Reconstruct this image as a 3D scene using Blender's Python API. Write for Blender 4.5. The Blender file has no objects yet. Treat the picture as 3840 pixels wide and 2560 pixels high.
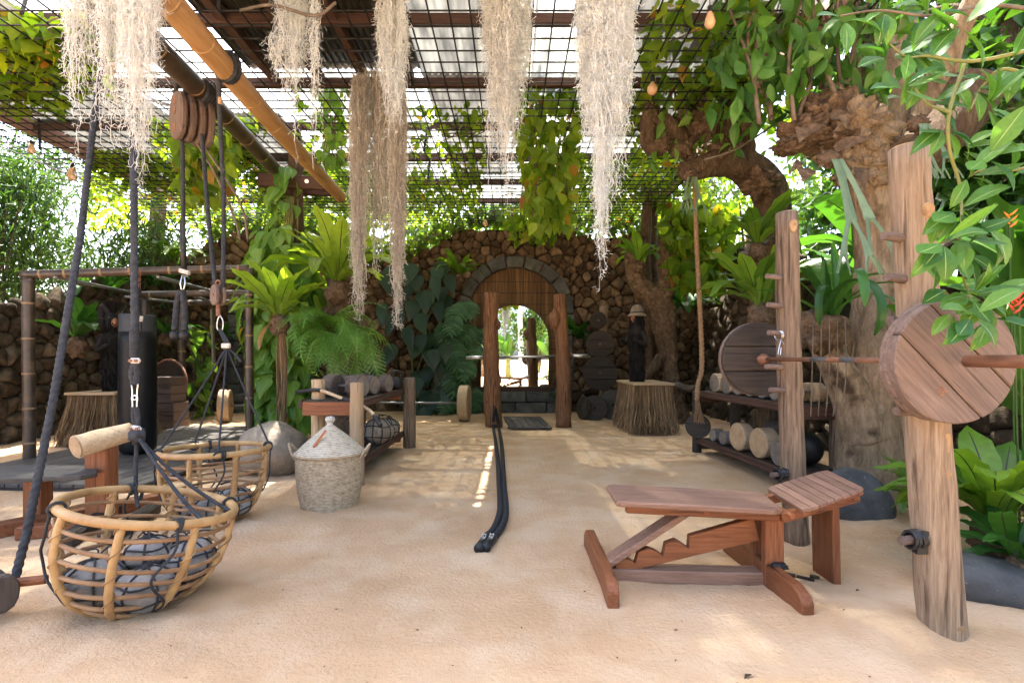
import bpy, math, random
import numpy as np
from mathutils import Vector, Matrix, noise
sc = bpy.context.scene
COL = sc.collection
rnd = random.Random(11)
NR = np.random.default_rng(5)
PI = math.pi

# ------------------------------------------------------------------ camera, sky, sun, exposure
F, HY, CX, CH = 1800.0, 1345.0, 1920.0, 1.30          # focal length in photo pixels, horizon row, eye height
cam_d = bpy.data.cameras.new('camera')
cam = bpy.data.objects.new('camera', cam_d); COL.objects.link(cam)
cam.location = (0, 0, CH); cam.rotation_euler = (PI/2, 0, 0)
cam_d.sensor_width = 36; cam_d.lens = F/3840*36; cam_d.shift_y = (HY-1280)/3840
cam_d.clip_start = 0.05; cam_d.clip_end = 2000
sc.camera = cam
SUN_EL, SUN_AZ = math.radians(66), math.radians(-24)   # azimuth measured from +Y towards +X
w = bpy.data.worlds.new('World'); sc.world = w; w.use_nodes = True
nt = w.node_tree; bg = nt.nodes['Background']
sky = nt.nodes.new('ShaderNodeTexSky'); sky.sky_type = 'NISHITA'; sky.sun_disc = False
sky.sun_elevation = SUN_EL; sky.sun_rotation = SUN_AZ
sky.air_density = 0.8; sky.dust_density = 5.0; sky.ozone_density = 1.0
nt.links.new(sky.outputs[0], bg.inputs[0]); bg.inputs[1].default_value = 0.15
sun_d = bpy.data.lights.new('sun', 'SUN'); sun_d.energy = 3.2; sun_d.angle = math.radians(0.55)
sun_d.color = (1.0, 0.95, 0.86)
sun = bpy.data.objects.new('sun', sun_d); COL.objects.link(sun)
sdir = Vector((math.sin(SUN_AZ)*math.cos(SUN_EL), math.cos(SUN_AZ)*math.cos(SUN_EL), math.sin(SUN_EL)))
sun.rotation_euler = sdir.to_track_quat('Z', 'Y').to_euler(); sun.location = sdir*30
sc.view_settings.view_transform = 'Standard'; sc.view_settings.look = 'None'
sc.view_settings.exposure = 3.1; sc.view_settings.gamma = 1.0
sc.view_settings.use_curve_mapping = False
sc.render.engine = 'CYCLES'
sc.cycles.use_denoising = True
sc.cycles.max_bounces = 10; sc.cycles.transparent_max_bounces = 12
sc.cycles.diffuse_bounces = 5; sc.cycles.transmission_bounces = 8; sc.cycles.glossy_bounces = 4
sc.cycles.sample_clamp_indirect = 6

# ------------------------------------------------------------------ pixel helpers (direction from the pixel, distance given)
def P(px, py, d):
    return Vector(((px-CX)/F*d, d, CH-(py-HY)/F*d))
def G(px, py, z=0.0):
    return P(px, py, (CH-z)*F/(py-HY))
def PZ(px, py, z):                                     # the point at that pixel which lies at height z
    return P(px, py, (CH-z)*F/(py-HY))

# ------------------------------------------------------------------ mesh helpers
ROOT = {}                                              # world location of a thing, for its parts
def frames(pts):
    pts = [Vector(p) for p in pts]; n = len(pts); T = []
    for i in range(n):
        a = pts[max(0, i-1)]; b = pts[min(n-1, i+1)]; t = (b-a)
        T.append(t.normalized() if t.length > 1e-9 else Vector((0, 0, 1)))
    up = Vector((0, 0, 1)) if abs(T[0].z) < 0.9 else Vector((1, 0, 0))
    x = T[0].cross(up).normalized(); out = []
    for i in range(n):
        x = (x - T[i]*x.dot(T[i]))
        x = x.normalized() if x.length > 1e-6 else T[i].orthogonal().normalized()
        out.append((pts[i], x, T[i].cross(x).normalized(), T[i]))
    return out
class MB:
    def __init__(s): s.v = []; s.f = []
    def add(s, vs, fs):
        o = len(s.v); s.v.extend([tuple(v) for v in vs]); s.f.extend([tuple(i+o for i in f) for f in fs]); return s
    def box(s, c, d, M=None):
        c = Vector(c); vs = []
        for z in (-.5, .5):
            for x, y in ((-.5, -.5), (.5, -.5), (.5, .5), (-.5, .5)):
                p = Vector((x*d[0], y*d[1], z*d[2])); vs.append(c+(M @ p if M else p))
        return s.add(vs, [(3, 2, 1, 0), (4, 5, 6, 7), (0, 1, 5, 4), (1, 2, 6, 5), (2, 3, 7, 6), (3, 0, 4, 7)])
    def beam(s, a, b, wd, ht, up=(0, 0, 1)):           # box from a to b, width sideways, height along up
        a = Vector(a); b = Vector(b); t = (b-a); L = t.length; t.normalize(); up = Vector(up)
        x = t.cross(up).normalized(); u = x.cross(t).normalized()
        M = Matrix((x, t, u)).transposed()
        return s.box((a+b)/2, (wd, L, ht), M)
    def tube(s, pts, r, n=8, cap=True, mod=None):
        fr = frames(pts); m = len(fr)
        if not hasattr(r, '__len__'): r = [r]*m
        vs = []; fs = []
        for i, (p, x, y, t) in enumerate(fr):
            for k in range(n):
                a = 2*PI*k/n; q = r[i]*(mod(i, a) if mod else 1.0)
                vs.append(p+x*(q*math.cos(a))+y*(q*math.sin(a)))
        for i in range(m-1):
            for k in range(n):
                k2 = (k+1) % n
                fs.append((i*n+k, i*n+k2, (i+1)*n+k2, (i+1)*n+k))
        if cap:
            fs.append(tuple(reversed(range(n)))); fs.append(tuple(range((m-1)*n, m*n)))
        return s.add(vs, fs)
    def lathe(s, prof, c, n=24, axis=None, mod=None):  # prof: (radius, height) ; axis: direction of the height
        c = Vector(c); ax = Vector(axis).normalized() if axis else Vector((0, 0, 1))
        x = ax.orthogonal().normalized(); y = ax.cross(x); vs = []; fs = []
        for i, (r, h) in enumerate(prof):
            for k in range(n):
                a = 2*PI*k/n; q = r*(mod(i, a) if mod else 1)
                vs.append(c+ax*h+x*(q*math.cos(a))+y*(q*math.sin(a)))
        for i in range(len(prof)-1):
            for k in range(n):
                k2 = (k+1) % n; fs.append((i*n+k, i*n+k2, (i+1)*n+k2, (i+1)*n+k))
        fs.append(tuple(reversed(range(n)))); fs.append(tuple(range((len(prof)-1)*n, len(prof)*n)))
        return s.add(vs, fs)
    def prism(s, poly, M, th):                         # poly in local xy, thickness along local z (centred), M 4x4
        n = len(poly); vs = [M @ Vector((x, y, -th/2)) for x, y in poly]+[M @ Vector((x, y, th/2)) for x, y in poly]
        fs = [tuple(reversed(range(n))), tuple(range(n, 2*n))]
        fs += [(i, (i+1) % n, n+(i+1) % n, n+i) for i in range(n)]
        return s.add(vs, fs)
    def ring(s, c, R, r, ax=(0, 0, 1), n=16, m=6):
        c = Vector(c); ax = Vector(ax).normalized(); x = ax.orthogonal().normalized(); y = ax.cross(x); vs = []; fs = []
        for i in range(n):
            a = 2*PI*i/n; d = x*math.cos(a)+y*math.sin(a)
            for k in range(m):
                b = 2*PI*k/m; vs.append(c+d*(R+r*math.cos(b))+ax*(r*math.sin(b)))
        for i in range(n):
            for k in range(m):
                i2 = (i+1) % n; k2 = (k+1) % m
                fs.append((i*m+k, i2*m+k, i2*m+k2, i*m+k2))
        return s.add(vs, fs)
    def blob(s, c, rad, n=14, m=9, amp=.1, seed=0, fr=1.5, M=None, octs=1):
        c = Vector(c); vs = []; fs = []
        for i in range(m+1):
            th = PI*i/m
            for k in range(n):
                a = 2*PI*k/n; d = Vector((math.sin(th)*math.cos(a), math.sin(th)*math.sin(a), math.cos(th)))
                q = 1+amp*noise.noise(d*fr+Vector((seed*7.3, seed*1.7, 3)))
                for o_ in range(1, octs): q += amp*.55**o_*noise.noise(d*fr*2.3**o_+Vector((seed*7.3, seed*1.7, 3+o_)))
                p = Vector((d.x*rad[0]*q, d.y*rad[1]*q, d.z*rad[2]*q)); vs.append(c+(M @ p if M else p))
        for i in range(m):
            for k in range(n):
                k2 = (k+1) % n; fs.append((i*n+k, (i+1)*n+k, (i+1)*n+k2, i*n+k2))
        return s.add(vs, fs)
    def build(s, name, mat, parent=None, smooth=False, bev=0, base=None):
        return mk(name, s.v, s.f, mat, parent, smooth, bev, base)
def mk(name, V, Fc, mat, parent=None, smooth=False, bev=0, base=None, recenter=True):
    V = np.asarray(V, dtype=np.float32).reshape(-1, 3)
    if parent is not None: o0 = np.array(ROOT[parent.name], dtype=np.float32)
    elif base is not None: o0 = np.array(base, dtype=np.float32)
    elif recenter: o0 = np.array([(V[:, 0].min()+V[:, 0].max())/2, (V[:, 1].min()+V[:, 1].max())/2, V[:, 2].min()], dtype=np.float32)
    else: o0 = np.zeros(3, dtype=np.float32)
    me = bpy.data.meshes.new(name); V = V-o0
    if isinstance(Fc, np.ndarray):
        k = Fc.shape[1]; nf = len(Fc)
        me.vertices.add(len(V)); me.vertices.foreach_set('co', np.ascontiguousarray(V).ravel())
        me.loops.add(nf*k); me.loops.foreach_set('vertex_index', np.ascontiguousarray(Fc, dtype=np.int32).ravel())
        me.polygons.add(nf); me.polygons.foreach_set('loop_start', np.arange(0, nf*k, k, dtype=np.int32))
        me.update(calc_edges=True)
    else:
        me.from_pydata(V.tolist(), [], Fc); me.update()
    if smooth: me.polygons.foreach_set('use_smooth', np.ones(len(me.polygons), dtype=bool))
    o = bpy.data.objects.new(name, me); COL.objects.link(o)
    if mat: me.materials.append(mat)
    if parent is not None:
        o.parent = parent; ROOT[o.name] = ROOT[parent.name]
    else:
        o.location = o0.tolist(); ROOT[o.name] = Vector(o0.tolist())
    if bev:
        b = o.modifiers.new('bevel', 'BEVEL'); b.width = bev; b.segments = 1; b.limit_method = 'ANGLE'; b.angle_limit = 0.6
    return o
def thing(name, label, cat, loc, group=None):
    o = bpy.data.objects.new(name, None); COL.objects.link(o); o.location = Vector(loc); o.empty_display_size = .1
    ROOT[o.name] = Vector(loc); return tag(o, label, cat, group)
def tag(o, label, cat=None, group=None, kind=None):
    if label: o['label'] = label
    if cat: o['category'] = cat
    if group: o['group'] = group
    if kind: o['kind'] = kind
    return o
def struct(o): o['kind'] = 'structure'; return o
def stuff(o): o['kind'] = 'stuff'; return o

# leaf templates: y along the leaf (0..1), x across (half width .5), z up
def leaf_tpl(prof, fold=.25, droop=.25, ripple=0.0):
    n = len(prof); V = []; Q = []
    for i, (t, hw) in enumerate(prof):
        z = -droop*t*t; rz = ripple*(1 if i % 2 else -1)
        V += [(-hw, t, z+hw*fold+rz), (0, t, z), (hw, t, z+hw*fold-rz)]
    for i in range(n-1):
        a = 3*i; Q += [(a, a+1, a+4, a+3), (a+1, a+2, a+5, a+4)]
    return np.array(V, dtype=np.float32), np.array(Q, dtype=np.int32)
T_OV = leaf_tpl([(0, .02), (.12, .3), (.35, .5), (.65, .36), (1, .02)])
T_HEART = leaf_tpl([(-.12, .2), (.0, .4), (.22, .5), (.5, .4), (.78, .18), (1, .015)], fold=.18, droop=.3)
T_LAN = leaf_tpl([(0, .03), (.25, .45), (.6, .35), (1, .02)], fold=.3, droop=.3)
T_GRASS = leaf_tpl([(0, .25), (.35, .5), (.7, .35), (1, .02)], fold=.3, droop=.35)
T_SMALL = leaf_tpl([(0, .08), (.4, .5), (1, .03)], fold=.2, droop=.2)
def nrm(a): return a/np.maximum(np.linalg.norm(a, axis=-1, keepdims=True), 1e-9)
def scatter(tpl, pos, fwd, up, L, W):
    V, Q = tpl; pos = np.asarray(pos, dtype=np.float32); N = len(pos)
    fwd = nrm(np.asarray(fwd, dtype=np.float32)); up = np.asarray(up, dtype=np.float32)
    x = nrm(np.cross(fwd, up)+1e-5); z = np.cross(x, fwd)
    L = np.broadcast_to(np.asarray(L, dtype=np.float32), (N,)); W = np.broadcast_to(np.asarray(W, dtype=np.float32), (N,))
    out = pos[:, None, :]+x[:, None, :]*(V[None, :, 0:1]*W[:, None, None])+fwd[:, None, :]*(V[None, :, 1:2]*L[:, None, None])+z[:, None, :]*(V[None, :, 2:3]*L[:, None, None])
    Fq = (Q[None]+(np.arange(N)*len(V))[:, None, None]).reshape(-1, 4)
    return out.reshape(-1, 3), Fq
def join(parts):
    Vs = []; Fs = []; o = 0
    for V, Q in parts:
        Vs.append(np.asarray(V)); Fs.append(np.asarray(Q)+o); o += len(V)
    return np.concatenate(Vs), np.concatenate(Fs)
def rdir(n, down=0.0, spread=1.0):
    a = NR.normal(size=(n, 3))*spread; a[:, 2] -= down; return nrm(a)
def cloud(n, c, r, hollow=.3, zmin=None):              # random points in a lumpy ellipsoid
    d = nrm(NR.normal(size=(n, 3))); q = (hollow**3+(1-hollow**3)*NR.random(n))**(1/3)
    k = np.array([0.75+.45*noise.noise(Vector(v)*1.7+Vector((c[0], c[1], c[2]))) for v in d.tolist()])
    p = d*(q*k)[:, None]*np.array(r)+np.array(c); return p
def tubes_np(paths, rad, n=3):                         # many equal-length paths (N,m,3) -> thin prisms
    paths = np.asarray(paths, dtype=np.float32); N, m, _ = paths.shape
    T = np.gradient(paths, axis=1); T = nrm(T); ref = np.broadcast_to(nrm(NR.normal(size=(N, 1, 3))), T.shape)
    x = nrm(np.cross(T, ref)+1e-6); y = np.cross(T, x)
    rad = np.broadcast_to(np.asarray(rad, dtype=np.float32), (N, m)) if np.ndim(rad) < 2 else rad
    a = np.arange(n)*2*PI/n
    V = paths[:, :, None, :]+rad[:, :, None, None]*(x[:, :, None, :]*np.cos(a)[None, None, :, None]+y[:, :, None, :]*np.sin(a)[None, None, :, None])
    idx = np.arange(N*m*n).reshape(N, m, n); i0 = idx[:, :-1]; i1 = idx[:, 1:]
    Q = np.stack([i0, np.roll(i0, -1, 2), np.roll(i1, -1, 2), i1], -1).reshape(-1, 4)
    return V.reshape(-1, 3), Q
def ribbons_np(paths, wid):
    paths = np.asarray(paths, dtype=np.float32); N, m, _ = paths.shape
    T = nrm(np.gradient(paths, axis=1)); ref = NR.normal(size=(N, 1, 3)); ref[:, :, 1] *= .5
    x = nrm(np.cross(T, np.broadcast_to(ref, T.shape))+1e-6)
    wid = np.asarray(wid, dtype=np.float32); wid = wid[:, None, None] if wid.ndim == 1 else (wid[:, :, None] if wid.ndim == 2 else wid)
    V = np.stack([paths-x*wid*.5, paths+x*wid*.5], 2)
    idx = np.arange(N*m*2).reshape(N, m, 2)
    Q = np.stack([idx[:, :-1, 0], idx[:, :-1, 1], idx[:, 1:, 1], idx[:, 1:, 0]], -1).reshape(-1, 4)
    return V.reshape(-1, 3), Q
def bez(a, b, c, n=10):
    a, b, c = Vector(a), Vector(b), Vector(c)
    return [a*(1-t)**2+b*(2*t*(1-t))+c*t*t for t in [i/(n-1) for i in range(n)]]
def spline(pts, n=8):                                  # Catmull-Rom
    p = [Vector(q) for q in pts]; p = [p[0]*2-p[1]]+p+[p[-1]*2-p[-2]]; out = []
    for i in range(1, len(p)-2):
        for k in range(n):
            t = k/n; a, b, c, d = p[i-1], p[i], p[i+1], p[i+2]
            out.append(.5*((2*b)+(c-a)*t+(2*a-5*b+4*c-d)*t*t+(3*b-a-3*c+d)*t**3))
    out.append(p[-2]); return out
def resample(pts, step):
    pts = [Vector(p) for p in pts]; out = [pts[0]]; acc = 0
    for a, b in zip(pts, pts[1:]):
        L = (b-a).length; t = step-acc
        while t <= L:
            out.append(a.lerp(b, t/L)); t += step
        acc = (acc+L) % step
    out.append(pts[-1]); return out

# ------------------------------------------------------------------ materials
def _new(name):
    m = bpy.data.materials.new(name); m.use_nodes = True; n = m.node_tree.nodes; return m, n, m.node_tree.links, n['Principled BSDF']
def rnd_socket(n, l):                                  # a random value for each loose piece of each object
    g = n.new('ShaderNodeNewGeometry'); oi = n.new('ShaderNodeObjectInfo')
    a = n.new('ShaderNodeMath'); a.operation = 'ADD'; l.new(g.outputs['Random Per Island'], a.inputs[0]); l.new(oi.outputs['Random'], a.inputs[1])
    f = n.new('ShaderNodeMath'); f.operation = 'FRACT'; l.new(a.outputs[0], f.inputs[0]); return f.outputs[0]
def pm(name, cols, scale=6, detail=6, rough=.8, bump=.3, bscale=None, stretch=(1, 1, 1), island=.0, spec=.3, dist=0, nrough=.6, bdist=.02, metal=0, spots=None):
    m, n, l, b = _new(name)
    tc = n.new('ShaderNodeTexCoord'); mp = n.new('ShaderNodeMapping'); mp.inputs['Scale'].default_value = stretch
    l.new(tc.outputs['Object'], mp.inputs[0])
    geo = n.new('ShaderNodeNewGeometry')
    nz = n.new('ShaderNodeTexNoise'); nz.noise_dimensions = '4D'; nz.inputs['Scale'].default_value = scale; nz.inputs['Detail'].default_value = detail
    nz.inputs['Roughness'].default_value = nrough; nz.inputs['Distortion'].default_value = dist
    l.new(mp.outputs[0], nz.inputs['Vector'])
    rs = rnd_socket(n, l)
    mw = n.new('ShaderNodeMath'); mw.operation = 'MULTIPLY'; mw.inputs[1].default_value = 40
    l.new(rs, mw.inputs[0]); l.new(mw.outputs[0], nz.inputs['W'])
    rp = n.new('ShaderNodeValToRGB'); e = rp.color_ramp.elements
    while len(e) < len(cols): e.new(.5)
    for i, (c, p) in enumerate(cols): e[i].position = p; e[i].color = (*c, 1)
    l.new(nz.outputs['Fac'], rp.inputs[0]); last = rp.outputs[0]
    if spots:                                          # (colour, noise scale, threshold, softness)
        n2 = n.new('ShaderNodeTexNoise'); n2.inputs['Scale'].default_value = spots[1]; n2.inputs['Detail'].default_value = 5
        l.new(mp.outputs[0] if len(spots) > 4 else tc.outputs['Object'], n2.inputs['Vector'])
        mr = n.new('ShaderNodeMapRange'); mr.inputs[1].default_value = spots[2]; mr.inputs[2].default_value = spots[2]+spots[3]
        l.new(n2.outputs['Fac'], mr.inputs[0]); mx = n.new('ShaderNodeMixRGB'); mx.inputs[2].default_value = (*spots[0], 1)
        l.new(mr.outputs[0], mx.inputs[0]); l.new(last, mx.inputs[1]); last = mx.outputs[0]
    if island:
        hs = n.new('ShaderNodeHueSaturation'); ma = n.new('ShaderNodeMapRange')
        ma.inputs[3].default_value = 1-island; ma.inputs[4].default_value = 1+island
        l.new(rs, ma.inputs[0]); l.new(ma.outputs[0], hs.inputs['Value'])
        l.new(last, hs.inputs['Color']); last = hs.outputs[0]
    l.new(last, b.inputs['Base Color'])
    b.inputs['Roughness'].default_value = rough; b.inputs['Specular IOR Level'].default_value = spec; b.inputs['Metallic'].default_value = metal
    if bump:
        bn = n.new('ShaderNodeTexNoise'); bn.inputs['Scale'].default_value = bscale or scale*3; bn.inputs['Detail'].default_value = 6
        bn.inputs['Roughness'].default_value = .65; l.new(mp.outputs[0], bn.inputs['Vector'])
        bu = n.new('ShaderNodeBump'); bu.inputs['Strength'].default_value = bump; bu.inputs['Distance'].default_value = bdist
        l.new(bn.outputs['Fac'], bu.inputs['Height']); l.new(bu.outputs[0], b.inputs['Normal'])
    return m
def leafm(name, c1, c2, trans=.45, rough=.45, tcol=None, yellow=0.0, spec=.4):
    m, n, l, b = _new(name); geo = n.new('ShaderNodeNewGeometry'); rp = n.new('ShaderNodeValToRGB'); e = rp.color_ramp.elements
    e[0].color = (*c1, 1); e[1].color = (*c2, 1)
    if yellow:
        e[1].position = 1-yellow-.01; q = e.new(1-yellow); q.color = (.45, .33, .03, 1); q = e.new(1-yellow*.3); q.color = (.25, .12, .03, 1)
    l.new(rnd_socket(n, l), rp.inputs[0])
    tc = n.new('ShaderNodeTexCoord'); nz = n.new('ShaderNodeTexNoise'); nz.inputs['Scale'].default_value = 14; nz.inputs['Detail'].default_value = 3
    l.new(tc.outputs['Object'], nz.inputs['Vector']); hs = n.new('ShaderNodeHueSaturation'); mr = n.new('ShaderNodeMapRange')
    mr.inputs[3].default_value = .7; mr.inputs[4].default_value = 1.3; l.new(nz.outputs['Fac'], mr.inputs[0]); l.new(mr.outputs[0], hs.inputs['Value'])
    l.new(rp.outputs[0], hs.inputs['Color'])
    l.new(hs.outputs[0], b.inputs['Base Color']); b.inputs['Roughness'].default_value = rough; b.inputs['Specular IOR Level'].default_value = spec
    tr = n.new('ShaderNodeBsdfTranslucent'); g = n.new('ShaderNodeMixRGB'); g.blend_type = 'MULTIPLY'; g.inputs[0].default_value = 1
    g.inputs[2].default_value = (*(tcol or (1.5, 1.35, .45)), 1); l.new(hs.outputs[0], g.inputs[1]); l.new(g.outputs[0], tr.inputs[0])
    mx = n.new('ShaderNodeMixShader'); mx.inputs[0].default_value = trans
    l.new(b.outputs[0], mx.inputs[1]); l.new(tr.outputs[0], mx.inputs[2]); l.new(mx.outputs[0], n['Material Output'].inputs[0])
    return m
def plain(name, c, rough=.6, metal=0, spec=.4):
    m, n, l, b = _new(name); b.inputs['Base Color'].default_value = (*c, 1); b.inputs['Roughness'].default_value = rough
    b.inputs['Metallic'].default_value = metal; b.inputs['Specular IOR Level'].default_value = spec
    return m
_wood = {}
AX = {'x': (.5, 9, 9), 'y': (9, .5, 9), 'z': (9, 9, .5)}
def wood(kind, axis='z'):
    k = (kind, axis)
    if k in _wood: return _wood[k]
    st = AX[axis]
    # colour ramp, roughness, streak colour, streak threshold, bump
    pal = {'red': ([((.13, .042, .017), .3), ((.24, .085, .035), .55), ((.34, .145, .07), .8)], .5, (.06, .022, .012), .60, .35),
           'benchtop': ([((.16, .082, .055), .3), ((.255, .145, .10), .55), ((.34, .22, .165), .8)], .55, (.09, .045, .03), .66, .35),
           'redgrey': ([((.085, .058, .046), .3), ((.155, .108, .088), .55), ((.25, .19, .16), .8)], .68, (.05, .033, .026), .6, .6),
           'dark': ([((.018, .014, .012), .3), ((.05, .038, .03), .6), ((.10, .08, .065), .85)], .65, (.012, .009, .008), .58, .5),
           'deck': ([((.042, .036, .032), .3), ((.09, .078, .07), .6), ((.155, .138, .125), .85)], .7, (.025, .023, .022), .6, .5),
           'beam': ([((.04, .02, .014), .3), ((.09, .047, .034), .6), ((.145, .085, .06), .85)], .7, (.02, .012, .009), .6, .5),
           'pink': ([((.35, .19, .15), .3), ((.5, .3, .25), .6), ((.6, .4, .33), .85)], .7, (.2, .1, .08), .62, .4),
           'pale': ([((.34, .235, .14), .3), ((.50, .365, .23), .55), ((.60, .46, .31), .8)], .75, (.17, .10, .055), .63, .5),
           'palelog': ([((.3, .19, .10), .3), ((.45, .31, .18), .5), ((.55, .40, .25), .72)], .8, (.13, .075, .042), .57, .8),
           'log': ([((.15, .098, .062), .3), ((.29, .205, .135), .5), ((.44, .33, .23), .72)], .8, (.10, .065, .042), .57, .8),
           'barklog': ([((.095, .062, .04), .32), ((.20, .138, .09), .5), ((.33, .24, .165), .7)], .85, (.065, .043, .03), .53, .9),
           'redlog': ([((.085, .04, .021), .32), ((.19, .092, .046), .52), ((.34, .19, .10), .75)], .75, (.045, .02, .011), .55, .9),
           'grey': ([((.10, .085, .075), .3), ((.2, .17, .15), .6), ((.3, .26, .225), .85)], .8, (.06, .05, .043), .58, .5),
           'weight': ([((.06, .046, .038), .3), ((.13, .10, .085), .6), ((.21, .17, .145), .85)], .7, (.03, .023, .018), .58, .5)}[kind]
    m = pm('wood_%s_%s' % (kind, axis), pal[0], scale=6.0, detail=10, rough=pal[1], bump=pal[4], bscale=12, stretch=st, island=.2, dist=.5, bdist=.012, nrough=.68, spots=(pal[2], 4.4, pal[3], .13, 1))
    _wood[k] = m; return m
# ------------------------------------------------------------------ shared materials
m_sand = pm('sand', [((.47, .30, .17), .3), ((.565, .375, .225), .55), ((.64, .465, .305), .75)], scale=1.3, detail=12, rough=.95, bump=1.0, bscale=42, spec=.12, bdist=.022, nrough=.62, spots=((.66, .505, .36), 2.2, .46, .4))
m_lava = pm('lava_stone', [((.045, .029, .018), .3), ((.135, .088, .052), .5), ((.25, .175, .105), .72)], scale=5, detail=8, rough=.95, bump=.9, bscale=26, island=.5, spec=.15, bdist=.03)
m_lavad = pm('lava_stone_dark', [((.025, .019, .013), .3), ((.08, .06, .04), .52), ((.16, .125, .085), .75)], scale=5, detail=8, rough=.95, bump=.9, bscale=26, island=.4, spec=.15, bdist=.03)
m_mortar = pm('mortar', [((.006, .005, .004), .3), ((.02, .016, .012), .7)], scale=8, rough=1, bump=.5)
m_ash = pm('ashlar', [((.05, .05, .047), .3), ((.105, .104, .098), .55), ((.17, .168, .158), .8)], scale=6, detail=8, rough=.9, bump=.6, bscale=30, island=.25, bdist=.015)
m_steel = plain('black_steel', (.012, .012, .013), .55, .3)
m_tube = pm('grey_tube', [((.16, .165, .17), .3), ((.3, .31, .32), .7)], scale=20, rough=.4, bump=0, metal=.6)
m_chrome = plain('bright_steel', (.62, .62, .64), .28, 1.0)
m_rust = pm('rusty_bar', [((.10, .045, .025), .3), ((.26, .125, .075), .6), ((.36, .22, .16), .85)], scale=9, detail=7, rough=.6, bump=.25, bscale=80, metal=.15, stretch=(3, .6, 3))
m_rope = pm('black_rope', [((.018, .02, .024), .3), ((.05, .054, .062), .7)], scale=30, rough=.85, bump=.4, bscale=180, bdist=.004)
m_hemp = pm('hemp_rope', [((.18, .11, .06), .3), ((.34, .22, .125), .7)], scale=40, rough=.9, bump=.4, bscale=200, bdist=.004)
m_twine = plain('twine', (.028, .03, .035), .85)

# ------------------------------------------------------------------ ground
def gz(x, y):
    z = .012*noise.noise(Vector((x*.9, y*.9, 0)))+.006*noise.noise(Vector((x*3.1, y*3.1, 4)))
    for (cx, cy, r, h) in ((-1.8, 2.35, .6, .035), (-2.6, 2.35, .4, .05), (-2.0, 3.6, .6, .03), (-1.5, 4.1, .5, .02), (1.9, 2.2, .4, .05), (.5, 2.9, .4, .015), (-.1, 3.2, .35, .02), (1.5, 2.4, .35, .02), (-2.9, 4.9, .6, .03), (2.8, 3.6, .5, .03)):
        q = ((x-cx)**2+(y-cy)**2)/(r*r)
        if q < 6: z += h*math.exp(-q*1.5)*(1+.8*noise.noise(Vector((x*5, y*5, 9))))
    k = max(0, min(1, (3.6-abs(x+1.2)/1.6)))*max(0, min(1, (5.5-y)/2))
    z += (.25+.75*k)*(.008*noise.noise(Vector((x*7.3, y*7.3, 2)))+.006*noise.noise(Vector((x*15, y*19, 5))))
    f_ = noise.noise(Vector((x*4.2+1, y*2.6, 7))); z -= .016*max(0, f_-.32)+.010*max(0, noise.noise(Vector((x*2.2, y*9, 3)))-.35)
    return z
_xs = np.concatenate([-np.geomspace(400, 9, 12), np.arange(-8.6, 5.6, .055), np.geomspace(6, 400, 12)])
_ys = np.concatenate([-np.geomspace(400, 1.5, 12), np.arange(-1, 1.0, .25), np.arange(1.0, 6.2, .045), np.arange(6.2, 12.6, .12), np.geomspace(13, 400, 12)])
XX, YY = np.meshgrid(_xs, _ys)
ZZ = np.array([[gz(x, y) if (-9 < x < 6 and 0 < y < 13) else 0 for x in _xs] for y in _ys])
_fr = random.Random(4)                                 # scuffs, prints and drag marks pressed into the sand
for i in range(150):
    cx_, cy_ = _fr.uniform(-2.6, 2.4), 1.6+5.0*_fr.random()**1.3; a_ = _fr.uniform(0, PI); la, wa = _fr.uniform(.06, .15), _fr.uniform(.03, .06); h_ = _fr.uniform(.003, .009)
    u_ = ((XX-cx_)*math.cos(a_)+(YY-cy_)*math.sin(a_))/la; v_ = (-(XX-cx_)*math.sin(a_)+(YY-cy_)*math.cos(a_))/wa; q_ = u_*u_+v_*v_
    ZZ = ZZ-h_*np.exp(-q_)+h_*.55*np.exp(-(np.sqrt(q_)-1.5)**2*4)
for (x0_, y0_, x1_, y1_, h_) in ((-1.5, 2.2, .2, 1.9, .008), (-1.2, 3.0, -.2, 4.6, .006), (.2, 3.4, .55, 2.1, .007), (-1.0, 2.4, .9, 2.0, .006), (.9, 1.9, 2.0, 1.75, .008), (-2.6, 1.9, -1.2, 1.8, .012)):
    L_ = math.hypot(x1_-x0_, y1_-y0_); tx_, ty_ = (x1_-x0_)/L_, (y1_-y0_)/L_; u_ = (XX-x0_)*tx_+(YY-y0_)*ty_; v_ = -(XX-x0_)*ty_+(YY-y0_)*tx_+.05*np.sin(u_*4); m_ = (u_ > 0)*(u_ < L_)
    ZZ = ZZ+m_*h_*(.6*np.exp(-((np.abs(v_)-.07)/.03)**2)-np.exp(-(v_/.05)**2))
nx = len(_xs); idx = np.arange(len(_ys)*nx).reshape(len(_ys), nx)
Q = np.stack([idx[:-1, :-1], idx[:-1, 1:], idx[1:, 1:], idx[1:, :-1]], -1).reshape(-1, 4)
struct(mk('sand_ground', np.stack([XX, YY, ZZ], -1).reshape(-1, 3), Q, m_sand, smooth=True, recenter=False))

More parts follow.
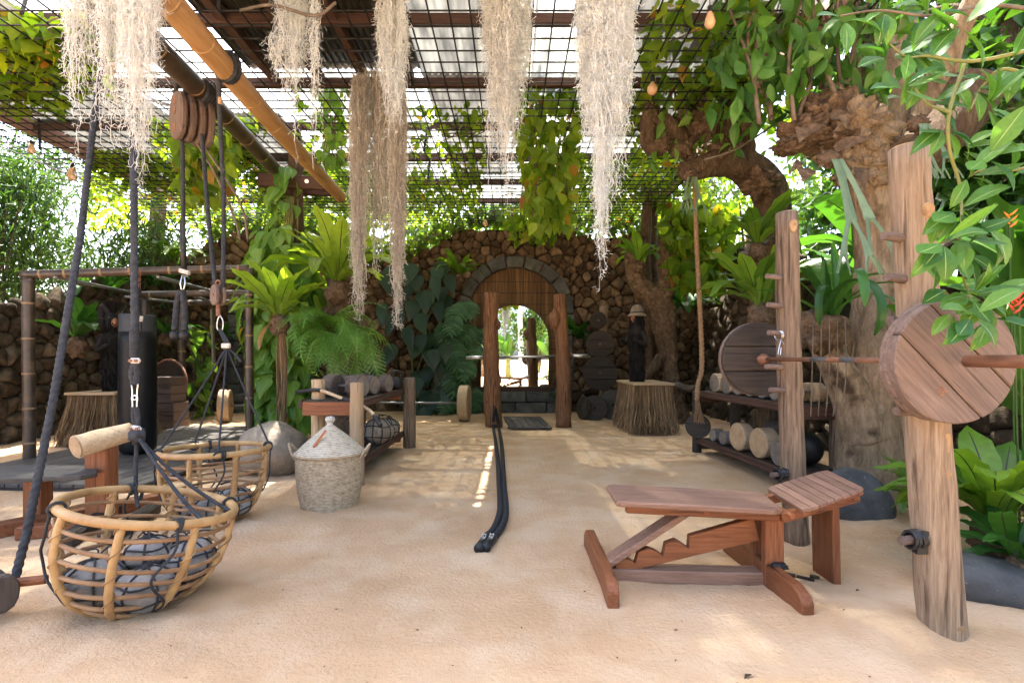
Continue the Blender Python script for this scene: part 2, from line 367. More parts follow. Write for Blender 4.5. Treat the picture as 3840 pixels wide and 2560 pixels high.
# small debris lying on the sand
m_deb = pm('debris', [((.03, .02, .012), .3), ((.12, .07, .04), .7)], scale=9, rough=.9, bump=0, island=.4)
_p = []
for i in range(80):
    y = 1.7+8*rnd.random()**1.5; x = (rnd.random()*1.7-.85)*y*.9; _p.append((x, y, gz(x, y)+.002))
_p = np.array([q for q in _p if -6 < q[0] < 3.4]); n_ = len(_p)
fw = nrm(np.stack([NR.normal(size=n_), NR.normal(size=n_), np.zeros(n_)], -1))
V_, Q_ = scatter(leaf_tpl([(0, .1), (.5, .5), (1, .05)], fold=.5, droop=.05), _p, fw, np.tile([0, 0, 1.], (n_, 1)), NR.uniform(.008, .024, n_), NR.uniform(.004, .01, n_))
stuff(tag(mk('leaf_litter', V_, Q_, m_deb), 'tiny dry leaf scraps and crumbs scattered over the sand', 'litter'))
for (px, py, L) in ((2790, 2540, .075), (2530, 2478, .03), (3210, 2222, .05)):
    g = G(px, py); g.z = gz(g.x, g.y)+.002; V_, Q_ = scatter(T_LAN, [g], [(.9, .4, .1)], [(0, 0, 1)], [L], [L*.3])
    tag(mk('dry_leaf' if px != 2530 else 'seed_husk', V_, Q_, m_deb), {2790: 'curled brown dry leaf lying alone on the pale sand', 2530: 'small round brown seed husk on the sand below the bench', 3210: 'thin green brown blade on the sand between bench and log post'}[px], 'leaf' if px != 2530 else 'husk')

# ------------------------------------------------------------------ stone walls of separate rounded lava stones
def clip(poly, a, b):                                  # keep the side of the bisector nearer to a
    m = ((a[0]+b[0])/2, (a[1]+b[1])/2); n = (b[0]-a[0], b[1]-a[1]); out = []
    L = len(poly)
    for i in range(L):
        p, q = poly[i], poly[(i+1) % L]
        dp = (p[0]-m[0])*n[0]+(p[1]-m[1])*n[1]; dq = (q[0]-m[0])*n[0]+(q[1]-m[1])*n[1]
        if dp <= 0: out.append(p)
        if dp*dq < 0:
            t = dp/(dp-dq); out.append((p[0]+(q[0]-p[0])*t, p[1]+(q[1]-p[1])*t))
    return out
def stone_wall(label, A, B, top, s, mat, hole=None, thick=.16, seed=1, backing=.35, maxobj=300):
    A = Vector((A[0], A[1], 0)); B = Vector((B[0], B[1], 0)); L = (B-A).length; t = (B-A)/L
    nrmv = Vector((t.y, -t.x, 0))
    if nrmv.dot(Vector((-1.5, 5, 0))-A) < 0: nrmv = -nrmv
    rr = random.Random(seed); seeds = []
    rows = int(5.2/(s*.84)); cols = int(L/s)+2
    for j in range(rows):
        for i in range(-1, cols):
            u = (i+.5*(j % 2)+rr.uniform(-.42, .42))*s; z = (j+.35+rr.uniform(-.4, .4))*s*.84
            if rr.random() < .86: seeds.append((u, z))
    root = thing('stone_wall', label, 'wall', (A+B)/2)
    # backing slab under the outline
    us = np.linspace(0, L, max(2, int(L/.35))); vs = []; fs = []
    for u in us:
        h = top(u)-.1; p = A+t*u
        for q in (p, p-nrmv*backing):
            vs += [(q.x, q.y, -.3), (q.x, q.y, h)]
    for i in range(len(us)-1):
        a = 4*i; b = 4*(i+1); fs += [(a, b, b+1, a+1), (a+2, a+3, b+3, b+2), (a+1, b+1, b+3, a+3)]
    fs += [(0, 1, 3, 2), (b, b+2, b+3, b+1)]
    mk('wall_core', vs, fs, m_mortar, root)
    grid = {}
    for k, q in enumerate(seeds): grid.setdefault((int(q[0]//s), int(q[1]//s)), []).append(k)
    stones = []
    for k, c in enumerate(seeds):
        if c[0] < 0 or c[0] > L or c[1] < -.1 or c[1] > top(c[0])-.06: continue
        if hole and hole(c[0], c[1]): continue
        poly = [(c[0]-s, c[1]-s), (c[0]+s, c[1]-s), (c[0]+s, c[1]+s), (c[0]-s, c[1]+s)]
        gi, gj = int(c[0]//s), int(c[1]//s)
        for a in range(-2, 3):
            for b_ in range(-2, 3):
                for o in grid.get((gi+a, gj+b_), ()):
                    if o != k: poly = clip(poly, c, seeds[o])
        if len(poly) < 3: continue
        mx = sum(p[0] for p in poly)/len(poly); mz = sum(p[1] for p in poly)/len(poly)
        out = []                                       # corner cutting rounds the outline
        for i in range(len(poly)):
            p, q = poly[i], poly[(i+1) % len(poly)]
            if math.hypot(p[0]-q[0], p[1]-q[1]) < .03: out.append(((p[0]+q[0])/2, (p[1]+q[1])/2)); continue
            for w_ in (.17, .83): out.append((p[0]+(q[0]-p[0])*w_, p[1]+(q[1]-p[1])*w_))
        n = len(out); vs = []; pro = thick*rr.uniform(.75, 1.2); tx = rr.uniform(-.25, .25); tz = rr.uniform(-.25, .25)
        for kk, h in ((.975, -.06), (.965, pro*.5), (.86, pro*.86), (.52, pro)):
            for (x, z) in out:
                dx, dz = x-mx, z-mz; e = 1+.05*rr.uniform(-1, 1); u = mx+dx*kk*e; v = mz+dz*kk*e
                hh = h+(tx*dx+tz*dz)*(1 if h > .02 else 0)+(.012*rr.uniform(-1, 1) if h > .02 else 0)
                p = A+t*u+nrmv*hh; vs.append((p.x, p.y, v))
        p = A+t*mx+nrmv*(pro*1.04); vs.append((p.x, p.y, mz))
        fs = []
        for r_ in range(3):
            for i in range(n):
                i2 = (i+1) % n; fs.append((r_*n+i, r_*n+i2, (r_+1)*n+i2, (r_+1)*n+i))
        fs += [(3*n+i, 3*n+(i+1) % n, 4*n) for i in range(n)]
        w3 = A+t*mx; d = w3.y; vis = 0
        if d > .5:
            px = CX+F*w3.x/d; py = HY-F*(mz-CH)/d
            if -80 < px < 3920 and -80 < py < 2600: vis = 1
        stones.append((vis*s*s/(d*d+.01), vs, fs))
    stones.sort(key=lambda q: -q[0]); rest = MB()
    for i, (sz, vs, fs) in enumerate(stones):
        if i < maxobj and sz > 0: mk('stone', vs, fs, mat, root, smooth=True)
        else: rest.add(vs, fs)
    if rest.v: stuff(rest.build('stone_rest', mat, root, smooth=True))
    return root
def interp(tab): 
    xs = [a for a, b in tab]; ys = [b for a, b in tab]
    return lambda u: float(np.interp(u, xs, ys))
YW = 12.0
def bx(px): return (px-CX)/F*YW
def bz(py): return CH-(py-HY)/F*YW
AC, AR, AS = bx(1932), 1.16, bz(1180)                  # arch centre, outer radius of the opening, springing height
LAC, LYR, LAS = bx(1040), .85, bz(1180)
x0b = -8.2
def hole_b(u, z):
    x = u+x0b
    for c, r, s_, lo in ((AC, AR+.12, AS, -1), (LAC, 1.0, LAS, -1)):
        if abs(x-c) < r and z < s_ and z > lo: return True
        if z >= s_ and math.hypot(x-c, z-s_) < r: return True
    return False
wj = lambda u: .10*noise.noise(Vector((u*1.7, 0, 0)))
tb = interp([(0, bz(950)), (bx(900)-x0b, bz(860)), (bx(1150)-x0b, bz(880)), (bx(1350)-x0b, bz(985)), (bx(1540)-x0b, bz(965)), (bx(1680)-x0b, bz(880)), (bx(1800)-x0b, bz(845)), (bx(2080)-x0b, bz(850)), (bx(2180)-x0b, bz(890)), (bx(2300)-x0b, bz(870)), (bx(2420)-x0b, bz(870)), (13, bz(900))])
stone_wall('tall brown lava stone wall with the arched mirror recess', (x0b, YW), (4.8, YW), lambda u: tb(u)+wj(u), .245, m_lava, hole_b, thick=.12, seed=3)
tl = interp([(0, 1.75), (3, 1.95), (5, 2.6), (7, 3.5), (8.2, 3.9)])
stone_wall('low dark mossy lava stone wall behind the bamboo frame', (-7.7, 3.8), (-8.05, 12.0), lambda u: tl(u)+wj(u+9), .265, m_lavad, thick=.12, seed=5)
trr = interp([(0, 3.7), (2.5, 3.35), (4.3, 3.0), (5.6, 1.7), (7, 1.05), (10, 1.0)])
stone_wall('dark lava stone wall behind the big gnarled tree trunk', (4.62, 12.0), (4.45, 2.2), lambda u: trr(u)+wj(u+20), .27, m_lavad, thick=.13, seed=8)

# ------------------------------------------------------------------ arches of dressed stone
def arch(label, c, r, s_, z0, yb, nv, jamb, wdt=.27, ledge=True):
    root = thing('stone_arch', label, 'arch', (c, yb, 0))
    y0, y1 = yb-.24, yb+.02
    for i in range(nv):
        a0 = PI*i/nv+.012; a1 = PI*(i+1)/nv-.012; ro = r+wdt*rnd.uniform(.92, 1.1); ri = r-.02*rnd.random(); b = MB(); vs = []; fs = []; yo = y0+rnd.uniform(-.02, .02)
        for y in (yo, y1):
            for (q, a) in [(ri, a0+(a1-a0)*k/3) for k in range(4)]+[(ro, a1-(a1-a0)*k/3) for k in range(4)]:
                vs.append((c+q*math.cos(a), y, s_+q*math.sin(a)))
        fs = [tuple(range(8)), tuple(reversed(range(8, 16)))]+[((k+1) % 8, k, 8+k, 8+(k+1) % 8) for k in range(8)]
        b.add(vs, fs); b.build('voussoir', m_ash, root, bev=.018)
    for sgn in (-1, 1):
        z = z0
        while z < s_-.05:
            h = min(rnd.uniform(.3, .45), s_-z); b = MB()
            xw = wdt*rnd.uniform(.85, 1.15)
            b.box((c+sgn*(r+xw/2-.01), (y0+y1)/2+rnd.uniform(-.015, .015), z+h/2), (xw, y1-y0, h-.02)); b.build('jamb_block', m_ash, root, bev=.02); z += h
    return root
arch('dark grey stone arch framing the bamboo screen and mirror', AC, AR, AS, 0.0, YW, 9, True)
arch('half hidden grey stone arch behind the leafy vine column', LAC, .82, LAS, 0.0, YW-.05, 9, True)
led = thing('stone_ledge', 'low ledge of dark dressed blocks under the mirror', 'ledge', (AC, YW-.3, 0))
for row, (za, zb, off) in enumerate(((-.05, .24, .0), (.255, .50, .28))):
    x = AC-AR-.2
    while x < AC+AR+.2:
        wv = rnd.uniform(.5, .85); x1 = min(x+wv, AC+AR+.2)
        MB().box(((x+x1)/2, YW-.27+rnd.uniform(-.02, .02)+.03*row, (za+zb)/2), (x1-x-.02, .5, zb-za)).build('block', m_ash, led, bev=.025); x = x1
led2 = thing('stone_ledge', 'low dark block ledge half hidden behind the vine column', 'ledge', (LAC, YW-.3, 0))
for row, (za, zb) in enumerate(((-.05, .24), (.255, .46))):
    for k in range(3): MB().box((LAC-.6+.6*k+.1*row, YW-.27, (za+zb)/2), (.58, .5, zb-za)).build('block', m_ash, led2, bev=.025)

# woven bamboo screens inside the arches
m_screen = pm('bamboo_slat', [((.085, .04, .016), .3), ((.2, .105, .042), .6), ((.32, .18, .075), .85)], scale=3, stretch=(9, 9, .6), rough=.6, bump=.3, island=.3)
def screen(label, c, r, s_, z0, y):
    root = thing('bamboo_screen', label, 'screen', (c, y, z0)); x = c-r
    while x < c+r-.01:
        wv = rnd.uniform(.085, .115); xm = x+wv/2
        zt = s_+math.sqrt(max(0, (r+.04)**2-min(abs(xm-c), r)**2)); n = max(1, int((zt-z0)/.28)); MB_ = MB()
        MB_.box((xm, y+rnd.uniform(-.006, .006), (z0+zt)/2), (wv-.006, .012, zt-z0)).build('slat', m_screen, root); x += wv
    z = z0+.2
    while z < s_+r*.9:
        hw = r if z < s_ else math.sqrt(max(.01, r*r-(z-s_)**2))
        MB().beam((c-hw, y-.012, z), (c+hw, y-.012, z+rnd.uniform(-.02, .02)), .01, .014).build('binding', wood('dark', 'x'), root); z += .28
screen('woven brown bamboo screen behind the arched mirror', AC, AR, AS, .5, YW-.03)
screen('woven brown bamboo screen behind the leafy vine column', LAC, .82, LAS, .46, YW-.06)

# arched mirror, turned a little towards the squat rack
m_mir = plain('mirror_glass', (.9, .92, .91), .015, 1.0)
mc = Vector((bx(1931), YW-.2, 0)); ma = .062
def mx_(u, z, dy=0): return (mc.x+u*math.cos(ma)-dy*math.sin(ma)*0, mc.y+u*math.sin(ma)+dy, z)
mw2 = .83; mz0, mzs, mzt = bz(1447), bz(1275), bz(1148)
out = [(-mw2, mz0), (mw2, mz0)]+[(mw2*math.cos(a), mzs+(mzt-mzs)*math.sin(a)) for a in np.linspace(0, PI, 25)]
mir = thing('arched_mirror', 'tall frameless arched mirror leaning against the bamboo screen', 'mirror', (mc.x, mc.y, mz0))
n = len(out); vs = [mx_(u, z, 0) for u, z in out]+[mx_(u, z, .012) for u, z in out]
mk('mirror_glass', [mx_(u, z, -.004) for u, z in out], [tuple(range(n))], m_mir, mir)
mk('backing', vs, [tuple(range(n)), tuple(reversed(range(n, 2*n)))]+[((k+1) % n, k, n+k, n+(k+1) % n) for k in range(n)], wood('dark', 'z'), mir)
MB().box((mc.x, mc.y+.02, mz0-.065), (2.1, .17, .125)).build('base_rail', wood('beam', 'x'), mir, bev=.01)

# ------------------------------------------------------------------ roof: beams, rafters, sheets, ceiling mesh
ZB = 5.0
beamrows = [2.85, 4.05, 5.25, 6.45, 7.65, 8.85, 10.05, 11.25]
ord_ = ['closest to the open edge', 'second', 'third', 'fourth', 'fifth', 'sixth', 'seventh', 'closest to the arched wall']
for i, y in enumerate(beamrows):
    b = MB().beam((-7.6, y, ZB), (3.4, y, ZB), .08, .115).build('roof_beam', wood('beam', 'x'), bev=.006)
    tag(b, 'dark brown timber roof beam spanning the gym above the wire grid', 'beam', 'roof beams across the gym')
for x, kind, lab in ((-7.66, 'pink', 'pinkish sunlit edge timber of the roof over the bamboo'), (3.42, 'pink', 'pinkish edge timber of the roof beside the gnarled branches')):
    tag(MB().beam((x, 1.5, ZB+.02), (x, 11.8, ZB+.02), .1, .3).build('edge_beam', wood(kind, 'y'), bev=.006), lab, 'beam')
def sheetm(name, c, tr, tl):
    m, n, l, b = _new(name); b.inputs['Base Color'].default_value = (*c, 1); b.inputs['Roughness'].default_value = .35
    tc = n.new('ShaderNodeTexCoord'); nz = n.new('ShaderNodeTexNoise'); nz.inputs['Scale'].default_value = 2.2; nz.inputs['Detail'].default_value = 6
    mp = n.new('ShaderNodeMapping'); mp.inputs['Scale'].default_value = (3, .6, 1); l.new(tc.outputs['Object'], mp.inputs[0]); l.new(mp.outputs[0], nz.inputs['Vector'])
    rp = n.new('ShaderNodeValToRGB'); rp.color_ramp.elements[0].position = .35; rp.color_ramp.elements[0].color = (*[q*.45 for q in c], 1); rp.color_ramp.elements[1].position = .62; rp.color_ramp.elements[1].color = (*c, 1)
    l.new(nz.outputs['Fac'], rp.inputs[0]); l.new(rp.outputs[0], b.inputs['Base Color'])
    t1 = n.new('ShaderNodeBsdfTranslucent'); l.new(rp.outputs[0], t1.inputs[0]); t2 = n.new('ShaderNodeBsdfTransparent'); t2.inputs[0].default_value = (.9, .93, .92, 1)
    m1 = n.new('ShaderNodeMixShader'); m1.inputs[0].default_value = tl; l.new(b.outputs[0], m1.inputs[1]); l.new(t1.outputs[0], m1.inputs[2])
    m2 = n.new('ShaderNodeMixShader'); m2.inputs[0].default_value = tr; l.new(m1.outputs[0], m2.inputs[1]); l.new(t2.outputs[0], m2.inputs[2])
    l.new(m2.outputs[0], n['Material Output'].inputs[0]); return m
m_sheet = sheetm('milky_sheet', (.46, .45, .415), .07, .45)
m_clear = sheetm('clear_sheet', (.66, .65, .61), .28, .48)
m_clear2 = sheetm('clear_sheet_bright', (.74, .73, .69), .42, .6)
m_dark = sheetm('old_dark_sheet', (.07, .055, .045), .0, .05)
def sheet(x0, x1, y0, y1, z, mat, label, tilt=0):
    n = int((x1-x0)/.0133); xs = np.linspace(x0, x1, n); zz = z+.012*np.sin(xs*2*PI/.08)
    ys = [y0, (y0+y1)/2, y1]; V = []
    for j, y in enumerate(ys): V += [(a, y, b+tilt*(y-y0)) for a, b in zip(xs, zz)]
    idx = np.arange(3*n).reshape(3, n); Q = np.stack([idx[:-1, :-1], idx[:-1, 1:], idx[1:, 1:], idx[1:, :-1]], -1).reshape(-1, 4)
    o = mk('roof_sheet', V, Q, mat, smooth=True); so = o.modifiers.new('solid', 'SOLIDIFY'); so.thickness = .004
    tag(o, label, 'roof sheet'); return o
zt = ZB+.095
sheet(-7.6, -5.35, 5.0, 7.75, zt, m_sheet, 'pale corrugated roof sheet above the left vines')
sheet(-7.6, -5.9, 7.6, 10.4, zt+.03, m_sheet, 'pale corrugated roof sheet over the bamboo thicket edge')
sheet(-5.3, -3.6, 7.4, 10.6, zt, m_sheet, 'weathered corrugated sheet above the pulley block and its vines')
sheet(-3.45, -1.2, 2.4, 6.3, zt+.02, m_dark, 'old dark corrugated roof panel over the bamboo poles')
sheet(-3.4, -1.25, 6.2, 9.4, zt, m_clear, 'clear leaf-stained roof sheet behind the dark roof panel')
sheet(-1.22, -.08, 3.0, 6.5, zt+.045, m_sheet, 'milky corrugated sheet beside the dark roof panel')
sheet(-1.2, -.1, 6.4, 9.9, zt, m_sheet, 'milky corrugated sheet behind the central hanging moss')
sheet(-.12, .28, 3.0, 9.8, zt+.02, m_clear, 'narrow clear strip between two milky roof sheets')
sheet(-7.6, -5.4, 3.0, 5.1, zt+.02, m_sheet, 'pale corrugated roof sheet over the curl bench side')
sheet(-5.36, -3.5, 3.0, 7.5, zt+.04, m_clear2, 'clear roof sheet added to soften the sun above the vine and black bamboo pole')  # added across the open vine area so the floor gets no hard sun
sheet(.26, .98, 3.0, 9.8, zt+.0, m_clear, 'clear roof strip added over the sky gap to diffuse sun above the central vine curtain')  # added cover on the open sky gap, diffuses the sun
sheet(.95, 2.2, 3.0, 5.6, zt+.02, m_sheet, 'milky corrugated sheet above the wooden bench')
sheet(2.15, 3.35, 3.0, 6.1, zt+.045, m_sheet, 'milky corrugated sheet above the squat rack')
sheet(.95, 3.3, 5.5, 8.2, zt, m_sheet, 'milky corrugated sheet above the gnarled horizontal branch')
sheet(-5.9, -3.4, 10.3, 11.95, zt+.02, m_clear, 'clear roof sheet added to cut the sun over the wall above the left arch')  # sheets along the arch wall are added to block sun patches on the floor
sheet(-3.45, -1.15, 9.3, 11.95, zt+.03, m_clear, 'clear roof sheet added to cut the sun over the dip in the arch wall')
sheet(-1.2, .98, 9.75, 11.95, zt+.03, m_clear, 'clear roof sheet added to cut the sun over the mirror arch wall')
sheet(.95, 3.35, 8.1, 11.95, zt+.03, m_clear, 'clear roof sheet added to cut the sun over the plate pole and corner')
for k, x in enumerate((-3.15, -2.55, -1.95, -1.35)):
    tag(MB().beam((x, 2.4, ZB+.03), (x, 6.4, ZB+.03), .1, .12).build('roof_rafter', wood('beam', 'y'), bev=.005), 'rough brown rafter under the old dark roof panel', 'rafter', 'rafters under the dark roof panel')

ZM = 4.62
mesh = thing('wire_mesh', 'black square welded wire grid hung below the roof as ceiling', 'wire grid', (-2.2, 7, ZM))
bar_y = MB().tube([(0, 1.6, 0), (0, 12.2, 0)], .009, 5).build('grid_bar', m_steel, mesh); bar_x = MB().tube([(-8.0, 0, 0), (3.5, 0, 0)], .009, 5).build('grid_bar', m_steel, mesh)
my, mxx = bar_y.data, bar_x.data
for me_ in (my, mxx):                                  # meshes were shifted by the root: undo, place by object location
    me_.transform(Matrix.Translation(ROOT[mesh.name]))
def gbar(me, loc, first):
    o = first if first else bpy.data.objects.new('grid_bar', me)
    if not first: COL.objects.link(o); o.parent = mesh
    o.location = Vector(loc)-ROOT[mesh.name]
xs_ = np.arange(-8.0, 3.51, .2); ys_ = np.arange(1.6, 12.21, .2)
for k, x in enumerate(xs_): gbar(my, (x, 0, ZM), bar_y if k == 0 else None)
for k, y in enumerate(ys_): gbar(mxx, (0, y, ZM+.013), bar_x if k == 0 else None)
for i, (px, y) in enumerate(((105, 4.6), (820, 4.6), (700, 7.6), (1130, 7.6), (1590, 7.65), (1605, 8.9), (560, 8.9), (2430, 7.65), (1180, 10), (150, 7.6))):
    x = (px-CX)/F*y if i else -4.7
    tag(MB().beam((x, y, ZM-.02), (x+rnd.uniform(-.1, .1), y+rnd.uniform(-.15, .15), ZB+.05), .012, .035, (1, 0, 0)).build('hanger_strap', m_steel), 'thin black flat hanger between a roof beam and the wire grid', 'hanger', 'flat hangers holding the wire grid')
# ================================================================== gym equipment
m_cut = pm('cut_wood', [((.30, .19, .10), .3), ((.46, .32, .19), .6), ((.56, .42, .27), .85)], scale=9, detail=5, rough=.85, bump=.3, bscale=50, island=.1)
m_cutg = pm('cut_wood_grey', [((.12, .10, .085), .3), ((.23, .195, .165), .6), ((.32, .28, .24), .85)], scale=9, detail=5, rough=.85, bump=.3, bscale=50, island=.15)
m_knot = pm('knot_wood', [((.14, .08, .04), .35), ((.36, .23, .12), .6)], scale=14, rough=.8, bump=.4)
m_pebble = pm('river_stone', [((.13, .125, .12), .3), ((.25, .24, .23), .55), ((.36, .35, .33), .8)], scale=9, detail=11, rough=.9, bump=.6, bscale=45, island=.2, bdist=.01, nrough=.72, spots=((.10, .09, .085), 22, .6, .1))
m_boulder = pm('tan_boulder', [((.17, .135, .10), .3), ((.31, .255, .195), .55), ((.40, .345, .27), .8)], scale=6, detail=11, rough=.92, bump=.7, bscale=28, bdist=.02, nrough=.72, spots=((.14, .11, .085), 9, .6, .12))
m_slate = pm('dark_slab', [((.04, .041, .043), .3), ((.085, .086, .088), .6), ((.15, .15, .15), .85)], scale=7, detail=11, rough=.8, bump=.5, bscale=36, bdist=.012, nrough=.72, spots=((.2, .2, .195), 30, .68, .06))
m_rubber = plain('black_rubber', (.012, .012, .014), .5)
m_leather = pm('black_vinyl', [((.006, .006, .007), .3), ((.013, .013, .014), .7)], scale=12, rough=.42, bump=.12, bscale=60, bdist=.006, spec=.22)
m_white = pm('worn_white', [((.35, .33, .3), .3), ((.62, .6, .55), .7)], scale=25, rough=.7, bump=.2)

def wob(seed, amp, n):
    def f(i, a): return 1+amp*noise.noise(Vector((math.cos(a)*1.3+seed, math.sin(a)*1.3, i*.45+seed*3)))+amp*.5*noise.noise(Vector((math.cos(a)*4+seed, math.sin(a)*4, i*.2)))
    return f
def log(name, a, b, r0, r1, mat, parent=None, seed=0, n=16, m=18, amp=.1, bend=.0, ends=True):
    a, b = Vector(a), Vector(b); pts = []; side = Vector((math.cos(seed*5), math.sin(seed*5), 0))
    for i in range(m):
        t = i/(m-1); pts.append(a.lerp(b, t)+side*(bend*math.sin(t*PI)+bend*.5*noise.noise(Vector((t*3, seed, 0)))))
    o = MB().tube(pts, [r0+(r1-r0)*i/(m-1) for i in range(m)], n, True, wob(seed, amp, n)).build(name, mat, parent, smooth=False, bev=0)
    me = o.data; sm = np.ones(len(me.polygons), dtype=bool); sm[-2:] = False; me.polygons.foreach_set('use_smooth', sm); return o
def cyl(a, b, r, n=14): return MB().tube([a, b], r, n)
def text_mesh(txt, size, M, name, mat, parent, depth=.001, font_scale=1):
    cu = bpy.data.curves.new('lettering', 'FONT'); cu.body = txt; cu.size = size; cu.extrude = depth; cu.align_x = 'CENTER'; cu.align_y = 'CENTER'; cu.resolution_u = 3
    t = bpy.data.objects.new('lettering', cu); COL.objects.link(t); bpy.context.view_layer.update()
    me = bpy.data.meshes.new_from_object(t.evaluated_get(bpy.context.evaluated_depsgraph_get())); bpy.data.objects.remove(t)
    me.transform(M); me.transform(Matrix.Translation(-ROOT[parent.name])); o = bpy.data.objects.new(name, me); COL.objects.link(o); o.parent = parent; ROOT[o.name] = ROOT[parent.name]
    me.materials.clear(); me.materials.append(mat); return o
def basis(zax, xhint):
    z = Vector(zax).normalized(); x = Vector(xhint); x = (x-z*x.dot(z)).normalized(); return Matrix((x, z.cross(x), z)).transposed()
def knot(parent, p, nrm_, w_, h_):
    M = basis(nrm_, (1, 0, 0)).to_4x4(); M.translation = Vector(p)
    poly = [(math.cos(a)*w_*(1+.12*math.sin(3*a)), math.sin(a)*h_*(1+.1*math.cos(2*a))) for a in np.linspace(0, 2*PI, 14, endpoint=False)]
    MB().prism(poly, M, .014).build('knot', m_knot, parent, bev=.006)

# ---- wooden disc made of planks
def wood_plate(label, c, axis, R_, th, seam=(1, 0, 0), planks=3, mat='weight', ax='x', group=None, rim=True, hole=0):
    c = Vector(c); B3 = basis(axis, seam); M = B3.to_4x4(); M.translation = c
    t = thing('weight_plate', label, 'weight plate', (c.x, c.y, c.z-R_), group)
    edges = np.linspace(-R_, R_, planks+1); m = wood(mat, ax)
    for i in range(planks):
        y0, y1 = edges[i]+(.003 if i else 0), edges[i+1]-(.003 if i < planks-1 else 0); poly = []
        a0, a1 = math.asin(max(-1, y0/R_)), math.asin(min(1, y1/R_))
        for k in range(11): a = a0+(a1-a0)*k/10; poly.append((R_*math.cos(a), R_*math.sin(a)))
        for k in range(11): a = a1+(a0-a1)*k/10; poly.append((-R_*math.cos(a), R_*math.sin(a)))
        if planks == 1: poly = [(R_*math.cos(a), R_*math.sin(a)) for a in np.linspace(0, 2*PI, 36, endpoint=False)]
        o = MB().prism(poly, M, th).build('plank', m, t, bev=.006); Mr = Matrix.Translation(-ROOT[t.name]) @ M
        o.data.transform(Mr.inverted()); o.matrix_basis = Mr                # grain follows the seams
    if rim:
        M2 = B3.to_4x4(); M2.translation = c+B3.col[2]*(th*.5+th*.42)*(1 if rim == 1 else -1)
        MB().prism([(R_*1.005*math.cos(a), R_*1.005*math.sin(a)) for a in np.linspace(0, 2*PI, 40, endpoint=False)], M2, th*.8).build('back_disc', wood('redgrey', ax), t, bev=.006)
    return t, B3, c

# ---- squat rack: two log posts with pegs, loaded barbell
def peg(parent, p, d, L=.13, r=.019):
    p, d = Vector(p), Vector(d).normalized(); MB().tube([p-d*.02, p+d*L*.5, p+d*L], [r, r, r*.93], 12).build('peg', wood('redgrey', 'x'), parent)
def clamp(parent, p, d):
    b = MB(); p = Vector(p); d = Vector(d).normalized()
    for k in range(6): b.ring(p+d*(.012*k), .034+.006*rnd.random(), .008, d+Vector((rnd.uniform(-.2, .2), rnd.uniform(-.2, .2), rnd.uniform(-.2, .2))), 10, 5)
    b.box(p+Vector((-.01, -.015, -.045)), (.05, .03, .035)); b.box(p+Vector((.03, -.02, .03)), (.06, .012, .02)); b.build('clamp', m_rubber, parent)
fb, ft = Vector((2.03, 3.42, -.1)), Vector((1.98, 3.46, CH+545/F*3.46))
fp = thing('log_post', 'tall bark-streaked log post with pegs behind the wooden bench', 'post', (2.03, 3.42, 0))
log('log', fb, ft, .084, .074, wood('barklog', 'z'), fp, 3, bend=.012)
pd = Vector((-1, -.28, 0))
def along(a, b, z): t = (z-a.z)/(b.z-a.z); return a.lerp(b, t)
for py in (1037, 1145, 1250, 1465): 
    z = CH-(py-HY)/F*3.38; peg(fp, along(fb, ft, z)+pd*.06, pd+Vector((0, 0, .06)))
zb_ = CH-.018; peg(fp, along(fb, ft, zb_-.042)+pd*.06, pd+Vector((0, 0, .04)), .16)
zc = CH-(1790-HY)/F*3.3; peg(fp, along(fb, ft, zc)+pd*.06, pd, .14); clamp(fp, along(fb, ft, zc)+pd*.09, pd)
knot(fp, along(fb, ft, ft.z-.11)+Vector((.0, -.078, 0)), (-.3, -1, 0), .027, .05)
MB().tube([ft-Vector((0, 0, .003)), ft+Vector((0, 0, .004))], .07, 14).build('cut_end', m_cutg, fp)
cl = MB(); pc = along(fb, ft, CH-(1250-HY)/F*3.38)+pd*.085                       # spring collar hung on a peg
for k in range(3): cl.ring(pc+pd*(.008*k)+Vector((0, 0, -.012)), .032, .003, pd, 14, 5)
for sx in (-.02, .03): cl.tube([pc+Vector((0, -.01, -.04)), pc+Vector((sx, -.02, -.10)), pc+Vector((sx*1.4, -.02, -.145)), pc+Vector((sx*1.4+.018, -.02, -.15)), pc+Vector((sx*1.2+.018, -.02, -.10))], .003, 5)
tag(cl.build('spring_collar', m_chrome), 'silver wire spring collar hanging on a log post peg', 'collar')
nb, ntp = Vector((2.02, 2.24, -.12)), Vector((1.88, 2.28, CH+795/F*2.26))
npst = thing('log_post', 'thick pale weathered log post holding the large wooden disc', 'post', (2.02, 2.24, 0))
log('log', nb, ntp, .093, .08, wood('log', 'z'), npst, 7, m=24, bend=.008, amp=.09)
MB().tube([ntp-Vector((0, 0, .003)), ntp+Vector((0, 0, .004))], .072, 14).build('cut_end', m_cut, npst)
for py in (885, 1042, 1205, 1547): z = CH-(py-HY)/F*2.2; peg(npst, along(nb, ntp, z)+pd*.06, pd+Vector((0, 0, .06)), .13, .021)
peg(npst, along(nb, ntp, zb_-.045)+pd*.06, pd, .2)
zc = CH-(2040-HY)/F*2.15; peg(npst, along(nb, ntp, zc)+pd*.07, pd, .14, .021); clamp(npst, along(nb, ntp, zc)+pd*.1, pd)
for px, py, w_, h_ in ((3545, 1655, .02, .055), (3535, 1775, .022, .028), (3490, 790, .03, .04), (3580, 2340, .022, .025)):
    q = P(px, py, 2.2); c0 = along(nb, ntp, q.z); dd = (Vector((q.x, q.y, q.z))-c0); dd.z = 0; dd = (dd.normalized()*.5+Vector((-.1, -1, 0))).normalized(); knot(npst, c0+dd*.084, dd, w_, h_)
ba, bb_ = Vector((1.88, 3.98, CH)), Vector((1.935, 1.55, CH-.012)); bd = (bb_-ba).normalized()
bp = lambda y: ba+bd*((y-ba.y)/bd.y)
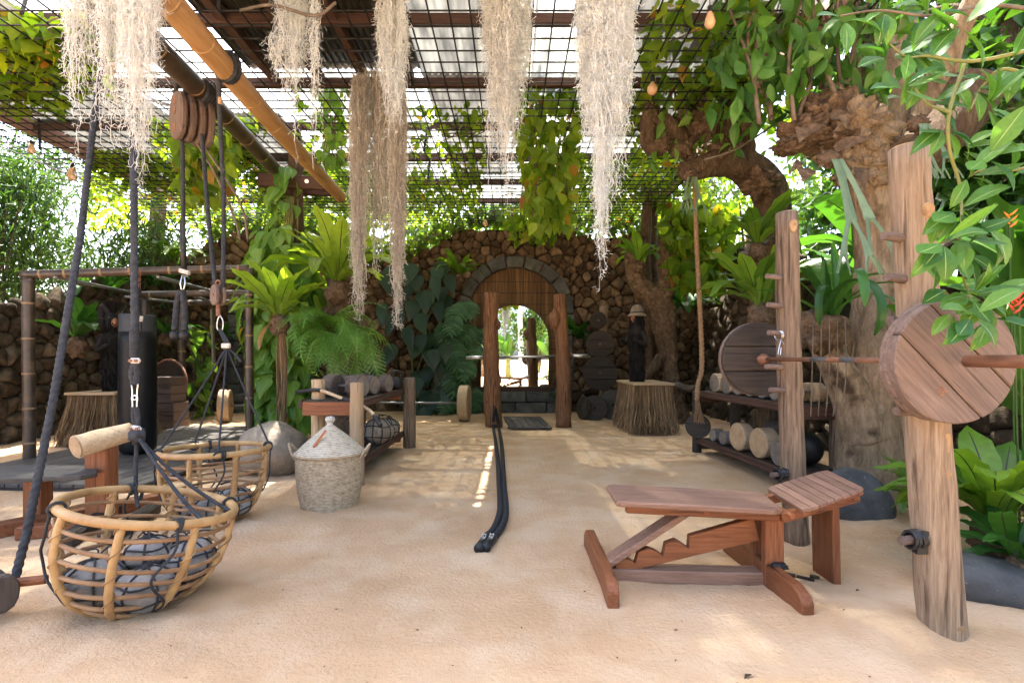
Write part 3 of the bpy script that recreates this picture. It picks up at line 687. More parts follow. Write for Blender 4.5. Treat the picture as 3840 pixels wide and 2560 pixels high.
bar = thing('barbell', 'rusty long barbell resting on pegs of the two log posts', 'barbell', (bp(2.8).x, 2.8, CH))
MB().tube([bp(3.6), bp(2.2)], .0145, 14).build('shaft', m_rust, bar, smooth=True)
for y0, y1 in ((3.05, 2.9), (2.78, 2.66)): MB().tube([bp(y0), bp(y1)], .0152, 14).build('grip_band', m_slate, bar, smooth=True)
MB().tube([bp(2.03), bp(1.6)], .026, 18).build('sleeve', m_rust, bar, smooth=True); MB().tube([bp(3.6), bp(3.98)], .026, 18).build('sleeve', m_rust, bar, smooth=True)
MB().lathe([(.03, -.03), (.042, -.02), (.042, 0), (.03, .01), (.026, .05)], bp(3.6), 16, bd).build('collar', m_rust, bar, smooth=True)
t_, B3, c_ = wood_plate('big planked wooden disc numbered seventy-five on the rusty barbell', bp(2.1), -bd, .273, .05, (-.70, .0, .71), 3, 'redgrey', 'x', rim=True)
Mt = basis(bd, (.62, 0, -.75)).to_4x4(); Mt.translation = P(3541, 1468, 2.06); q = Mt.translation; Mt.translation = q-bd*((q-bp(2.1)).dot(bd))+bd*.0258
text_mesh('75', .042, Mt, 'carved_number', wood('red', 'x'), t_)
wood_plate('dark planked wooden disc on the barbell behind the far log post', bp(3.68), bd, .28, .05, (1, 0, 0), 3, 'dark', 'x', rim=-1)

# ---- adjustable bench
red = lambda a: wood('red', a)
bn = thing('weight_bench', 'reddish hardwood adjustable bench with notched strut and grooved seat', 'bench', (1.2, 2.82, 0))
def slab(name, top, th, mat, parent, bev=.006, nrm_=None):
    top = [Vector(p) for p in top]; n = len(top); nv = nrm_ or (top[1]-top[0]).cross(top[2]-top[1]).normalized()
    if nv.z < 0: nv = -nv
    vs = top+[p-nv*th for p in top]
    return mk(name, vs, [tuple(range(n)), tuple(reversed(range(n, 2*n)))]+[((k+1) % n, k, n+k, n+(k+1) % n) for k in range(n)], mat, parent, bev=bev)
def foot(x, y0, y1, h, wdt=.062):
    M = Matrix(((0, 0, 1, x), (1, 0, 0, 0), (0, 1, 0, 0), (0, 0, 0, 1)))
    MB().prism([(y0, -.02), (y1, -.02), (y1, h*.6), (y1-.06, h), (y0+.09, h), (y0+.025, h*.85), (y0, h*.6)], M, wdt).build('foot', red('y'), bn, bev=.006)
foot(.53, 2.50, 3.34, .135); foot(1.47, 2.38, 3.28, .14)
MB().beam((.55, 2.83, .045), (1.46, 2.80, .035), .11, .075).build('base_rail', wood('benchtop', 'x'), bn, bev=.006)
for yy, w_ in ((2.745, .055), (2.885, .055)): MB().box((1.49, yy, .215), (.105, w_, .40)).build('upright', red('z'), bn, bev=.005)
Mn = Matrix(((1, 0, 0, 0), (0, 0, 1, 2.815), (0, 1, 0, 0), (0, 0, 0, 1)))
a_, b_ = Vector((.60, .045)), Vector((1.44, .245)); dr = (b_-a_).normalized(); up = Vector((-dr.y, dr.x)); Ls = (b_-a_).length
notch = [(0, .0)]+[(Ls, 0), (Ls, .135)]+[(Ls*k, h) for k, h in ((.55, .118), (.525, .05), (.49, .085), (.455, .115), (.38, .108), (.345, .04), (.31, .075), (.26, .105), (.19, .098), (.15, .035), (.12, .065), (.07, .085), (.02, .06))]
MB().prism([tuple(a_+dr*x+up*y) for x, y in notch], Mn, .05).build('notched_strut', red('x'), bn, bev=.004)
slab('backrest', [(.575, 2.665, .518), (.60, 2.64, .517), (1.44, 2.63, .475), (1.50, 2.66, .472), (1.555, 2.98, .472), (1.50, 3.0, .474), (.63, 3.0, .52), (.585, 2.97, .52)], .034, wood('benchtop', 'x'), bn, .008)
for yy in (2.70, 2.95): MB().beam((.64, yy, .463), (1.50, yy, .418), .04, .05).build('backrest_rail', red('x'), bn, bev=.004)
MB().beam((1.08, 2.82, .452), (.545, 2.82, .10), .115, .036).build('prop_board', wood('benchtop', 'x'), bn, bev=.005)
MB().tube([(1.085, 2.67, .45), (1.085, 2.98, .45)], .017, 12).build('pivot_pin', red('y'), bn)
MB().tube([(1.535, 2.625, .44), (1.535, 3.02, .44)], .015, 12).build('hinge_pin', red('y'), bn)
st = [Vector((1.565, 2.585, .488)), Vector((1.60, 2.56, .497)), Vector((1.89, 2.60, .588)), Vector((1.925, 2.64, .598)), Vector((1.99, 3.02, .60)), Vector((1.97, 3.06, .595)), Vector((1.64, 3.06, .493)), Vector((1.605, 3.02, .483))]
# grooved seat: eight slats on a board
na = 8
for k in range(na):
    u0, u1 = k/na, (k+1)/na-.006
    def pt(u, v):
        n0 = Vector((1.565, 2.575, .488)).lerp(Vector((1.925, 2.615, .598)), u); f0 = Vector((1.61, 3.045, .484)).lerp(Vector((1.995, 3.045, .602)), u); return n0.lerp(f0, v)
    e = .05 if k in (0, na-1) else 0
    slab('seat_slat', [pt(u0, e if k == 0 else 0), pt(u1, e if k == na-1 else 0), pt(u1, 1-(e if k == na-1 else 0)), pt(u0, 1-(e if k == 0 else 0))], .02, wood('benchtop', 'y'), bn, .003)
slab('seat_board', [p-Vector((0, 0, .021)) for p in (pt(.01, .03), pt(.985, .02), pt(.985, .97), pt(.01, .97))], .02, red('y'), bn)
for yy in (2.68, 2.95): MB().beam((1.50, yy, .415), (1.93, yy, .535), .04, .055).build('seat_rail', red('x'), bn, bev=.004)
MB().beam((1.875, 2.86, -.03), (1.86, 2.86, .555), .20, .045, (1, 0, 0)).build('front_leg', red('z'), bn, bev=.005)
MB().tube([(1.90, 2.645, .535), (1.90, 3.0, .535)], .016, 12).build('pin', red('y'), bn)
for k, (px, py, L_) in enumerate(((2965, 2160, .05), (3020, 2170, .09), (3055, 2165, .05))):
    g = G(px, py); tag(MB().box((g.x, g.y, gz(g.x, g.y)+.004), (L_, .03, .014), Matrix.Rotation(-.6, 3, 'Z')).build('buried_slat', wood('dark', 'x')), ('short dark slat half buried closest to the bench upright', 'longest dark slat half buried between bench upright and seat leg', 'short dark slat half buried closest to the seat leg')[k], 'slat')
wr = MB()
wr.blob((1.50, 2.70, .135), (.05, .03, .022), 12, 8, .5, 3, 3)
wr.build('rubber_tie', m_rubber, bn)

# ---- shelving racks
def rack(label, x0, x1, y0, y1, zlo, zup, legs, yaw=0, post='log', c=None, trim='beam'):
    c = Vector(((x0+x1)/2, (y0+y1)/2, 0)); t = thing('weight_rack', label, 'rack', c); Rz = Matrix.Rotation(yaw, 3, 'Z')
    tr = lambda p: c+Rz @ (Vector(p)-c)
    for z in (zlo, zup):
        nb_ = 3
        for k in range(nb_):
            xa, xb = x0+(x1-x0)*k/nb_+.004, x0+(x1-x0)*(k+1)/nb_-.004
            MB().box(tr(((xa+xb)/2, (y0+y1)/2, z)), (xb-xa, y1-y0, .03), Rz).build('shelf_board', wood('dark', 'y'), t, bev=.004)
        for x in (x0-.022, x1+.022): 
            MB().box(tr((x, (y0+y1)/2, z-.02)), (.035, y1-y0+.02, .085), Rz).build('side_rail', wood(trim, 'y'), t, bev=.006)
            MB().box(tr((x-.021 if x < c.x else x+.021, (y0+y1)/2, z-.035)), (.02, y1-y0+.02, .03), Rz).build('trim_strip', wood(trim, 'y'), t, bev=.004)
        for y in (y0, y1): MB().box(tr(((x0+x1)/2, y, z-.07)), (x1-x0, .03, .14), Rz).build('end_rail', wood('red' if label.startswith('two-tier weight') else 'beam', 'x'), t, bev=.004)
    for i, (x, y, h, r, kind) in enumerate(legs):
        p = tr((x, y, 0)); log('leg', (p.x, p.y, -.05), (p.x, p.y, h), r*1.08, r, wood(kind, 'z'), t, 20+i+int(c.x*3), n=12, m=10)
        MB().tube([(p.x, p.y, h-.002), (p.x, p.y, h+.004)], r*.9, 12).build('cut_end', m_cut if kind == 'palelog' else m_cutg, t)
    return t, tr
lr, ltr = rack('two-tier weight rack on pale logs beside the woven lidded basket', -2.2, -1.62, 5.05, 7.0, .225, .845, [(-1.60, 4.95, 1.05, .068, 'palelog'), (-2.13, 5.28, 1.07, .07, 'palelog'), (-1.50, 7.02, 1.02, .085, 'barklog'), (-2.22, 7.02, 1.0, .08, 'barklog')])
rr_, rtr = rack('two-tier dark weight rack beside the hanging hemp rope', 2.66, 3.14, 4.75, 6.68, .19, .84, [(2.64, 6.72, .84, .06, 'dark'), (3.18, 6.70, .86, .06, 'dark'), (3.22, 4.80, .92, .075, 'barklog'), (3.16, 5.75, .84, .05, 'dark'), (2.72, 4.72, .80, .05, 'dark')], yaw=.06)

# ---- things on the left rack
def dumbbell(label, c, axis, R_, Lh, gap, mat, group=None, rh=.018, mh=None):
    c = Vector(c); ax = Vector(axis).normalized(); t = thing('dumbbell', label, 'dumbbell', (c.x, c.y, c.z-R_), group)
    for s_ in (-1, 1):
        a = c+ax*s_*gap/2; b = c+ax*s_*(gap/2+Lh)
        MB().lathe([(R_*.9, 0), (R_, .012), (R_, Lh-.012), (R_*.92, Lh)], a, 22, ax*s_, wob(c.x*3+s_, .03, 22)).build('head', mat, t)
        MB().lathe([(R_*.9, 0), (R_*.88, .003)], b, 22, ax*s_).build('end_grain', m_cutg, t)
    MB().tube([c-ax*(gap/2+.02), c+ax*(gap/2+.02)], rh, 10).build('handle', mh or wood('grey', 'x'), t, smooth=True)
zs = .86
dumbbell('biggest dark wooden dumbbell on the left rack behind the log legs', (-1.93, 5.55, zs+.13), (1, -.35, 0), .13, .16, .18, wood('weight', 'x'))
dumbbell('second dark wooden dumbbell tucked behind the biggest one', (-1.90, 5.92, zs+.12), (1, -.3, 0), .12, .15, .18, wood('weight', 'x'))
dumbbell('reddish brown short dumbbell with pale end disc on the left rack', (-1.80, 6.3, zs+.12), (1, -.25, 0), .12, .11, .2, wood('redgrey', 'x'))
dumbbell('pale wooden dumbbell half hidden behind the hanging fern', (-1.84, 6.55, zs+.095), (1, -.2, 0), .095, .1, .16, wood('pale', 'x'))
def kettle(label, c, r, rot):
    c = Vector(c); t = thing('kettlebell', label, 'kettlebell', c)
    MB().lathe([(r*.55, 0), (r*.85, r*.25), (r, r*.8), (r*.88, r*1.4), (r*.5, r*1.75), (r*.2, r*1.85)], c, 20).build('ball', m_rubber, t, smooth=True)
    d = Vector((math.cos(rot), math.sin(rot), 0)); hp = [c+d*(r*x)+Vector((0, 0, r*z)) for x, z in ((-.5, 1.5), (-.62, 2.1), (-.45, 2.55), (0, 2.65), (.45, 2.55), (.62, 2.1), (.5, 1.5))]
    MB().tube(spline(hp, 4), r*.16, 8).build('handle', m_rubber, t, smooth=True)
kettle('black kettlebell at the far rack corner by the stump leg', (-1.66, 6.86, zs), .10, .4)
kettle('black kettlebell behind the reddish dumbbell', (-1.93, 6.8, zs), .105, .2)
club = thing('fighting_stick', 'long bent stick with cord grips and black rubber ends', 'stick', (-1.85, 4.98, zs))
cpts = spline([P(1112, 1470, 5.3), P(1190, 1462, 5.18), P(1275, 1490, 5.1), P(1330, 1510, 5.05), P(1380, 1535, 5.02), P(1402, 1556, 4.96), P(1425, 1592, 4.9)], 6)
MB().tube(cpts, .018, 10).build('shaft', wood('pale', 'x'), club, smooth=True)
for a, b, r in ((0, 7, .021), (13, 19, .022), (30, 36, .021)): MB().tube(cpts[a:b+1], r, 10).build('black_grip', m_rubber, club, smooth=True)
MB().blob(cpts[-1], (.027, .027, .027), amp=0).build('end_knob', m_rubber, club, smooth=True); MB().tube(cpts[20:23], .024, 10).build('steel_ring', m_chrome, club, smooth=True)
def netted(label, c, rad, seed, group=None, dens=4, mat=None, knotup=True):
    c = Vector(c); t = thing('netted_stone', label, 'stone', (c.x, c.y, c.z-rad[2]), group); M = Matrix.Rotation(seed*1.3, 3, 'Z')
    MB().blob(c, rad, 18, 12, .14, seed, M=M).build('stone', mat or m_pebble, t, smooth=True)
    net = MB(); k = 1.035
    for i in range(dens):
        a = PI*i/dens+seed; pts = []
        for j in range(19):
            th = 2*PI*j/18; d = Vector((math.cos(a)*math.sin(th), math.sin(a)*math.sin(th), math.cos(th)))
            q = k+.14*noise.noise(d*1.5+Vector((seed*7.3, seed*1.7, 3)))
            pts.append(c+M @ Vector((d.x*rad[0]*q, d.y*rad[1]*q, d.z*rad[2]*q)))
        net.tube(pts, .0055, 5, False)
    for zz in (-.35, .45):
        pts = []; s_ = math.sqrt(1-zz*zz)
        for j in range(19):
            a = 2*PI*j/18; d = Vector((math.cos(a)*s_, math.sin(a)*s_, zz+.08*math.sin(3*a+seed)))
            q = k+.14*noise.noise(d*1.5+Vector((seed*7.3, seed*1.7, 3))); pts.append(c+M @ Vector((d.x*rad[0]*q, d.y*rad[1]*q, d.z*rad[2]*q)))
        net.tube(pts, .0055, 5, False)
    if knotup:
        top = c+Vector((0, 0, rad[2]*1.02)); net.blob(top, (.024, .024, .02), 8, 6, .3, seed)
        for q in range(3): net.tube(bez(top, top+Vector((rnd.uniform(-.06, .06), rnd.uniform(-.06, .06), .07)), top+Vector((rnd.uniform(-.12, .12), rnd.uniform(-.12, .12), .02)), 6), .0045, 5)
    net.build('net', m_twine, t, smooth=True); return t
netted('large pale grey stone in a black rope net on the lower left shelf', (-1.68, 6.02, .24+.155), (.19, .18, .16), 2, dens=5, mat=m_boulder)
netted('smaller grey netted stone beside the large one on the lower shelf', (-1.66, 6.5, .24+.12), (.14, .14, .125), 5, dens=4, mat=m_boulder)
sp = MB(); q0 = Vector((-1.68, 5.22, .25))
sp.tube(spline([q0+Vector(v) for v in ((-.12, .05, .02), (-.05, .12, .05), (.06, .1, .06), (.09, -.02, .03), (.04, -.12, .03), (-.06, -.1, .03), (-.1, 0, .03))], 6), .026, 8)
tag(sp.build('fabric_strap', m_rubber, smooth=True), 'black padded strap loop lying on the lower left shelf', 'strap')

# ---- things on the right rack
def rlog(label, p, ax, R_, L_, mat, cut, group=None, nm='wooden_weight'):
    p = Vector(p); ax = Vector(ax).normalized(); t = thing(nm, label, 'weight', (p.x, p.y, p.z-R_), group)
    MB().lathe([(R_*.95, 0), (R_, .012), (R_*.98, L_-.012), (R_*.92, L_)], p, 22, ax, wob(p.y*5, .05, 22)).build('block', mat, t)
    MB().lathe([(R_*.9, -.004), (R_*.93, .003)], p, 22, ax, wob(p.y*5, .05, 22)).build('end_grain', cut, t)
axw = Vector((1, .12, 0)); zu = .857
names = ['pale wooden dumbbell nearest the rope on the upper shelf', 'pale wooden dumbbell second from the rope on the upper shelf', 'brownish wooden dumbbell third from the rope on the upper shelf', 'brownish wooden dumbbell fourth from the rope on the upper shelf', 'small grey wooden dumbbell fifth from the rope', 'small grey wooden dumbbell sixth from the rope', 'cream wooden dumbbell behind the far log post on the upper shelf']
for k, (y, r, kind) in enumerate(((6.42, .125, 'pale'), (6.12, .125, 'pale'), (5.84, .105, 'log'), (5.58, .1, 'log'), (5.33, .088, 'grey'), (5.1, .088, 'grey'), (4.86, .1, 'pale'))):
    p = rtr((2.72, y, zu+r)); dumbbell(names[k], p+axw*.2, axw, r, .11, .14, wood(kind, 'x'))
rlog('stubby cream log weight on the upper shelf behind hanging leaves', rtr((3.0, 4.98, zu+.1)), (1, .3, 0), .1, .14, wood('pale', 'x'), m_cut)
zl = .207
wood_plate('black wooden plate with a square hole leaning at the rope end', rtr((2.62, 6.64, zl+.165)), (-.55, -1, .12), .165, .045, (1, 0, 0), 1, 'dark', 'x', rim=0)
rlog('smallest grey round log weight beside the black plate', rtr((2.70, 6.38, zl+.085)), (1, .1, 0), .085, .13, wood('grey', 'x'), m_cutg)
rlog('small grey round log weight second from the black plate', rtr((2.70, 6.12, zl+.088)), (1, .1, 0), .088, .14, wood('grey', 'x'), m_cutg)
rlog('tall pale round log weight on the lower shelf', rtr((2.68, 5.74, zl+.165)), (1, .1, 0), .165, .14, wood('pale', 'x'), m_cut)
rlog('largest pale round log weight on the lower shelf', rtr((2.68, 5.30, zl+.165)), (1, .1, 0), .165, .17, wood('pale', 'x'), m_cut)
rlog('dark grey round log weight beside the far log post', rtr((2.66, 4.90, zl+.125)), (1, .1, 0), .125, .16, wood('grey', 'x'), m_cutg)
rlog('big brown log weight in shadow at the back of the lower shelf', rtr((2.98, 5.62, zl+.19)), (.6, -.5, 0), .19, .16, wood('weight', 'x'), m_cutg)
MB_ = MB().blob(rtr((2.98, 4.95, zl+.17)), (.17, .17, .175), 18, 12, .03, 3)
tag(MB_.build('medicine_ball', m_rubber, smooth=True), 'black heavy ball on the lower shelf behind the far log post', 'ball')

# ---- woven lidded basket
bc = G(1232, 1905); bc.y += .2; bc = Vector((-1.60, 4.22, 0)); wb = thing('lidded_basket', 'grey white woven basket with pointed lid and side handles', 'basket', bc)
def weave(name, cs):
    m = pm(name, cs, scale=30, rough=.85, bump=0, stretch=(1, 1, 1.5)); n = m.node_tree.nodes; l = m.node_tree.links; b = n['Principled BSDF']
    tc = n.new('ShaderNodeTexCoord'); mp = n.new('ShaderNodeMapping'); sep = n.new('ShaderNodeSeparateXYZ'); l.new(tc.outputs['Object'], sep.inputs[0])
    at = n.new('ShaderNodeMath'); at.operation = 'ARCTAN2'; l.new(sep.outputs[0], at.inputs[0]); l.new(sep.outputs[1], at.inputs[1])
    cb = n.new('ShaderNodeCombineXYZ'); l.new(at.outputs[0], cb.inputs[0]); l.new(sep.outputs[2], cb.inputs[1])
    br = n.new('ShaderNodeTexBrick'); br.inputs['Scale'].default_value = 1; br.inputs['Brick Width'].default_value = .075; br.inputs['Row Height'].default_value = .0125; br.inputs['Mortar Size'].default_value = .0022
    br.inputs['Color1'].default_value = (*cs[2][0], 1); br.inputs['Color2'].default_value = (*cs[1][0], 1); br.inputs['Mortar'].default_value = (*cs[0][0], 1); br.inputs['Mortar Smooth'].default_value = .4
    l.new(cb.outputs[0], br.inputs['Vector']); old = b.inputs['Base Color'].links[0].from_socket
    mx = n.new('ShaderNodeMixRGB'); mx.blend_type = 'MIX'; mx.inputs[0].default_value = .5; l.new(old, mx.inputs[1]); l.new(br.outputs[0], mx.inputs[2]); l.new(mx.outputs[0], b.inputs['Base Color'])
    bu = n.new('ShaderNodeBump'); bu.inputs['Strength'].default_value = .8; bu.inputs['Distance'].default_value = .006; bu.invert = True; l.new(br.outputs['Fac'], bu.inputs['Height']); l.new(bu.outputs[0], b.inputs['Normal']); return m
m_bask = weave('woven_body', [((.17, .105, .05), .35), ((.46, .36, .24), .5), ((.64, .54, .40), .68)]); m_lid = weave('woven_lid', [((.28, .20, .12), .35), ((.58, .50, .385), .5), ((.72, .65, .53), .68)])
prof = []
for i in range(41):                                    # coiled rows give the body its ribs
    t = i/40; r = .232+.05*t+.014*math.sin(t*PI); z = t*.485; prof.append((r+(.0035 if i % 2 else 0), z))
MB().lathe(prof, bc-Vector((0, 0, .01)), 40).build('body', m_bask, wb, smooth=True)
MB().ring(bc+Vector((0, 0, .48)), .287, .013, n=36).build('rim', m_bask, wb, smooth=True)
lp = []
for i in range(31):
    t = i/30; r = .29*(1-t)**1.15+.03*t; z = .485+.235*t-.03*math.sin(t*PI)*0+.02*math.sin(t*PI); lp.append((r+(.003 if i % 2 else 0), z))
MB().lathe(lp, bc, 40).build('lid', m_lid, wb, smooth=True)
MB().lathe([(.028, .71), (.026, .735), (.045, .765), (.04, .785), (.02, .795)], bc, 8).build('knob', m_white, wb)
for s_ in (-1, 1):
    h = Vector((s_*.985, -.17, 0)); e = bc+Vector((s_*.28, -.05*s_*0, .43)); yv = Vector((0, 1, 0))
    MB().tube(spline([e-yv*.07, e+h*.035-yv*.055+Vector((0, 0, .06)), e+h*.075+Vector((0, 0, .125)), e+h*.035+yv*.055+Vector((0, 0, .06)), e+yv*.07], 6), .011, 7).build('handle', m_bask, wb, smooth=True)
tgp = P(1195, 1640, 4.02); slab('leather_tag', [tgp+Vector(v) for v in ((-.055, -.0, -.075), (-.035, -.015, -.085), (.055, .03, .05), (.035, .045, .06))], .004, plain('tan_leather', (.38, .11, .03), .6), wb, .001)

# ---- boulders and slabs
tag(MB().blob((-2.72, 5.45, .27), (.37, .34, .315), 26, 18, .16, 3, 1.3).build('boulder', m_boulder, smooth=True), 'large smooth tan boulder behind the woven lidded basket', 'boulder')
tag(MB().blob((2.82, 3.9, .16), (.32, .09, .235), 22, 14, .12, 6, 1.2, M=Matrix.Rotation(.42, 3, 'Y') @ Matrix.Rotation(-.3, 3, 'X')).build('stone_slab', m_slate, smooth=True), 'dark flat oval stone leaning behind the bench seat', 'stone')
tag(MB().blob((2.75, 2.72, .02), (.42, .25, .15), 22, 14, .16, 8, 1.2, M=Matrix.Rotation(.2, 3, 'Y')).build('stone_slab', m_slate, smooth=True), 'dark smooth stone under the fern beside the pale log post', 'stone')

# ---- pull-up posts, steel bar, slatted mat, battle rope
lp_ = thing('log_post', 'knotty red log post anchoring the black battle rope', 'post', (-.35, 9.2, 0))
log('log', P(1853, 1605, 9.2), P(1842, 1098, 9.2), .165, .135, wood('redlog', 'z'), lp_, 12, m=26, amp=.16, bend=.03)
for (zz, a, s_) in ((1.2, -2.6, .1), (1.95, -.6, .09), (.9, -.5, .1), (.5, -2.2, .07)): MB().blob((-.37+.13*math.cos(a), 9.2+.13*math.sin(a), zz), (s_*.6, s_*.5, s_), 10, 8, .3, zz).build('knot', wood('redlog', 'z'), lp_, smooth=True)
rp_ = thing('log_post', 'knotty red log post with a swollen shoulder by the mirror', 'post', (.97, 9.2, 0))
log('log', P(2112, 1600, 9.2), P(2098, 1105, 9.2), .15, .12, wood('redlog', 'z'), rp_, 15, m=26, amp=.16, bend=.03)
MB().blob(P(2078, 1198, 9.12), (.1, .1, .2), 12, 10, .3, 4).build('knot', wood('redlog', 'z'), rp_, smooth=True)
pb = thing('steel_bar', 'long silver steel bar held behind the two red log posts', 'bar', (.2, 9.42, 1.34))
yb = 9.40; zb0 = CH+(1345-1336)/F*yb
MB().tube([P(1820, 1340, yb), P(2130, 1335, yb)], .024, 14).build('shaft', m_chrome, pb, smooth=True)
MB().tube([P(1748, 1341, yb), P(1830, 1340, yb)], .038, 14).build('sleeve', m_chrome, pb, smooth=True); MB().tube([P(2125, 1335, yb), P(2216, 1334, yb)], .036, 14).build('sleeve', m_chrome, pb, smooth=True)
MB().lathe([(.05, 0), (.075, .01), (.075, .035), (.05, .045)], P(2137, 1334, yb), 16, (1, 0, 0)).build('collar', m_rust, pb)
for x_ in (-.36, .95): MB().box((x_, 9.34, zb0-.055), (.07, .3, .05)).build('bracket', m_steel, pb)
mat_ = thing('slatted_mat', 'small dark slatted wooden platform between the red log posts', 'platform', (.35, 9.6, 0))
for k in range(6):
    a0, a1 = k/6+.008, (k+1)/6-.008; fl, fr_ = Vector((-.19, 10.4, .055)), Vector((.62, 10.4, .055)); nl, nr_ = Vector((-.04, 8.72, .055)), Vector((.74, 8.72, .055))
    slab('slat', [nl.lerp(nr_, a0), nl.lerp(nr_, a1), fl.lerp(fr_, a1), fl.lerp(fr_, a0)], .03, wood('deck', 'y'), mat_, .004)
for y in (8.95, 9.55, 10.2): MB().box((.29, y, .005), (.74, .06, .045)).build('bearer', wood('dark', 'x'), mat_)
m_brope = pm('battle_rope', [((.012, .012, .014), .3), ((.035, .035, .04), .7)], scale=40, rough=.75, bump=.4, bscale=120, bdist=.004, spots=((.6, .55, .4), 17, .74, .03))
br_ = thing('battle_rope', 'black battle rope looped on the log post with two lettered grips', 'rope', (-.15, 6, 0))
def twist(pts, r, lobes=3, pitch=6, step=.5, n=12, amp=.13):
    pts = resample(pts, r*step); ph = 2*PI*step/pitch
    return MB().tube(pts, r, n, True, lambda i, a: 1+amp*math.cos(lobes*(a-i*ph)))
for lst in ([(1856, 1535, .27), (1851, 1570, .1), (1850, 1600, .028), (1858, 1650), (1866, 1720), (1871, 1800), (1876, 1880), (1872, 1930), (1850, 1980), (1822, 2015), (1797, 2062)], [(1858, 1530, .29), (1866, 1568, .12), (1870, 1602, .028), (1880, 1655), (1886, 1740), (1891, 1830), (1897, 1895), (1893, 1945), (1872, 1990), (1848, 2022), (1822, 2062)]):
    pts = []
    for q in lst:
        if len(q) == 3 and q[2] > .05: pts.append(P(q[0], q[1], 9.02))
        else: g = PZ(q[0], q[1], .028); pts.append(Vector((g.x, g.y, gz(g.x, g.y)+.026)))
    pts = spline(pts, 10); twist(pts, .026, 3, 4, .6, 10, .08).build('strand', m_brope, br_, smooth=True)
    e0, e1 = pts[-1], pts[-13]; dv = (e0-e1).normalized()
    MB().tube([e0-dv*.21, e0-dv*.2, e0+dv*.0, e0+dv*.012], [.027, .031, .031, .026], 16).build('grip', m_rubber, br_, smooth=True)
    MB().tube([e0-dv*.015, e0+dv*.016], .034, 16).build('end_cap', m_rubber, br_, smooth=True)
    Mt = basis(Vector((0, -.45, 1)), dv).to_4x4(); zz = Mt.col[2].to_3d(); Mt.translation = e0-dv*.105+zz*.0318
    text_mesh('S3VES', .045, Mt, 'lettering', m_white, br_)
MB().ring(P(1856, 1535, 9.02), .07, .012, (1, .2, .3)).build('anchor_ring', m_steel, br_, smooth=True)

# ---- plate pole with hanging and leaning discs
pp = thing('plate_pole', 'weathered pole with pegs holding dark wooden discs by the wall', 'pole', (2.05, 10.7, 0))
log('log', (2.05, 10.75, -.05), (2.05, 10.75, CH+195/F*10.7), .10, .095, wood('log', 'z'), pp, 5)
MB().tube([(2.05, 10.75, 2.44), (2.05, 10.75, 2.467)], .09, 12).build('cut_end', m_cut, pp)
for lab, px, py, r, dd, th in (('small dark wooden disc hung topmost on the plate pole', 2244, 1201, .185, 10.55, .06), ('medium dark wooden disc hung second on the plate pole', 2250, 1290, .30, 10.5, .06), ('large dark wooden disc hung lowest on the plate pole', 2250, 1398, .375, 10.5, .07)):
    wood_plate(lab, P(px, py, dd), (-.12, -1, 0), r, th, (1, 0, 0), 3 if r > .25 else 1, 'dark', 'x', rim=-1)
    MB().tube([P(px, py, dd+.2), P(px, py, dd-.13)], .028, 10).build('peg', wood('redgrey', 'y'), pp)
for lab, px, py, r, dd, ax in (('grey black wooden disc standing at the foot of the plate pole', 2298, 1523, .32, 10.35, (-.1, -1, .12)), ('thick dark wooden disc leaning against its larger neighbour', 2230, 1530, .27, 10.15, (-.25, -1, .1)), ('dark wooden disc standing edge-on at the plate pole foot', 2190, 1528, .25, 10.3, (-1, -.45, .1))):
    c = P(px, py, dd); c.z = r-.01; wood_plate(lab, c, ax, r, .07, (1, 0, 0), 1, 'dark' if r < .3 else 'deck', 'x', rim=0)
    MB().tube([c+Vector(ax).normalized()*.034, c+Vector(ax).normalized()*.037], .03, 10).build('hole_mark', m_mortar, bpy.data.objects[[o.name for o in COL.objects if o.get('label') == lab][0]])

# ---- barbells with wooden wheels on the ground
def gbarbell(label, c1, c2, r, th, m1):
    c1, c2 = Vector(c1), Vector(c2); ax = (c2-c1).normalized(); t = thing('wheel_barbell', label, 'barbell', ((c1.x+c2.x)/2, (c1.y+c2.y)/2, 0))
    MB().tube([c1, c2], .022, 10).build('shaft', m_tube, t, smooth=True)
    for c in (c1, c2):
        MB().lathe([(r*.97, -th/2), (r, -th/2+.01), (r, th/2-.01), (r*.97, th/2)], c, 32, ax, wob(c.x, .02, 32)).build('wheel', m1, t); MB().lathe([(r*.9, -th/2-.003), (r*.9, th/2+.003)], c, 32, ax).build('wheel_face', m_cut, t)
c1 = P(845, 1525, 9.9); c1.z = .33; gbarbell('ground barbell with a pale wooden wheel near the back bamboo post', c1, c1+Vector((1.9, .75, 0)), .335, .2, wood('pale', 'y'))
c2 = P(1742, 1520, 10.05); c2.z = .375; gbarbell('ground barbell with a thick pale wheel beside the monstera', c2, c2+Vector((-2.35, .15, 0)), .375, .2, wood('pale', 'y'))

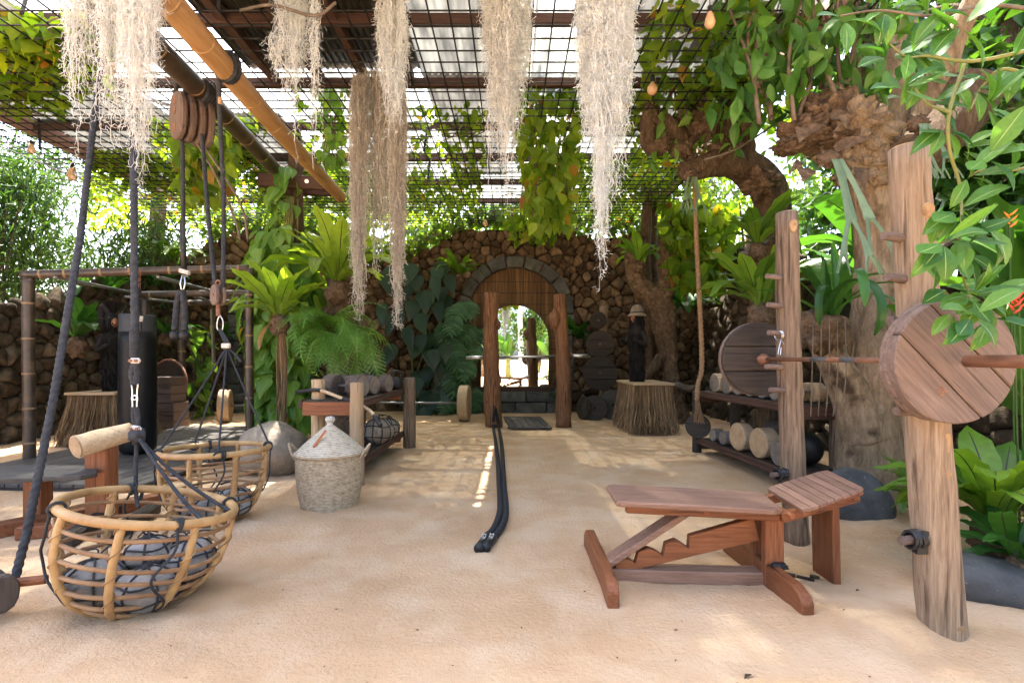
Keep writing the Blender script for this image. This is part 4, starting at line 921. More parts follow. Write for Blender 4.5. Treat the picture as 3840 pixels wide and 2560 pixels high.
# ---- bamboo frame, deck, punching bag
m_bam = pm('dark_bamboo', [((.022, .016, .012), .3), ((.065, .045, .032), .55), ((.15, .10, .065), .8)], scale=2.5, detail=7, rough=.38, bump=.15, stretch=(2.5, 2.5, 2.5), spec=.5)
m_bamr = pm('node_ring', [((.16, .10, .05), .3), ((.33, .22, .12), .7)], scale=20, rough=.6, bump=.2)
def bamboo(name, a, b, r, mat, parent, nodes, seed=0, r1=None):
    a, b = Vector(a), Vector(b); L = (b-a).length; r1 = r1 or r; pts = []; rad = []; m = max(6, int(L/.06))
    for i in range(m): t = i/(m-1); pts.append(a.lerp(b, t)+Vector((.012*math.sin(t*5+seed), 0, .012*math.cos(t*4+seed)))*L/4); rad.append(r+(r1-r)*t)
    o = MB().tube(pts, rad, 16).build(name, mat, parent, smooth=False); sm = np.ones(len(o.data.polygons), dtype=bool); sm[-2:] = False; o.data.polygons.foreach_set('use_smooth', sm)
    d = (b-a).normalized()
    for k in range(nodes):
        t = (k+.5+.2*math.sin(k*7+seed))/nodes; i = int(t*(m-1)); rr = r+(r1-r)*t
        MB().lathe([(rr*.98, -.018), (rr*1.035, -.008), (rr*1.05, 0), (rr*1.02, .006), (rr*.98, .016)], pts[i], 16, d).build('node', m_bamr if mat is m_bam else m_bamy2, o, smooth=True)
    return o
m_bamy = pm('golden_bamboo', [((.30, .155, .06), .3), ((.43, .25, .11), .55), ((.54, .35, .18), .8)], scale=4, detail=10, rough=.42, bump=.2, stretch=(6, .5, 6), spec=.45, nrough=.7, spots=((.2, .10, .045), 5, .62, .12, 1))
m_bamy2 = pm('golden_node', [((.3, .17, .07), .3), ((.5, .32, .16), .7)], scale=20, rough=.5, bump=.2)
fr = thing('exercise_rig', 'dark bamboo exercise rig with grey ladder tubes over the deck', 'exercise rig', (-5.3, 7, 0))
dl, dr_ = 5.95, 6.75; tl_, tr_ = P(108, 1034, dl), P(936, 1008, dr_); 
bamboo('post', (tl_.x, tl_.y, -.05), (tl_.x, tl_.y, tl_.z-.03), .062, m_bam, fr, 5, 1)
bamboo('post', (tr_.x, tr_.y, -.05), (tr_.x, tr_.y, tr_.z+.0), .055, m_bam, fr, 5, 2)
bamboo('crossbeam', tl_+Vector((-.08, 0, .02)), tr_+Vector((-.02, 0, 0)), .056, m_bam, fr, 7, 3, .052)
q1, q2 = P(528, 1103, 8.3), P(1005, 1100, 8.3); bamboo('crossbeam', q1, q2, .055, m_bam, fr, 4, 4)
q3, q4 = P(690, 1136, 9.4), P(1010, 1132, 9.4); bamboo('crossbeam', q3, q4, .052, m_bam, fr, 3, 5)
q5 = P(680, 1136, 9.4); bamboo('post', (q5.x, q5.y, -.05), (q5.x, q5.y, q5.z+.06), .068, m_bam, fr, 6, 6); q6 = P(545, 1110, 8.34); bamboo('post', (q6.x, q6.y, -.05), (q6.x, q6.y, q6.z-.02), .062, m_bam, fr, 6, 7)
q7 = P(985, 1110, 8.34); bamboo('post', (q7.x, q7.y, -.05), (q7.x, q7.y, q7.z-.02), .062, m_bam, fr, 6, 8)
for (pa, da, pb_, db) in (((205, 1038), 6.02, (530, 1104), 8.3), ((592, 1038), 6.4, (800, 1092), 8.3), ((470, 1112), 8.3, (665, 1134), 9.4), ((730, 1112), 8.3, (800, 1134), 9.4), ((870, 1110), 8.3, (915, 1134), 9.4)):
    MB().tube([P(*pa, da), P(*pb_, db)], .024, 10).build('ladder_tube', m_tube, fr, smooth=True)
deck = thing('wooden_deck', 'weathered dark grey plank deck under the punching bag', 'deck', (-4.8, 6.8, 0))
x = -6.05
while x < -3.62:
    x1 = min(x+.135, -3.6); MB().box(((x+x1)/2, 6.75, .055+rnd.uniform(-.002, .002)), (x1-x-.01, 4.1, .035)).build('plank', wood('deck', 'y'), deck, bev=.003); x = x1
for y in (4.76, 6.0, 7.4, 8.7): MB().box((-4.82, y, .0), (2.36, .1, .074)).build('bearer', wood('dark', 'x'), deck)
bagc = Vector((P(517, 1400, 6.25).x, 6.25, 0)); bag = thing('punching_bag', 'tall black leather punching bag hanging over the deck', 'punching bag', (bagc.x, bagc.y, .1))
z0, z1 = .085, CH+165/F*6.25; r_ = .205
MB().lathe([(r_*.6, z0), (r_*.86, z0+.015), (r_*.97, z0+.06), (r_, z0+.13), (r_*1.01, z0+.7), (r_*.985, z1-.35), (r_*.96, z1-.22)], bagc, 40, mod=lambda i, a: 1+.012*math.sin(3*a+i)).build('body', m_leather, bag, smooth=True)
MB().lathe([(r_*.97, z1-.23), (r_*.95, z1-.22), (r_*.95, z1-.1), (r_*.93, z1-.02), (r_*.86, z1)], bagc, 40, mod=lambda i, a: 1+.008*math.sin(22*a)).build('collar', plain('bag_grey', (.035, .038, .042), .6), bag, smooth=True)
hk = Vector((bagc.x+.02, 6.25, 2.36))
for k in range(4):
    a = PI/4+PI/2*k; e = bagc+Vector((math.cos(a)*r_*.9, math.sin(a)*r_*.9, z1-.03))
    MB().tube([e-Vector((0, 0, .2)), e+Vector((0, 0, .01)), e*.8+Vector((bagc.x*.2, bagc.y*.2, z1*.2+.06))], [.02, .02, .012], 6).build('strap', m_rubber, bag)
    b = MB(); pts = resample([e+Vector((0, 0, .02)), hk-Vector((0, 0, .16))], .03)
    for i, q in enumerate(pts): b.ring(q, .013, .004, (1, 0, .2) if i % 2 else (0, 1, .2), 8, 4)
    b.build('chain', m_steel, bag)
b = MB()
for i, q in enumerate(resample([hk-Vector((0, 0, .17)), hk+Vector((0, 0, .08))], .035)): b.ring(q, .016, .005, (1, 0, 0) if i % 2 else (0, 1, 0), 8, 4)
b.build('chain', m_rust, bag); slab('care_label', [bagc+Vector((.15, -.16, z1-.03)), bagc+Vector((.17, -.13, z1-.03)), bagc+Vector((.17, -.14, z1-.1)), bagc+Vector((.15, -.17, z1-.1))], .002, m_white, bag, 0, Vector((.4, -1, 0)))

# ---- fringed pedestals with black fibre figures
m_fringe = pm('palm_fringe', [((.17, .105, .055), .3), ((.32, .215, .12), .6), ((.46, .33, .2), .85)], scale=8, rough=.9, bump=0, island=.5)
m_fibre = pm('black_fibre', [((.006, .005, .005), .3), ((.02, .016, .015), .7)], scale=10, rough=.8, bump=0, island=.5)
def pedestal(label, x0, x1, y0, y1, h, flare=.1):
    t = thing('fringed_pedestal', label, 'pedestal', ((x0+x1)/2, (y0+y1)/2, 0)); cx, cy = (x0+x1)/2, (y0+y1)/2
    MB().box((cx, cy, h-.02), (x1-x0+.06, y1-y0+.06, .04)).build('top_board', wood('pale', 'x'), t, bev=.005)
    MB().box((cx, cy, (h-.05)/2), (x1-x0-.1, y1-y0-.1, h-.05)).build('core', wood('dark', 'z'), t)
    N = 1700; s = NR.random(N)*4; paths = np.zeros((N, 9, 3)); 
    for i in range(N):
        k = int(s[i]); f = s[i]-k
        a = [(x0, y0), (x1, y0), (x1, y1), (x0, y1), (x0, y0)]; px = a[k][0]+(a[k+1][0]-a[k][0])*f; py = a[k][1]+(a[k+1][1]-a[k][1])*f
        o = np.array([px-cx, py-cy]); o = o/np.linalg.norm(o); ln = NR.uniform(.8, 1.06); fl = flare*NR.uniform(.3, 1.9); ph = NR.random(3)*6
        for j in range(9):
            u = j/8; z = max(.012, (h-.03)*(1-u*ln)); paths[i, j] = (px+o[0]*fl*u**1.4+.022*u*math.sin(u*11+ph[0]), py+o[1]*fl*u**1.4+.012*u*math.sin(u*8+ph[1]), z)
    V, Q = ribbons_np(paths, NR.uniform(.005, .014, N)); stuff(mk('fringe', V, Q, m_fringe, t)); return t
pedestal('brown fringed pedestal carrying the straw-hatted black figure', 2.10, 2.76, 8.25, 9.5, .885)
pedestal('brown fringed pedestal beside the punching bag', -6.62, -5.93, 7.15, 7.85, .80)
def figure(label, c, H, hat, turn, tuft):
    c = Vector(c); t = thing('fibre_figure', label, 'figure', c); sc_ = H/1.4
    prof = [(.10, 0), (.12, .04), (.105, .14), (.115, .2), (.12, .3), (.10, .36), (.12, .42), (.125, .52), (.10, .58), (.125, .66), (.15, .78), (.14, .92), (.10, 1.0), (.085, 1.03), (.11, 1.10), (.115, 1.2), (.085, 1.28), (.02, 1.31)]
    prof = [(r*sc_, h*sc_) for r, h in prof]; MB().lathe(prof, c, 20, mod=wob(c.x, .1, 20)).build('body', m_fibre, t, smooth=True)
    N = 1500; P0 = np.zeros((N, 5, 3)); zs_ = NR.random(N)*1.28*sc_; rr = np.interp(zs_, [h for r, h in prof], [r for r, h in prof]); an = NR.random(N)*2*PI
    for j in range(5):
        u = j/4; P0[:, j, 0] = c.x+np.cos(an+u*.2)*(rr+.03*u*sc_); P0[:, j, 1] = c.y+np.sin(an+u*.2)*(rr+.03*u*sc_); P0[:, j, 2] = c.z+np.maximum(.005, zs_-u*.13*sc_)
    V, Q = ribbons_np(P0, np.full(N, .009)); stuff(mk('hair', V, Q, m_fibre, t))
    d = Vector((math.sin(turn), -math.cos(turn), 0)); hc = c+Vector((0, 0, 1.14*sc_))
    MB().blob(hc+d*.075*sc_, (.065*sc_, .055*sc_, .085*sc_), 14, 10, .1, 2).build('face', pm('mask_%d' % int(c.x), [((.22, .07, .035), .35), ((.40, .2, .12), .65)], scale=9, rough=.6, bump=.2), t, smooth=True)
    MB().tube([hc+d*.125*sc_+Vector((0, 0, .03)), hc+d*.16*sc_-Vector((0, 0, .01)), hc+d*.125*sc_-Vector((0, 0, .03))], [.012, .022, .012], 8).build('nose', bpy.data.materials['mask_%d' % int(c.x)], t, smooth=True)
    sd = d.cross(Vector((0, 0, 1)))
    for s_ in (-1, 1):
        sh = c+sd*s_*.13*sc_+Vector((0, 0, .9*sc_)); e = sh+sd*s_*.08*sc_+d*.05-Vector((0, 0, .2*sc_)); hnd = sh+d*.28*sc_-Vector((0, 0, .14*sc_))
        MB().tube(spline([sh, e, hnd], 6), [.055*sc_-.0022*i for i in range(13)], 8, True, wob(s_, .2, 8)).build('arm', m_fibre, t, smooth=True)
    if hat:
        MB().lathe([(.18*sc_, 1.19*sc_), (.165*sc_, 1.215*sc_), (.12*sc_, 1.25*sc_), (.115*sc_, 1.31*sc_), (.08*sc_, 1.375*sc_), (.03*sc_, 1.4*sc_)], c-d*.0, 24).build('straw_hat', weave('hat_weave', [((.10, .07, .05), .35), ((.24, .18, .13), .5), ((.36, .29, .22), .7)]), t, smooth=True); MB().ring(c+Vector((0, 0, 1.255*sc_)), .122*sc_, .008, n=20).build('hat_band', m_fibre, t)
    if tuft:
        N = 260; P0 = np.zeros((N, 6, 3)); a = NR.random(N)*2*PI; sp_ = NR.random(N)*.16
        for j in range(6):
            u = j/5; P0[:, j, 0] = c.x+np.cos(a)*sp_*u+.02; P0[:, j, 1] = c.y+np.sin(a)*sp_*u; P0[:, j, 2] = c.z+1.26*sc_+.26*sc_*u-.25*sp_*u*u
        V, Q = ribbons_np(P0, np.full(N, .008)); stuff(mk('top_tuft', V, Q, m_fibre, t))
        MB().tube(spline([c+Vector((-.02, 0, 1.28*sc_)), c+Vector((-.13, 0, 1.42*sc_)), c+Vector((-.17, 0, 1.3*sc_)), c+Vector((-.15, 0, 1.1*sc_)), c+Vector((-.08, 0, 1.0*sc_))], 5), [.05]*21, 8, True, wob(3, .3, 8)).build('raised_arm', m_fibre, t, smooth=True)
figure('black palm fibre figure wearing a straw hat on the pedestal', (2.28, 8.75, .885), 1.4, True, -.9, False)
figure('black palm fibre figure with wild hair tuft on the pedestal', (-6.2, 7.45, .80), 1.3, False, .9, True)

# ---- boxes and dark wheel behind the bag
for lab, z0, s_, px in (('lower reddish wooden box stacked behind the punching bag', 0, .5, 600), ('upper reddish wooden box stacked behind the punching bag', .5, .47, 590)):
    c = P(px, 1500, 8.7); t = thing('plyo_box', lab, 'box', (c.x, 8.9, z0))
    for k in range(3): MB().box((c.x, 8.9, z0+s_/3*(k+.5)), (.5, .42, s_/3-.008)).build('board', wood('redgrey', 'x'), t, bev=.004)
wc = P(625, 1432, 9.3); wl = thing('dark_wheel', 'large thin dark wheel leaning behind the wooden boxes', 'wheel', (wc.x, 9.3, 0)); wr_ = .5
MB().ring((wc.x, 9.3, .78), .5, .025, (-.3, -1, .1), 40, 8).build('rim', m_rust, wl, smooth=True); MB().lathe([(.49, -.012), (.49, .012)], (wc.x, 9.3, .78), 32, (-.3, -1, .1)).build('disc', wood('dark', 'x'), wl)
MB().box((wc.x, 9.32, .14), (.12, .2, .30)).build('stand', wood('dark', 'x'), wl)
bst = MB().blob(P(638, 1575, 9.6)+Vector((0, 0, -.02)), (.18, .16, .15), 14, 10, .2, 9).build('boulder', m_pebble, smooth=True); tag(bst, 'small grey stone on the sand behind the deck', 'stone')

# ---- preacher-curl bench at the left
pr = thing('preacher_bench', 'dark wooden curl bench with a thick pale log roll', 'bench', (-3.3, 3.9, 0))
log('log_roll', P(285, 1676, 3.62), P(488, 1618, 3.95), .088, .075, wood('pale', 'x'), pr, 9, m=10, n=18)
a = P(283, 1677, 3.61); d = (P(488, 1618, 3.95)-P(285, 1676, 3.62)).normalized(); MB().tube([a-d*.004, a+d*.004], .08, 18).build('cut_end', m_cut, pr)
pz = P(382, 1800, 3.82); MB().box((pz.x, 3.82, .32), (.17, .13, .64)).build('post', red('z'), pr, bev=.008)
def fz(px, py, z): return PZ(px, py, z)
slab('seat', [fz(-130, 1800, .44), fz(300, 1782, .44), fz(366, 1770, .44), fz(366, 1744, .44), fz(90, 1741, .44), fz(-60, 1755, .44)], .035, wood('deck', 'x'), pr, .006, Vector((0, 0, 1)))
lgx = fz(90, 1790, .40); MB().box((lgx.x, 3.75, .2), (.14, .11, .40)).build('leg', red('z'), pr, bev=.006)
MB().beam(G(-120, 2010, .05), G(600, 1872, .05), .13, .11).build('base_rail', red('x'), pr, bev=.006)
MB().beam(G(70, 1995, .05), G(350, 1970, .05), .10, .09).build('base_rail', red('x'), pr, bev=.006)
for (a, b) in (((245, 2030), (440, 1900)), ((390, 2020), (580, 1905))): MB().beam(G(*a, .05), G(*b, .05), .11, .10).build('foot', wood('dark', 'y'), pr, bev=.02)

# ---- rattan baskets with netted stones
m_rat = pm('rattan', [((.26, .14, .055), .3), ((.44, .27, .115), .55), ((.56, .39, .2), .8)], scale=7, detail=6, rough=.45, bump=.15, spec=.4)
m_ratd = pm('rattan_hoop', [((.18, .09, .04), .3), ((.33, .19, .095), .6), ((.43, .28, .16), .85)], scale=8, rough=.5, bump=.15)
def rattan(label, base, axis, R_, H, rot, nr=8):
    base = Vector(base); t = thing('rattan_basket', label, 'basket', base); B3 = basis(axis, (1, 0, 0)); W = lambda p: base+B3 @ Vector(p)
    rad = lambda z: float(np.interp(z/H, [0, .04, .15, .35, .6, .85, 1], [.40, .50, .68, .86, .975, 1.0, .985]))*R_
    MB().tube([W((R_*math.cos(a), R_*math.sin(a), H)) for a in np.linspace(0, 2*PI, 61)], .0225, 12, False, lambda i, a: 1+.05*noise.noise(Vector((i*.3, rot, 0)))).build('rim', m_rat, t, smooth=True)
    ribs = []
    for k in range(nr):
        a = 2*PI*k/nr+rot; pts = [W((rad(H*u)*math.cos(a)*1.0, rad(H*u)*math.sin(a), H*u)) for u in np.linspace(1, .0, 15)]+[W((R_*.2*math.cos(a), R_*.2*math.sin(a), -.015))]
        rb = MB().tube(spline(pts, 2), .0185, 10).build('rib', m_rat, t, smooth=True); ribs.append(rb)
        hx = MB(); n = 90; ph = k
        hx.tube([W(((rad(H*u)+.024*math.cos(u*26+ph))*math.cos(a)-.024*math.sin(u*26+ph)*math.sin(a), (rad(H*u)+.024*math.cos(u*26+ph))*math.sin(a)+.024*math.sin(u*26+ph)*math.cos(a), H*u)) for u in np.linspace(.97, .12, n)], .0035, 4)
        hx.build('lashing', m_rat if k % 2 else m_ratd, rb, smooth=True)
    for z in (.86, .72, .57, .43, .30, .18, .08):
        r = rad(H*z)-.008; MB().tube([W((r*math.cos(a), r*math.sin(a), H*z+.008*math.sin(2*a+z*9))) for a in np.linspace(0, 2*PI, 49)], .0105, 8, False).build('hoop', m_ratd, t, smooth=True)
    MB().ring(W((0, 0, -.012)), R_*.3, .016, B3.col[2], 24, 6).build('base_ring', m_ratd, t, smooth=True)
    for k in range(4):                                 # black cords wound at the rim
        b = MB(); a = 2*PI*(k+.35)/4+rot
        for q in range(3): b.ring(W((R_*math.cos(a+.02*q), R_*math.sin(a+.02*q), H)), .032, .006, B3 @ Vector((-math.sin(a)+rnd.uniform(-.3, .3), math.cos(a), rnd.uniform(-.3, .3))), 12, 5)
        b.tube([W(((rad(H*u)+.02)*math.cos(a+.25*(1-u)*math.sin(u*9)), (rad(H*u)+.02)*math.sin(a+.25*(1-u)*math.sin(u*9)), H*u)) for u in np.linspace(1, .1, 24)], .0065, 5)
        b.build('cord', m_twine, t, smooth=True)
    return t, W, rad
bk1, W1, _ = rattan('round rattan basket holding netted stones, tilted, with tied cords', (-2.0, 2.50, .02), (.17, .12, 1), .385, .51, .35)
bk2, W2, _ = rattan('round rattan basket holding netted stones beside the boulder', (-2.355, 3.80, .02), (.0, .04, 1), .375, .56, .1)
for W, wh, lst in ((W1, 'tilted', ((-.12, -.10, .13, .135, 'front'), (.13, -.08, .13, .13, ''), (.0, .14, .14, .12, ''), (.18, .12, .22, .13, ''), (.02, .03, .26, .1, ''))), (W2, 'far', ((-.15, -.05, .12, .12, ''), (.05, -.12, .12, .12, ''), (.08, .12, .14, .12, ''), (.19, -.03, .15, .11, '')))):
    for i, (x, y, z, r, _) in enumerate(lst):
        c = W((x, y, z)); netted('small netted stone resting on top of the others in the tilted basket' if (wh == 'tilted' and i == 4) else 'grey netted river stone lying in the %s' % ('tilted rattan basket with tied cords' if wh == 'tilted' else 'rattan basket beside the boulder'), c, (r*1.1, r, r*.85), 11+i+(7 if wh == 'far' else 0), None if (wh == 'tilted' and i == 4) else 'netted stones in the %s rattan basket' % ('tilted' if wh == 'tilted' else 'boulder-side'), dens=3)
# ================================================================== bamboo poles, pulleys, ropes
gp = thing('bamboo_pole', 'thick golden bamboo pole running overhead from the timber bracket', 'pole', (-2.75, 5.7, 4.05))
ya, yb2 = P(484, -160, 3.3), P(1275, 742, 8.25); bamboo('culm', ya, yb2, .112, m_bamy, gp, 9, 2, .095)
MB().tube([yb2-(yb2-ya).normalized()*.01, yb2+(yb2-ya).normalized()*.004], .08, 16).build('cut_end', m_cut, gp)
dp = thing('bamboo_pole', 'thick black bamboo pole beside the golden one, carrying the pulley block', 'pole', (-3.4, 5.7, 4.2))
da, db_ = P(342, -60, 3.65), P(1055, 655, 7.8); bamboo('culm', da, db_, .112, m_bam, dp, 7, 5, .1)
brk = thing('pole_bracket', 'dark red double timber bracket bolted to the vine-covered post', 'bracket', (-3.3, 7.9, 4.0))
for (a, b, yy) in (((970, 676), (1222, 690), 7.72), ((1000, 705), (1240, 712), 8.1)):
    MB().beam(P(*a, yy), P(*b, yy), .1, .2).build('timber', wood('beam', 'x'), brk, bev=.006)
for px in (1040, 1150): MB().tube([P(px, 680, 7.68), P(px, 680, 7.62)], .03, 8).build('bolt', m_chrome, brk)
def poleat(a, b, y): t = (y-a.y)/(b.y-a.y); return a.lerp(b, t)
blk = thing('pulley_block', 'large brown wooden triple pulley block under the black bamboo pole', 'pulley', P(725, 540, 5.2))
bcen = P(722, 452, 5.2); Mb = basis((-.55, -.8, 0), (0, 0, 1)); bx3 = (Mb.col[2]).to_3d()
oval0 = [(.265, .05), (.24, .10), (.13, .165), (0, .18), (-.13, .165), (-.23, .12), (-.275, .05), (-.275, -.05), (-.23, -.12), (-.13, -.165), (0, -.18), (.13, -.165), (.24, -.10), (.265, -.05)]; oval = [(x*.92, y*.92) for x, y in oval0]
for k, off in enumerate((-.135, -.045, .045, .135)):
    M = Mb.to_4x4(); M.translation = bcen+bx3*(-off); MB().prism(oval, M, .068).build('cheek', wood('redgrey', 'z'), blk, bev=.018)
MB().tube([bcen+bx3*.16, bcen-bx3*.16], .12, 20).build('sheave', wood('dark', 'z'), blk)
for zz, h in ((.15, .08), (.03, .06), (-.14, .1)): M = Mb.to_4x4(); M.translation = bcen+bx3*.165+Vector((0, 0, zz)); MB().prism([(h/2, .03), (h/2, -.03), (-h/2, -.03), (-h/2, .03)], M, .02).build('iron_strap', m_rust, blk, bev=.003)
hp = poleat(da, db_, 5.25)
def coil(name, c, ax, R_, n, pitch, par, r=.017, mat=None):
    ax = Vector(ax).normalized(); x = ax.orthogonal().normalized(); y = ax.cross(x); pts = []
    for i in range(n*20+1): a = 2*PI*i/20; pts.append(Vector(c)+x*R_*math.cos(a)+y*R_*math.sin(a)+ax*(pitch*i/20))
    return twist(pts, r, 3, 6, .7, 9).build(name, mat or m_rope, par, smooth=True)
dpd = (db_-da).normalized(); coil('lashing', hp-dpd*.09, dpd+Vector((.12, 0, 0)), .132, 4, .045, blk, .02)
coil('lashing', hp+Vector((.0, 0, -.16)), (1, .3, .1), .06, 3, .03, blk, .018)
for dx in (-.05, .05): twist(spline([hp+Vector((dx-.03, -.12, -.06)), hp+Vector((dx-.02, -.08, .13)), hp+Vector((dx-.08, -.14, .1)), hp+Vector((dx-.12, -.15, -.1))], 8), .02, 3, 6, .6, 9).build('rope_tail', m_rope, blk, smooth=True)
MB().tube([hp-Vector((0, 0, .12)), bcen+Vector((0, 0, .25))], .03, 8).build('shackle', m_rust, blk)
def rope(label, pts, r, mat=None, name='pulley_rope', cat='rope', n=12):
    o = twist(pts, r, 3, 6, .5, n).build(name, mat or m_rope, smooth=True); return tag(o, label, cat)
# grips rope (straight down from the block)
gr = thing('rope_grips', 'black rope with two short handles hanging from the pulley block', 'rope', P(690, 1265, 5.05))
g0, g1 = P(684, 520, 5.15), P(690, 1010, 5.05)
twist([g0, g1], .02, 3, 6, .5, 10).build('rope', m_rope, gr, smooth=True); MB().tube([P(684, 830, 5.1), P(690, 1010, 5.05)], .028, 10).build('wrapped_splice', m_rubber, gr, smooth=True)
MB().box(P(692, 1019, 5.03), (.11, .05, .045), Matrix.Rotation(.3, 3, 'Y')).build('rope_clip', m_white, gr, bev=.01)
MB().tube([P(685, 1030, 5.03), P(676, 1062, 5.03), P(680, 1085, 5.03), P(690, 1085, 5.03), P(695, 1060, 5.03), P(690, 1030, 5.03)], .008, 6).build('carabiner', m_chrome, gr, smooth=True)
for s_ in (-1, 1):
    twist([P(680+s_*4, 1090, 5.03), P(677+s_*14, 1140, 5.03), P(674+s_*19, 1238, 5.03)], .03, 3, 6, .5, 10).build('grip_rope', m_rope, gr, smooth=True)
    MB().lathe([(.03, -.02), (.05, 0), (.055, .03), (.05, .06), (.03, .075)], P(675+s_*17, 1268, 5.03), 14).build('rubber_stop', m_rubber, gr, smooth=True)
# two runs to the small lower block
lpc = P(818, 1106, 4.35)
rope('black rope run from the triple pulley block to the small pulley', [P(758, 505, 5.08), P(780, 800, 4.75), P(808, 1075, 4.38)], .019)
yr = poleat(ya, yb2, 4.55)
ty = thing('tied_rope', 'black rope tied round the golden bamboo pole and running to the small pulley', 'rope', yr)
twist([yr+Vector((-.06, -.02, -.13)), P(838, 700, 4.5), P(839, 900, 4.45), P(836, 1085, 4.36)], .019, 3, 6, .5, 10).build('run', m_rope, ty, smooth=True)
coil('wrap', yr-(yb2-ya).normalized()*.03, (yb2-ya).normalized()+Vector((.3, 0, .2)), .128, 2, .045, ty, .02); twist([yr+Vector((-.04, -.03, -.15)), yr+Vector((-.03, -.04, -.32))], .016, 3, 6, .6, 9).build('tail', m_rope, ty, smooth=True); MB().tube([yr+Vector((-.03, -.04, -.31)), yr+Vector((-.03, -.04, -.37))], .017, 8).build('tail_tip', m_bamy2, ty)
sb = thing('pulley_block', 'small rusty wooden pulley above the boulder-side rattan basket', 'pulley', lpc-Vector((0, 0, .15)))
Ms = basis((-.5, -.85, 0), (0, 0, 1)); so_ = [(x*.37, y*.37) for x, y in oval]
for off in (-.03, .03): M = Ms.to_4x4(); M.translation = lpc+Ms.col[2].to_3d()*off; MB().prism(so_, M, .028).build('cheek', wood('redgrey', 'z'), sb, bev=.006)
MB().tube([lpc+Ms.col[2].to_3d()*.05, lpc-Ms.col[2].to_3d()*.05], .014, 8).build('axle', m_rust, sb); MB().ring(lpc+Vector((0, 0, .11)), .022, .008, (0, 1, 0), 10, 5).build('eye', m_rust, sb)
MB().tube([lpc-Vector((.0, 0, .08)), lpc-Vector((0, 0, .19))], .018, 8).build('swivel', m_rust, sb)
hb = P(850, 1305, 4.2); c0 = lpc-Vector((-.015, 0, .18))
MB().tube(spline([c0, c0+Vector((-.022, 0, -.06)), c0+Vector((-.02, 0, -.13)), c0+Vector((.02, 0, -.14)), c0+Vector((.03, 0, -.06)), c0], 4), .0055, 6).build('carabiner', m_chrome, sb, smooth=True)
sl = thing('basket_sling', 'thin black cords gathered in a white clip above the far rattan basket', 'sling', hb)
for k in range(4): MB().tube([c0+Vector((.006*k-.01, 0, -.13)), hb+Vector((.012*k-.018, 0, .05))], .008, 6).build('cord', m_twine, sl)
MB().box(hb+Vector((.0, -.01, .02)), (.075, .035, .045)).build('clip', m_white, sl, bev=.008)
for k, a in enumerate((2.55, 3.95, 5.3, .55)):
    e = W2((.375*math.cos(a), .375*math.sin(a), .58)); MB().tube([hb, hb.lerp(e, .5)+Vector((0, 0, -.01)), e], .0075, 6).build('cord', m_twine, sl)
    f = hb+Vector((rnd.uniform(-.14, .16), -.02, -.12)); MB().tube(bez(hb, (hb+f)/2+Vector((0, 0, .03)), f, 6), .007, 5).build('cord_tail', m_twine, sl)
    MB().ring(e-Vector((0, 0, .02)), .034, .009, (math.sin(a), math.cos(a), .3), 12, 5).build('knot', m_twine, sl)
# heavy rope from the overhead sheave to the ground block
rope('heavy black rope slanting from overhead moss to the ground pulley', [P(388, 180, 3.6), P(345, 520, 3.3), P(300, 900, 3.02), P(200, 1500, 2.66), P(100, 2000, 2.44), P(38, 2240, 2.32)], .0185, n=14)
gb = thing('pulley_block', 'weathered ground pulley half buried in sand at the heavy rope foot', 'pulley', G(0, 2290))
gc = P(-20, 2215, 2.3); Mg = basis((.9, -.45, 0), (0, 0, 1)); Mg2 = [(x*.36, y*.4) for x, y in oval]
for off in (-.06, .06): M = Mg.to_4x4(); M.translation = gc+Mg.col[2].to_3d()*off; MB().prism(Mg2, M, .05).build('cheek', wood('weight', 'z'), gb, bev=.01)
MB().tube([gc+Mg.col[2].to_3d()*.05, gc-Mg.col[2].to_3d()*.05], .06, 16).build('sheave', m_slate, gb); MB().tube([gc+Vector((-.1, 0, .02)), gc+Vector((.17, .08, .02))], .022, 10).build('axle_log', wood('red', 'x'), gb)
uc = thing('pulley_block', 'dark overhead sheave block half hidden in hanging moss', 'pulley', P(410, 80, 3.7)); q = P(410, 60, 3.7)
for off in (-.05, .05): M = Mg.to_4x4(); M.translation = q+Mg.col[2].to_3d()*off; MB().prism([(x*.75, y*.75) for x, y in oval], M, .045).build('cheek', wood('dark', 'z'), uc, bev=.01)
MB().tube([q+Mg.col[2].to_3d()*.08, q-Mg.col[2].to_3d()*.08], .09, 16).build('sheave', m_slate, uc); MB().tube([q+Vector((0, 0, .1)), Vector((q.x, q.y, ZM+.02))], .015, 8).build('hanger', m_steel, uc)
# second heavy rope with splices, shackles, cords to the tilted basket
sr = thing('lifting_rope', 'black rope with wrapped splice and snap hooks above the tilted basket', 'rope', P(510, 1650, 2.85))
D2 = 2.85
twist([P(500, 300, 3.1), P(503, 800, 2.95), P(505, 1235, D2)], .0195, 3, 6, .5, 12).build('rope', m_rope, sr, smooth=True); MB().tube([P(503, 40, 3.2), P(500, 330, 3.1)], .02, 8).build('rope_top', m_rope, sr)
MB().tube([P(504, 1230, D2), P(504, 1250, D2), P(504, 1340, D2)], [.02, .0245, .0225], 14).build('wrapped_splice', m_rope, sr, smooth=True)
for i in range(14): MB().ring(P(504, 1236+7.4*i, D2), .023, .0032, (0, .05, 1), 14, 4).build('whipping', m_rope, sr, smooth=True)
for (px, py) in ((507, 1352), (510, 1606)):
    c = P(px, py, D2-.02); MB().box(c, (.064, .03, .034), Matrix.Rotation(.15 if py > 1400 else 0, 3, 'Y')).build('rope_clip', m_white, sr, bev=.012)
    for sx in (-.017, .017): MB().tube([c+Vector((sx, -.014, 0)), c+Vector((sx, -.022, 0))], .009, 10).build('bolt', m_rust, sr)
for sx in (-6, 8): twist([P(506+sx*.4, 1362, D2), P(503+sx*1.5, 1400, D2), P(505+sx*.4, 1440, D2)], .017, 3, 6, .5, 9).build('loop', m_rope, sr, smooth=True)
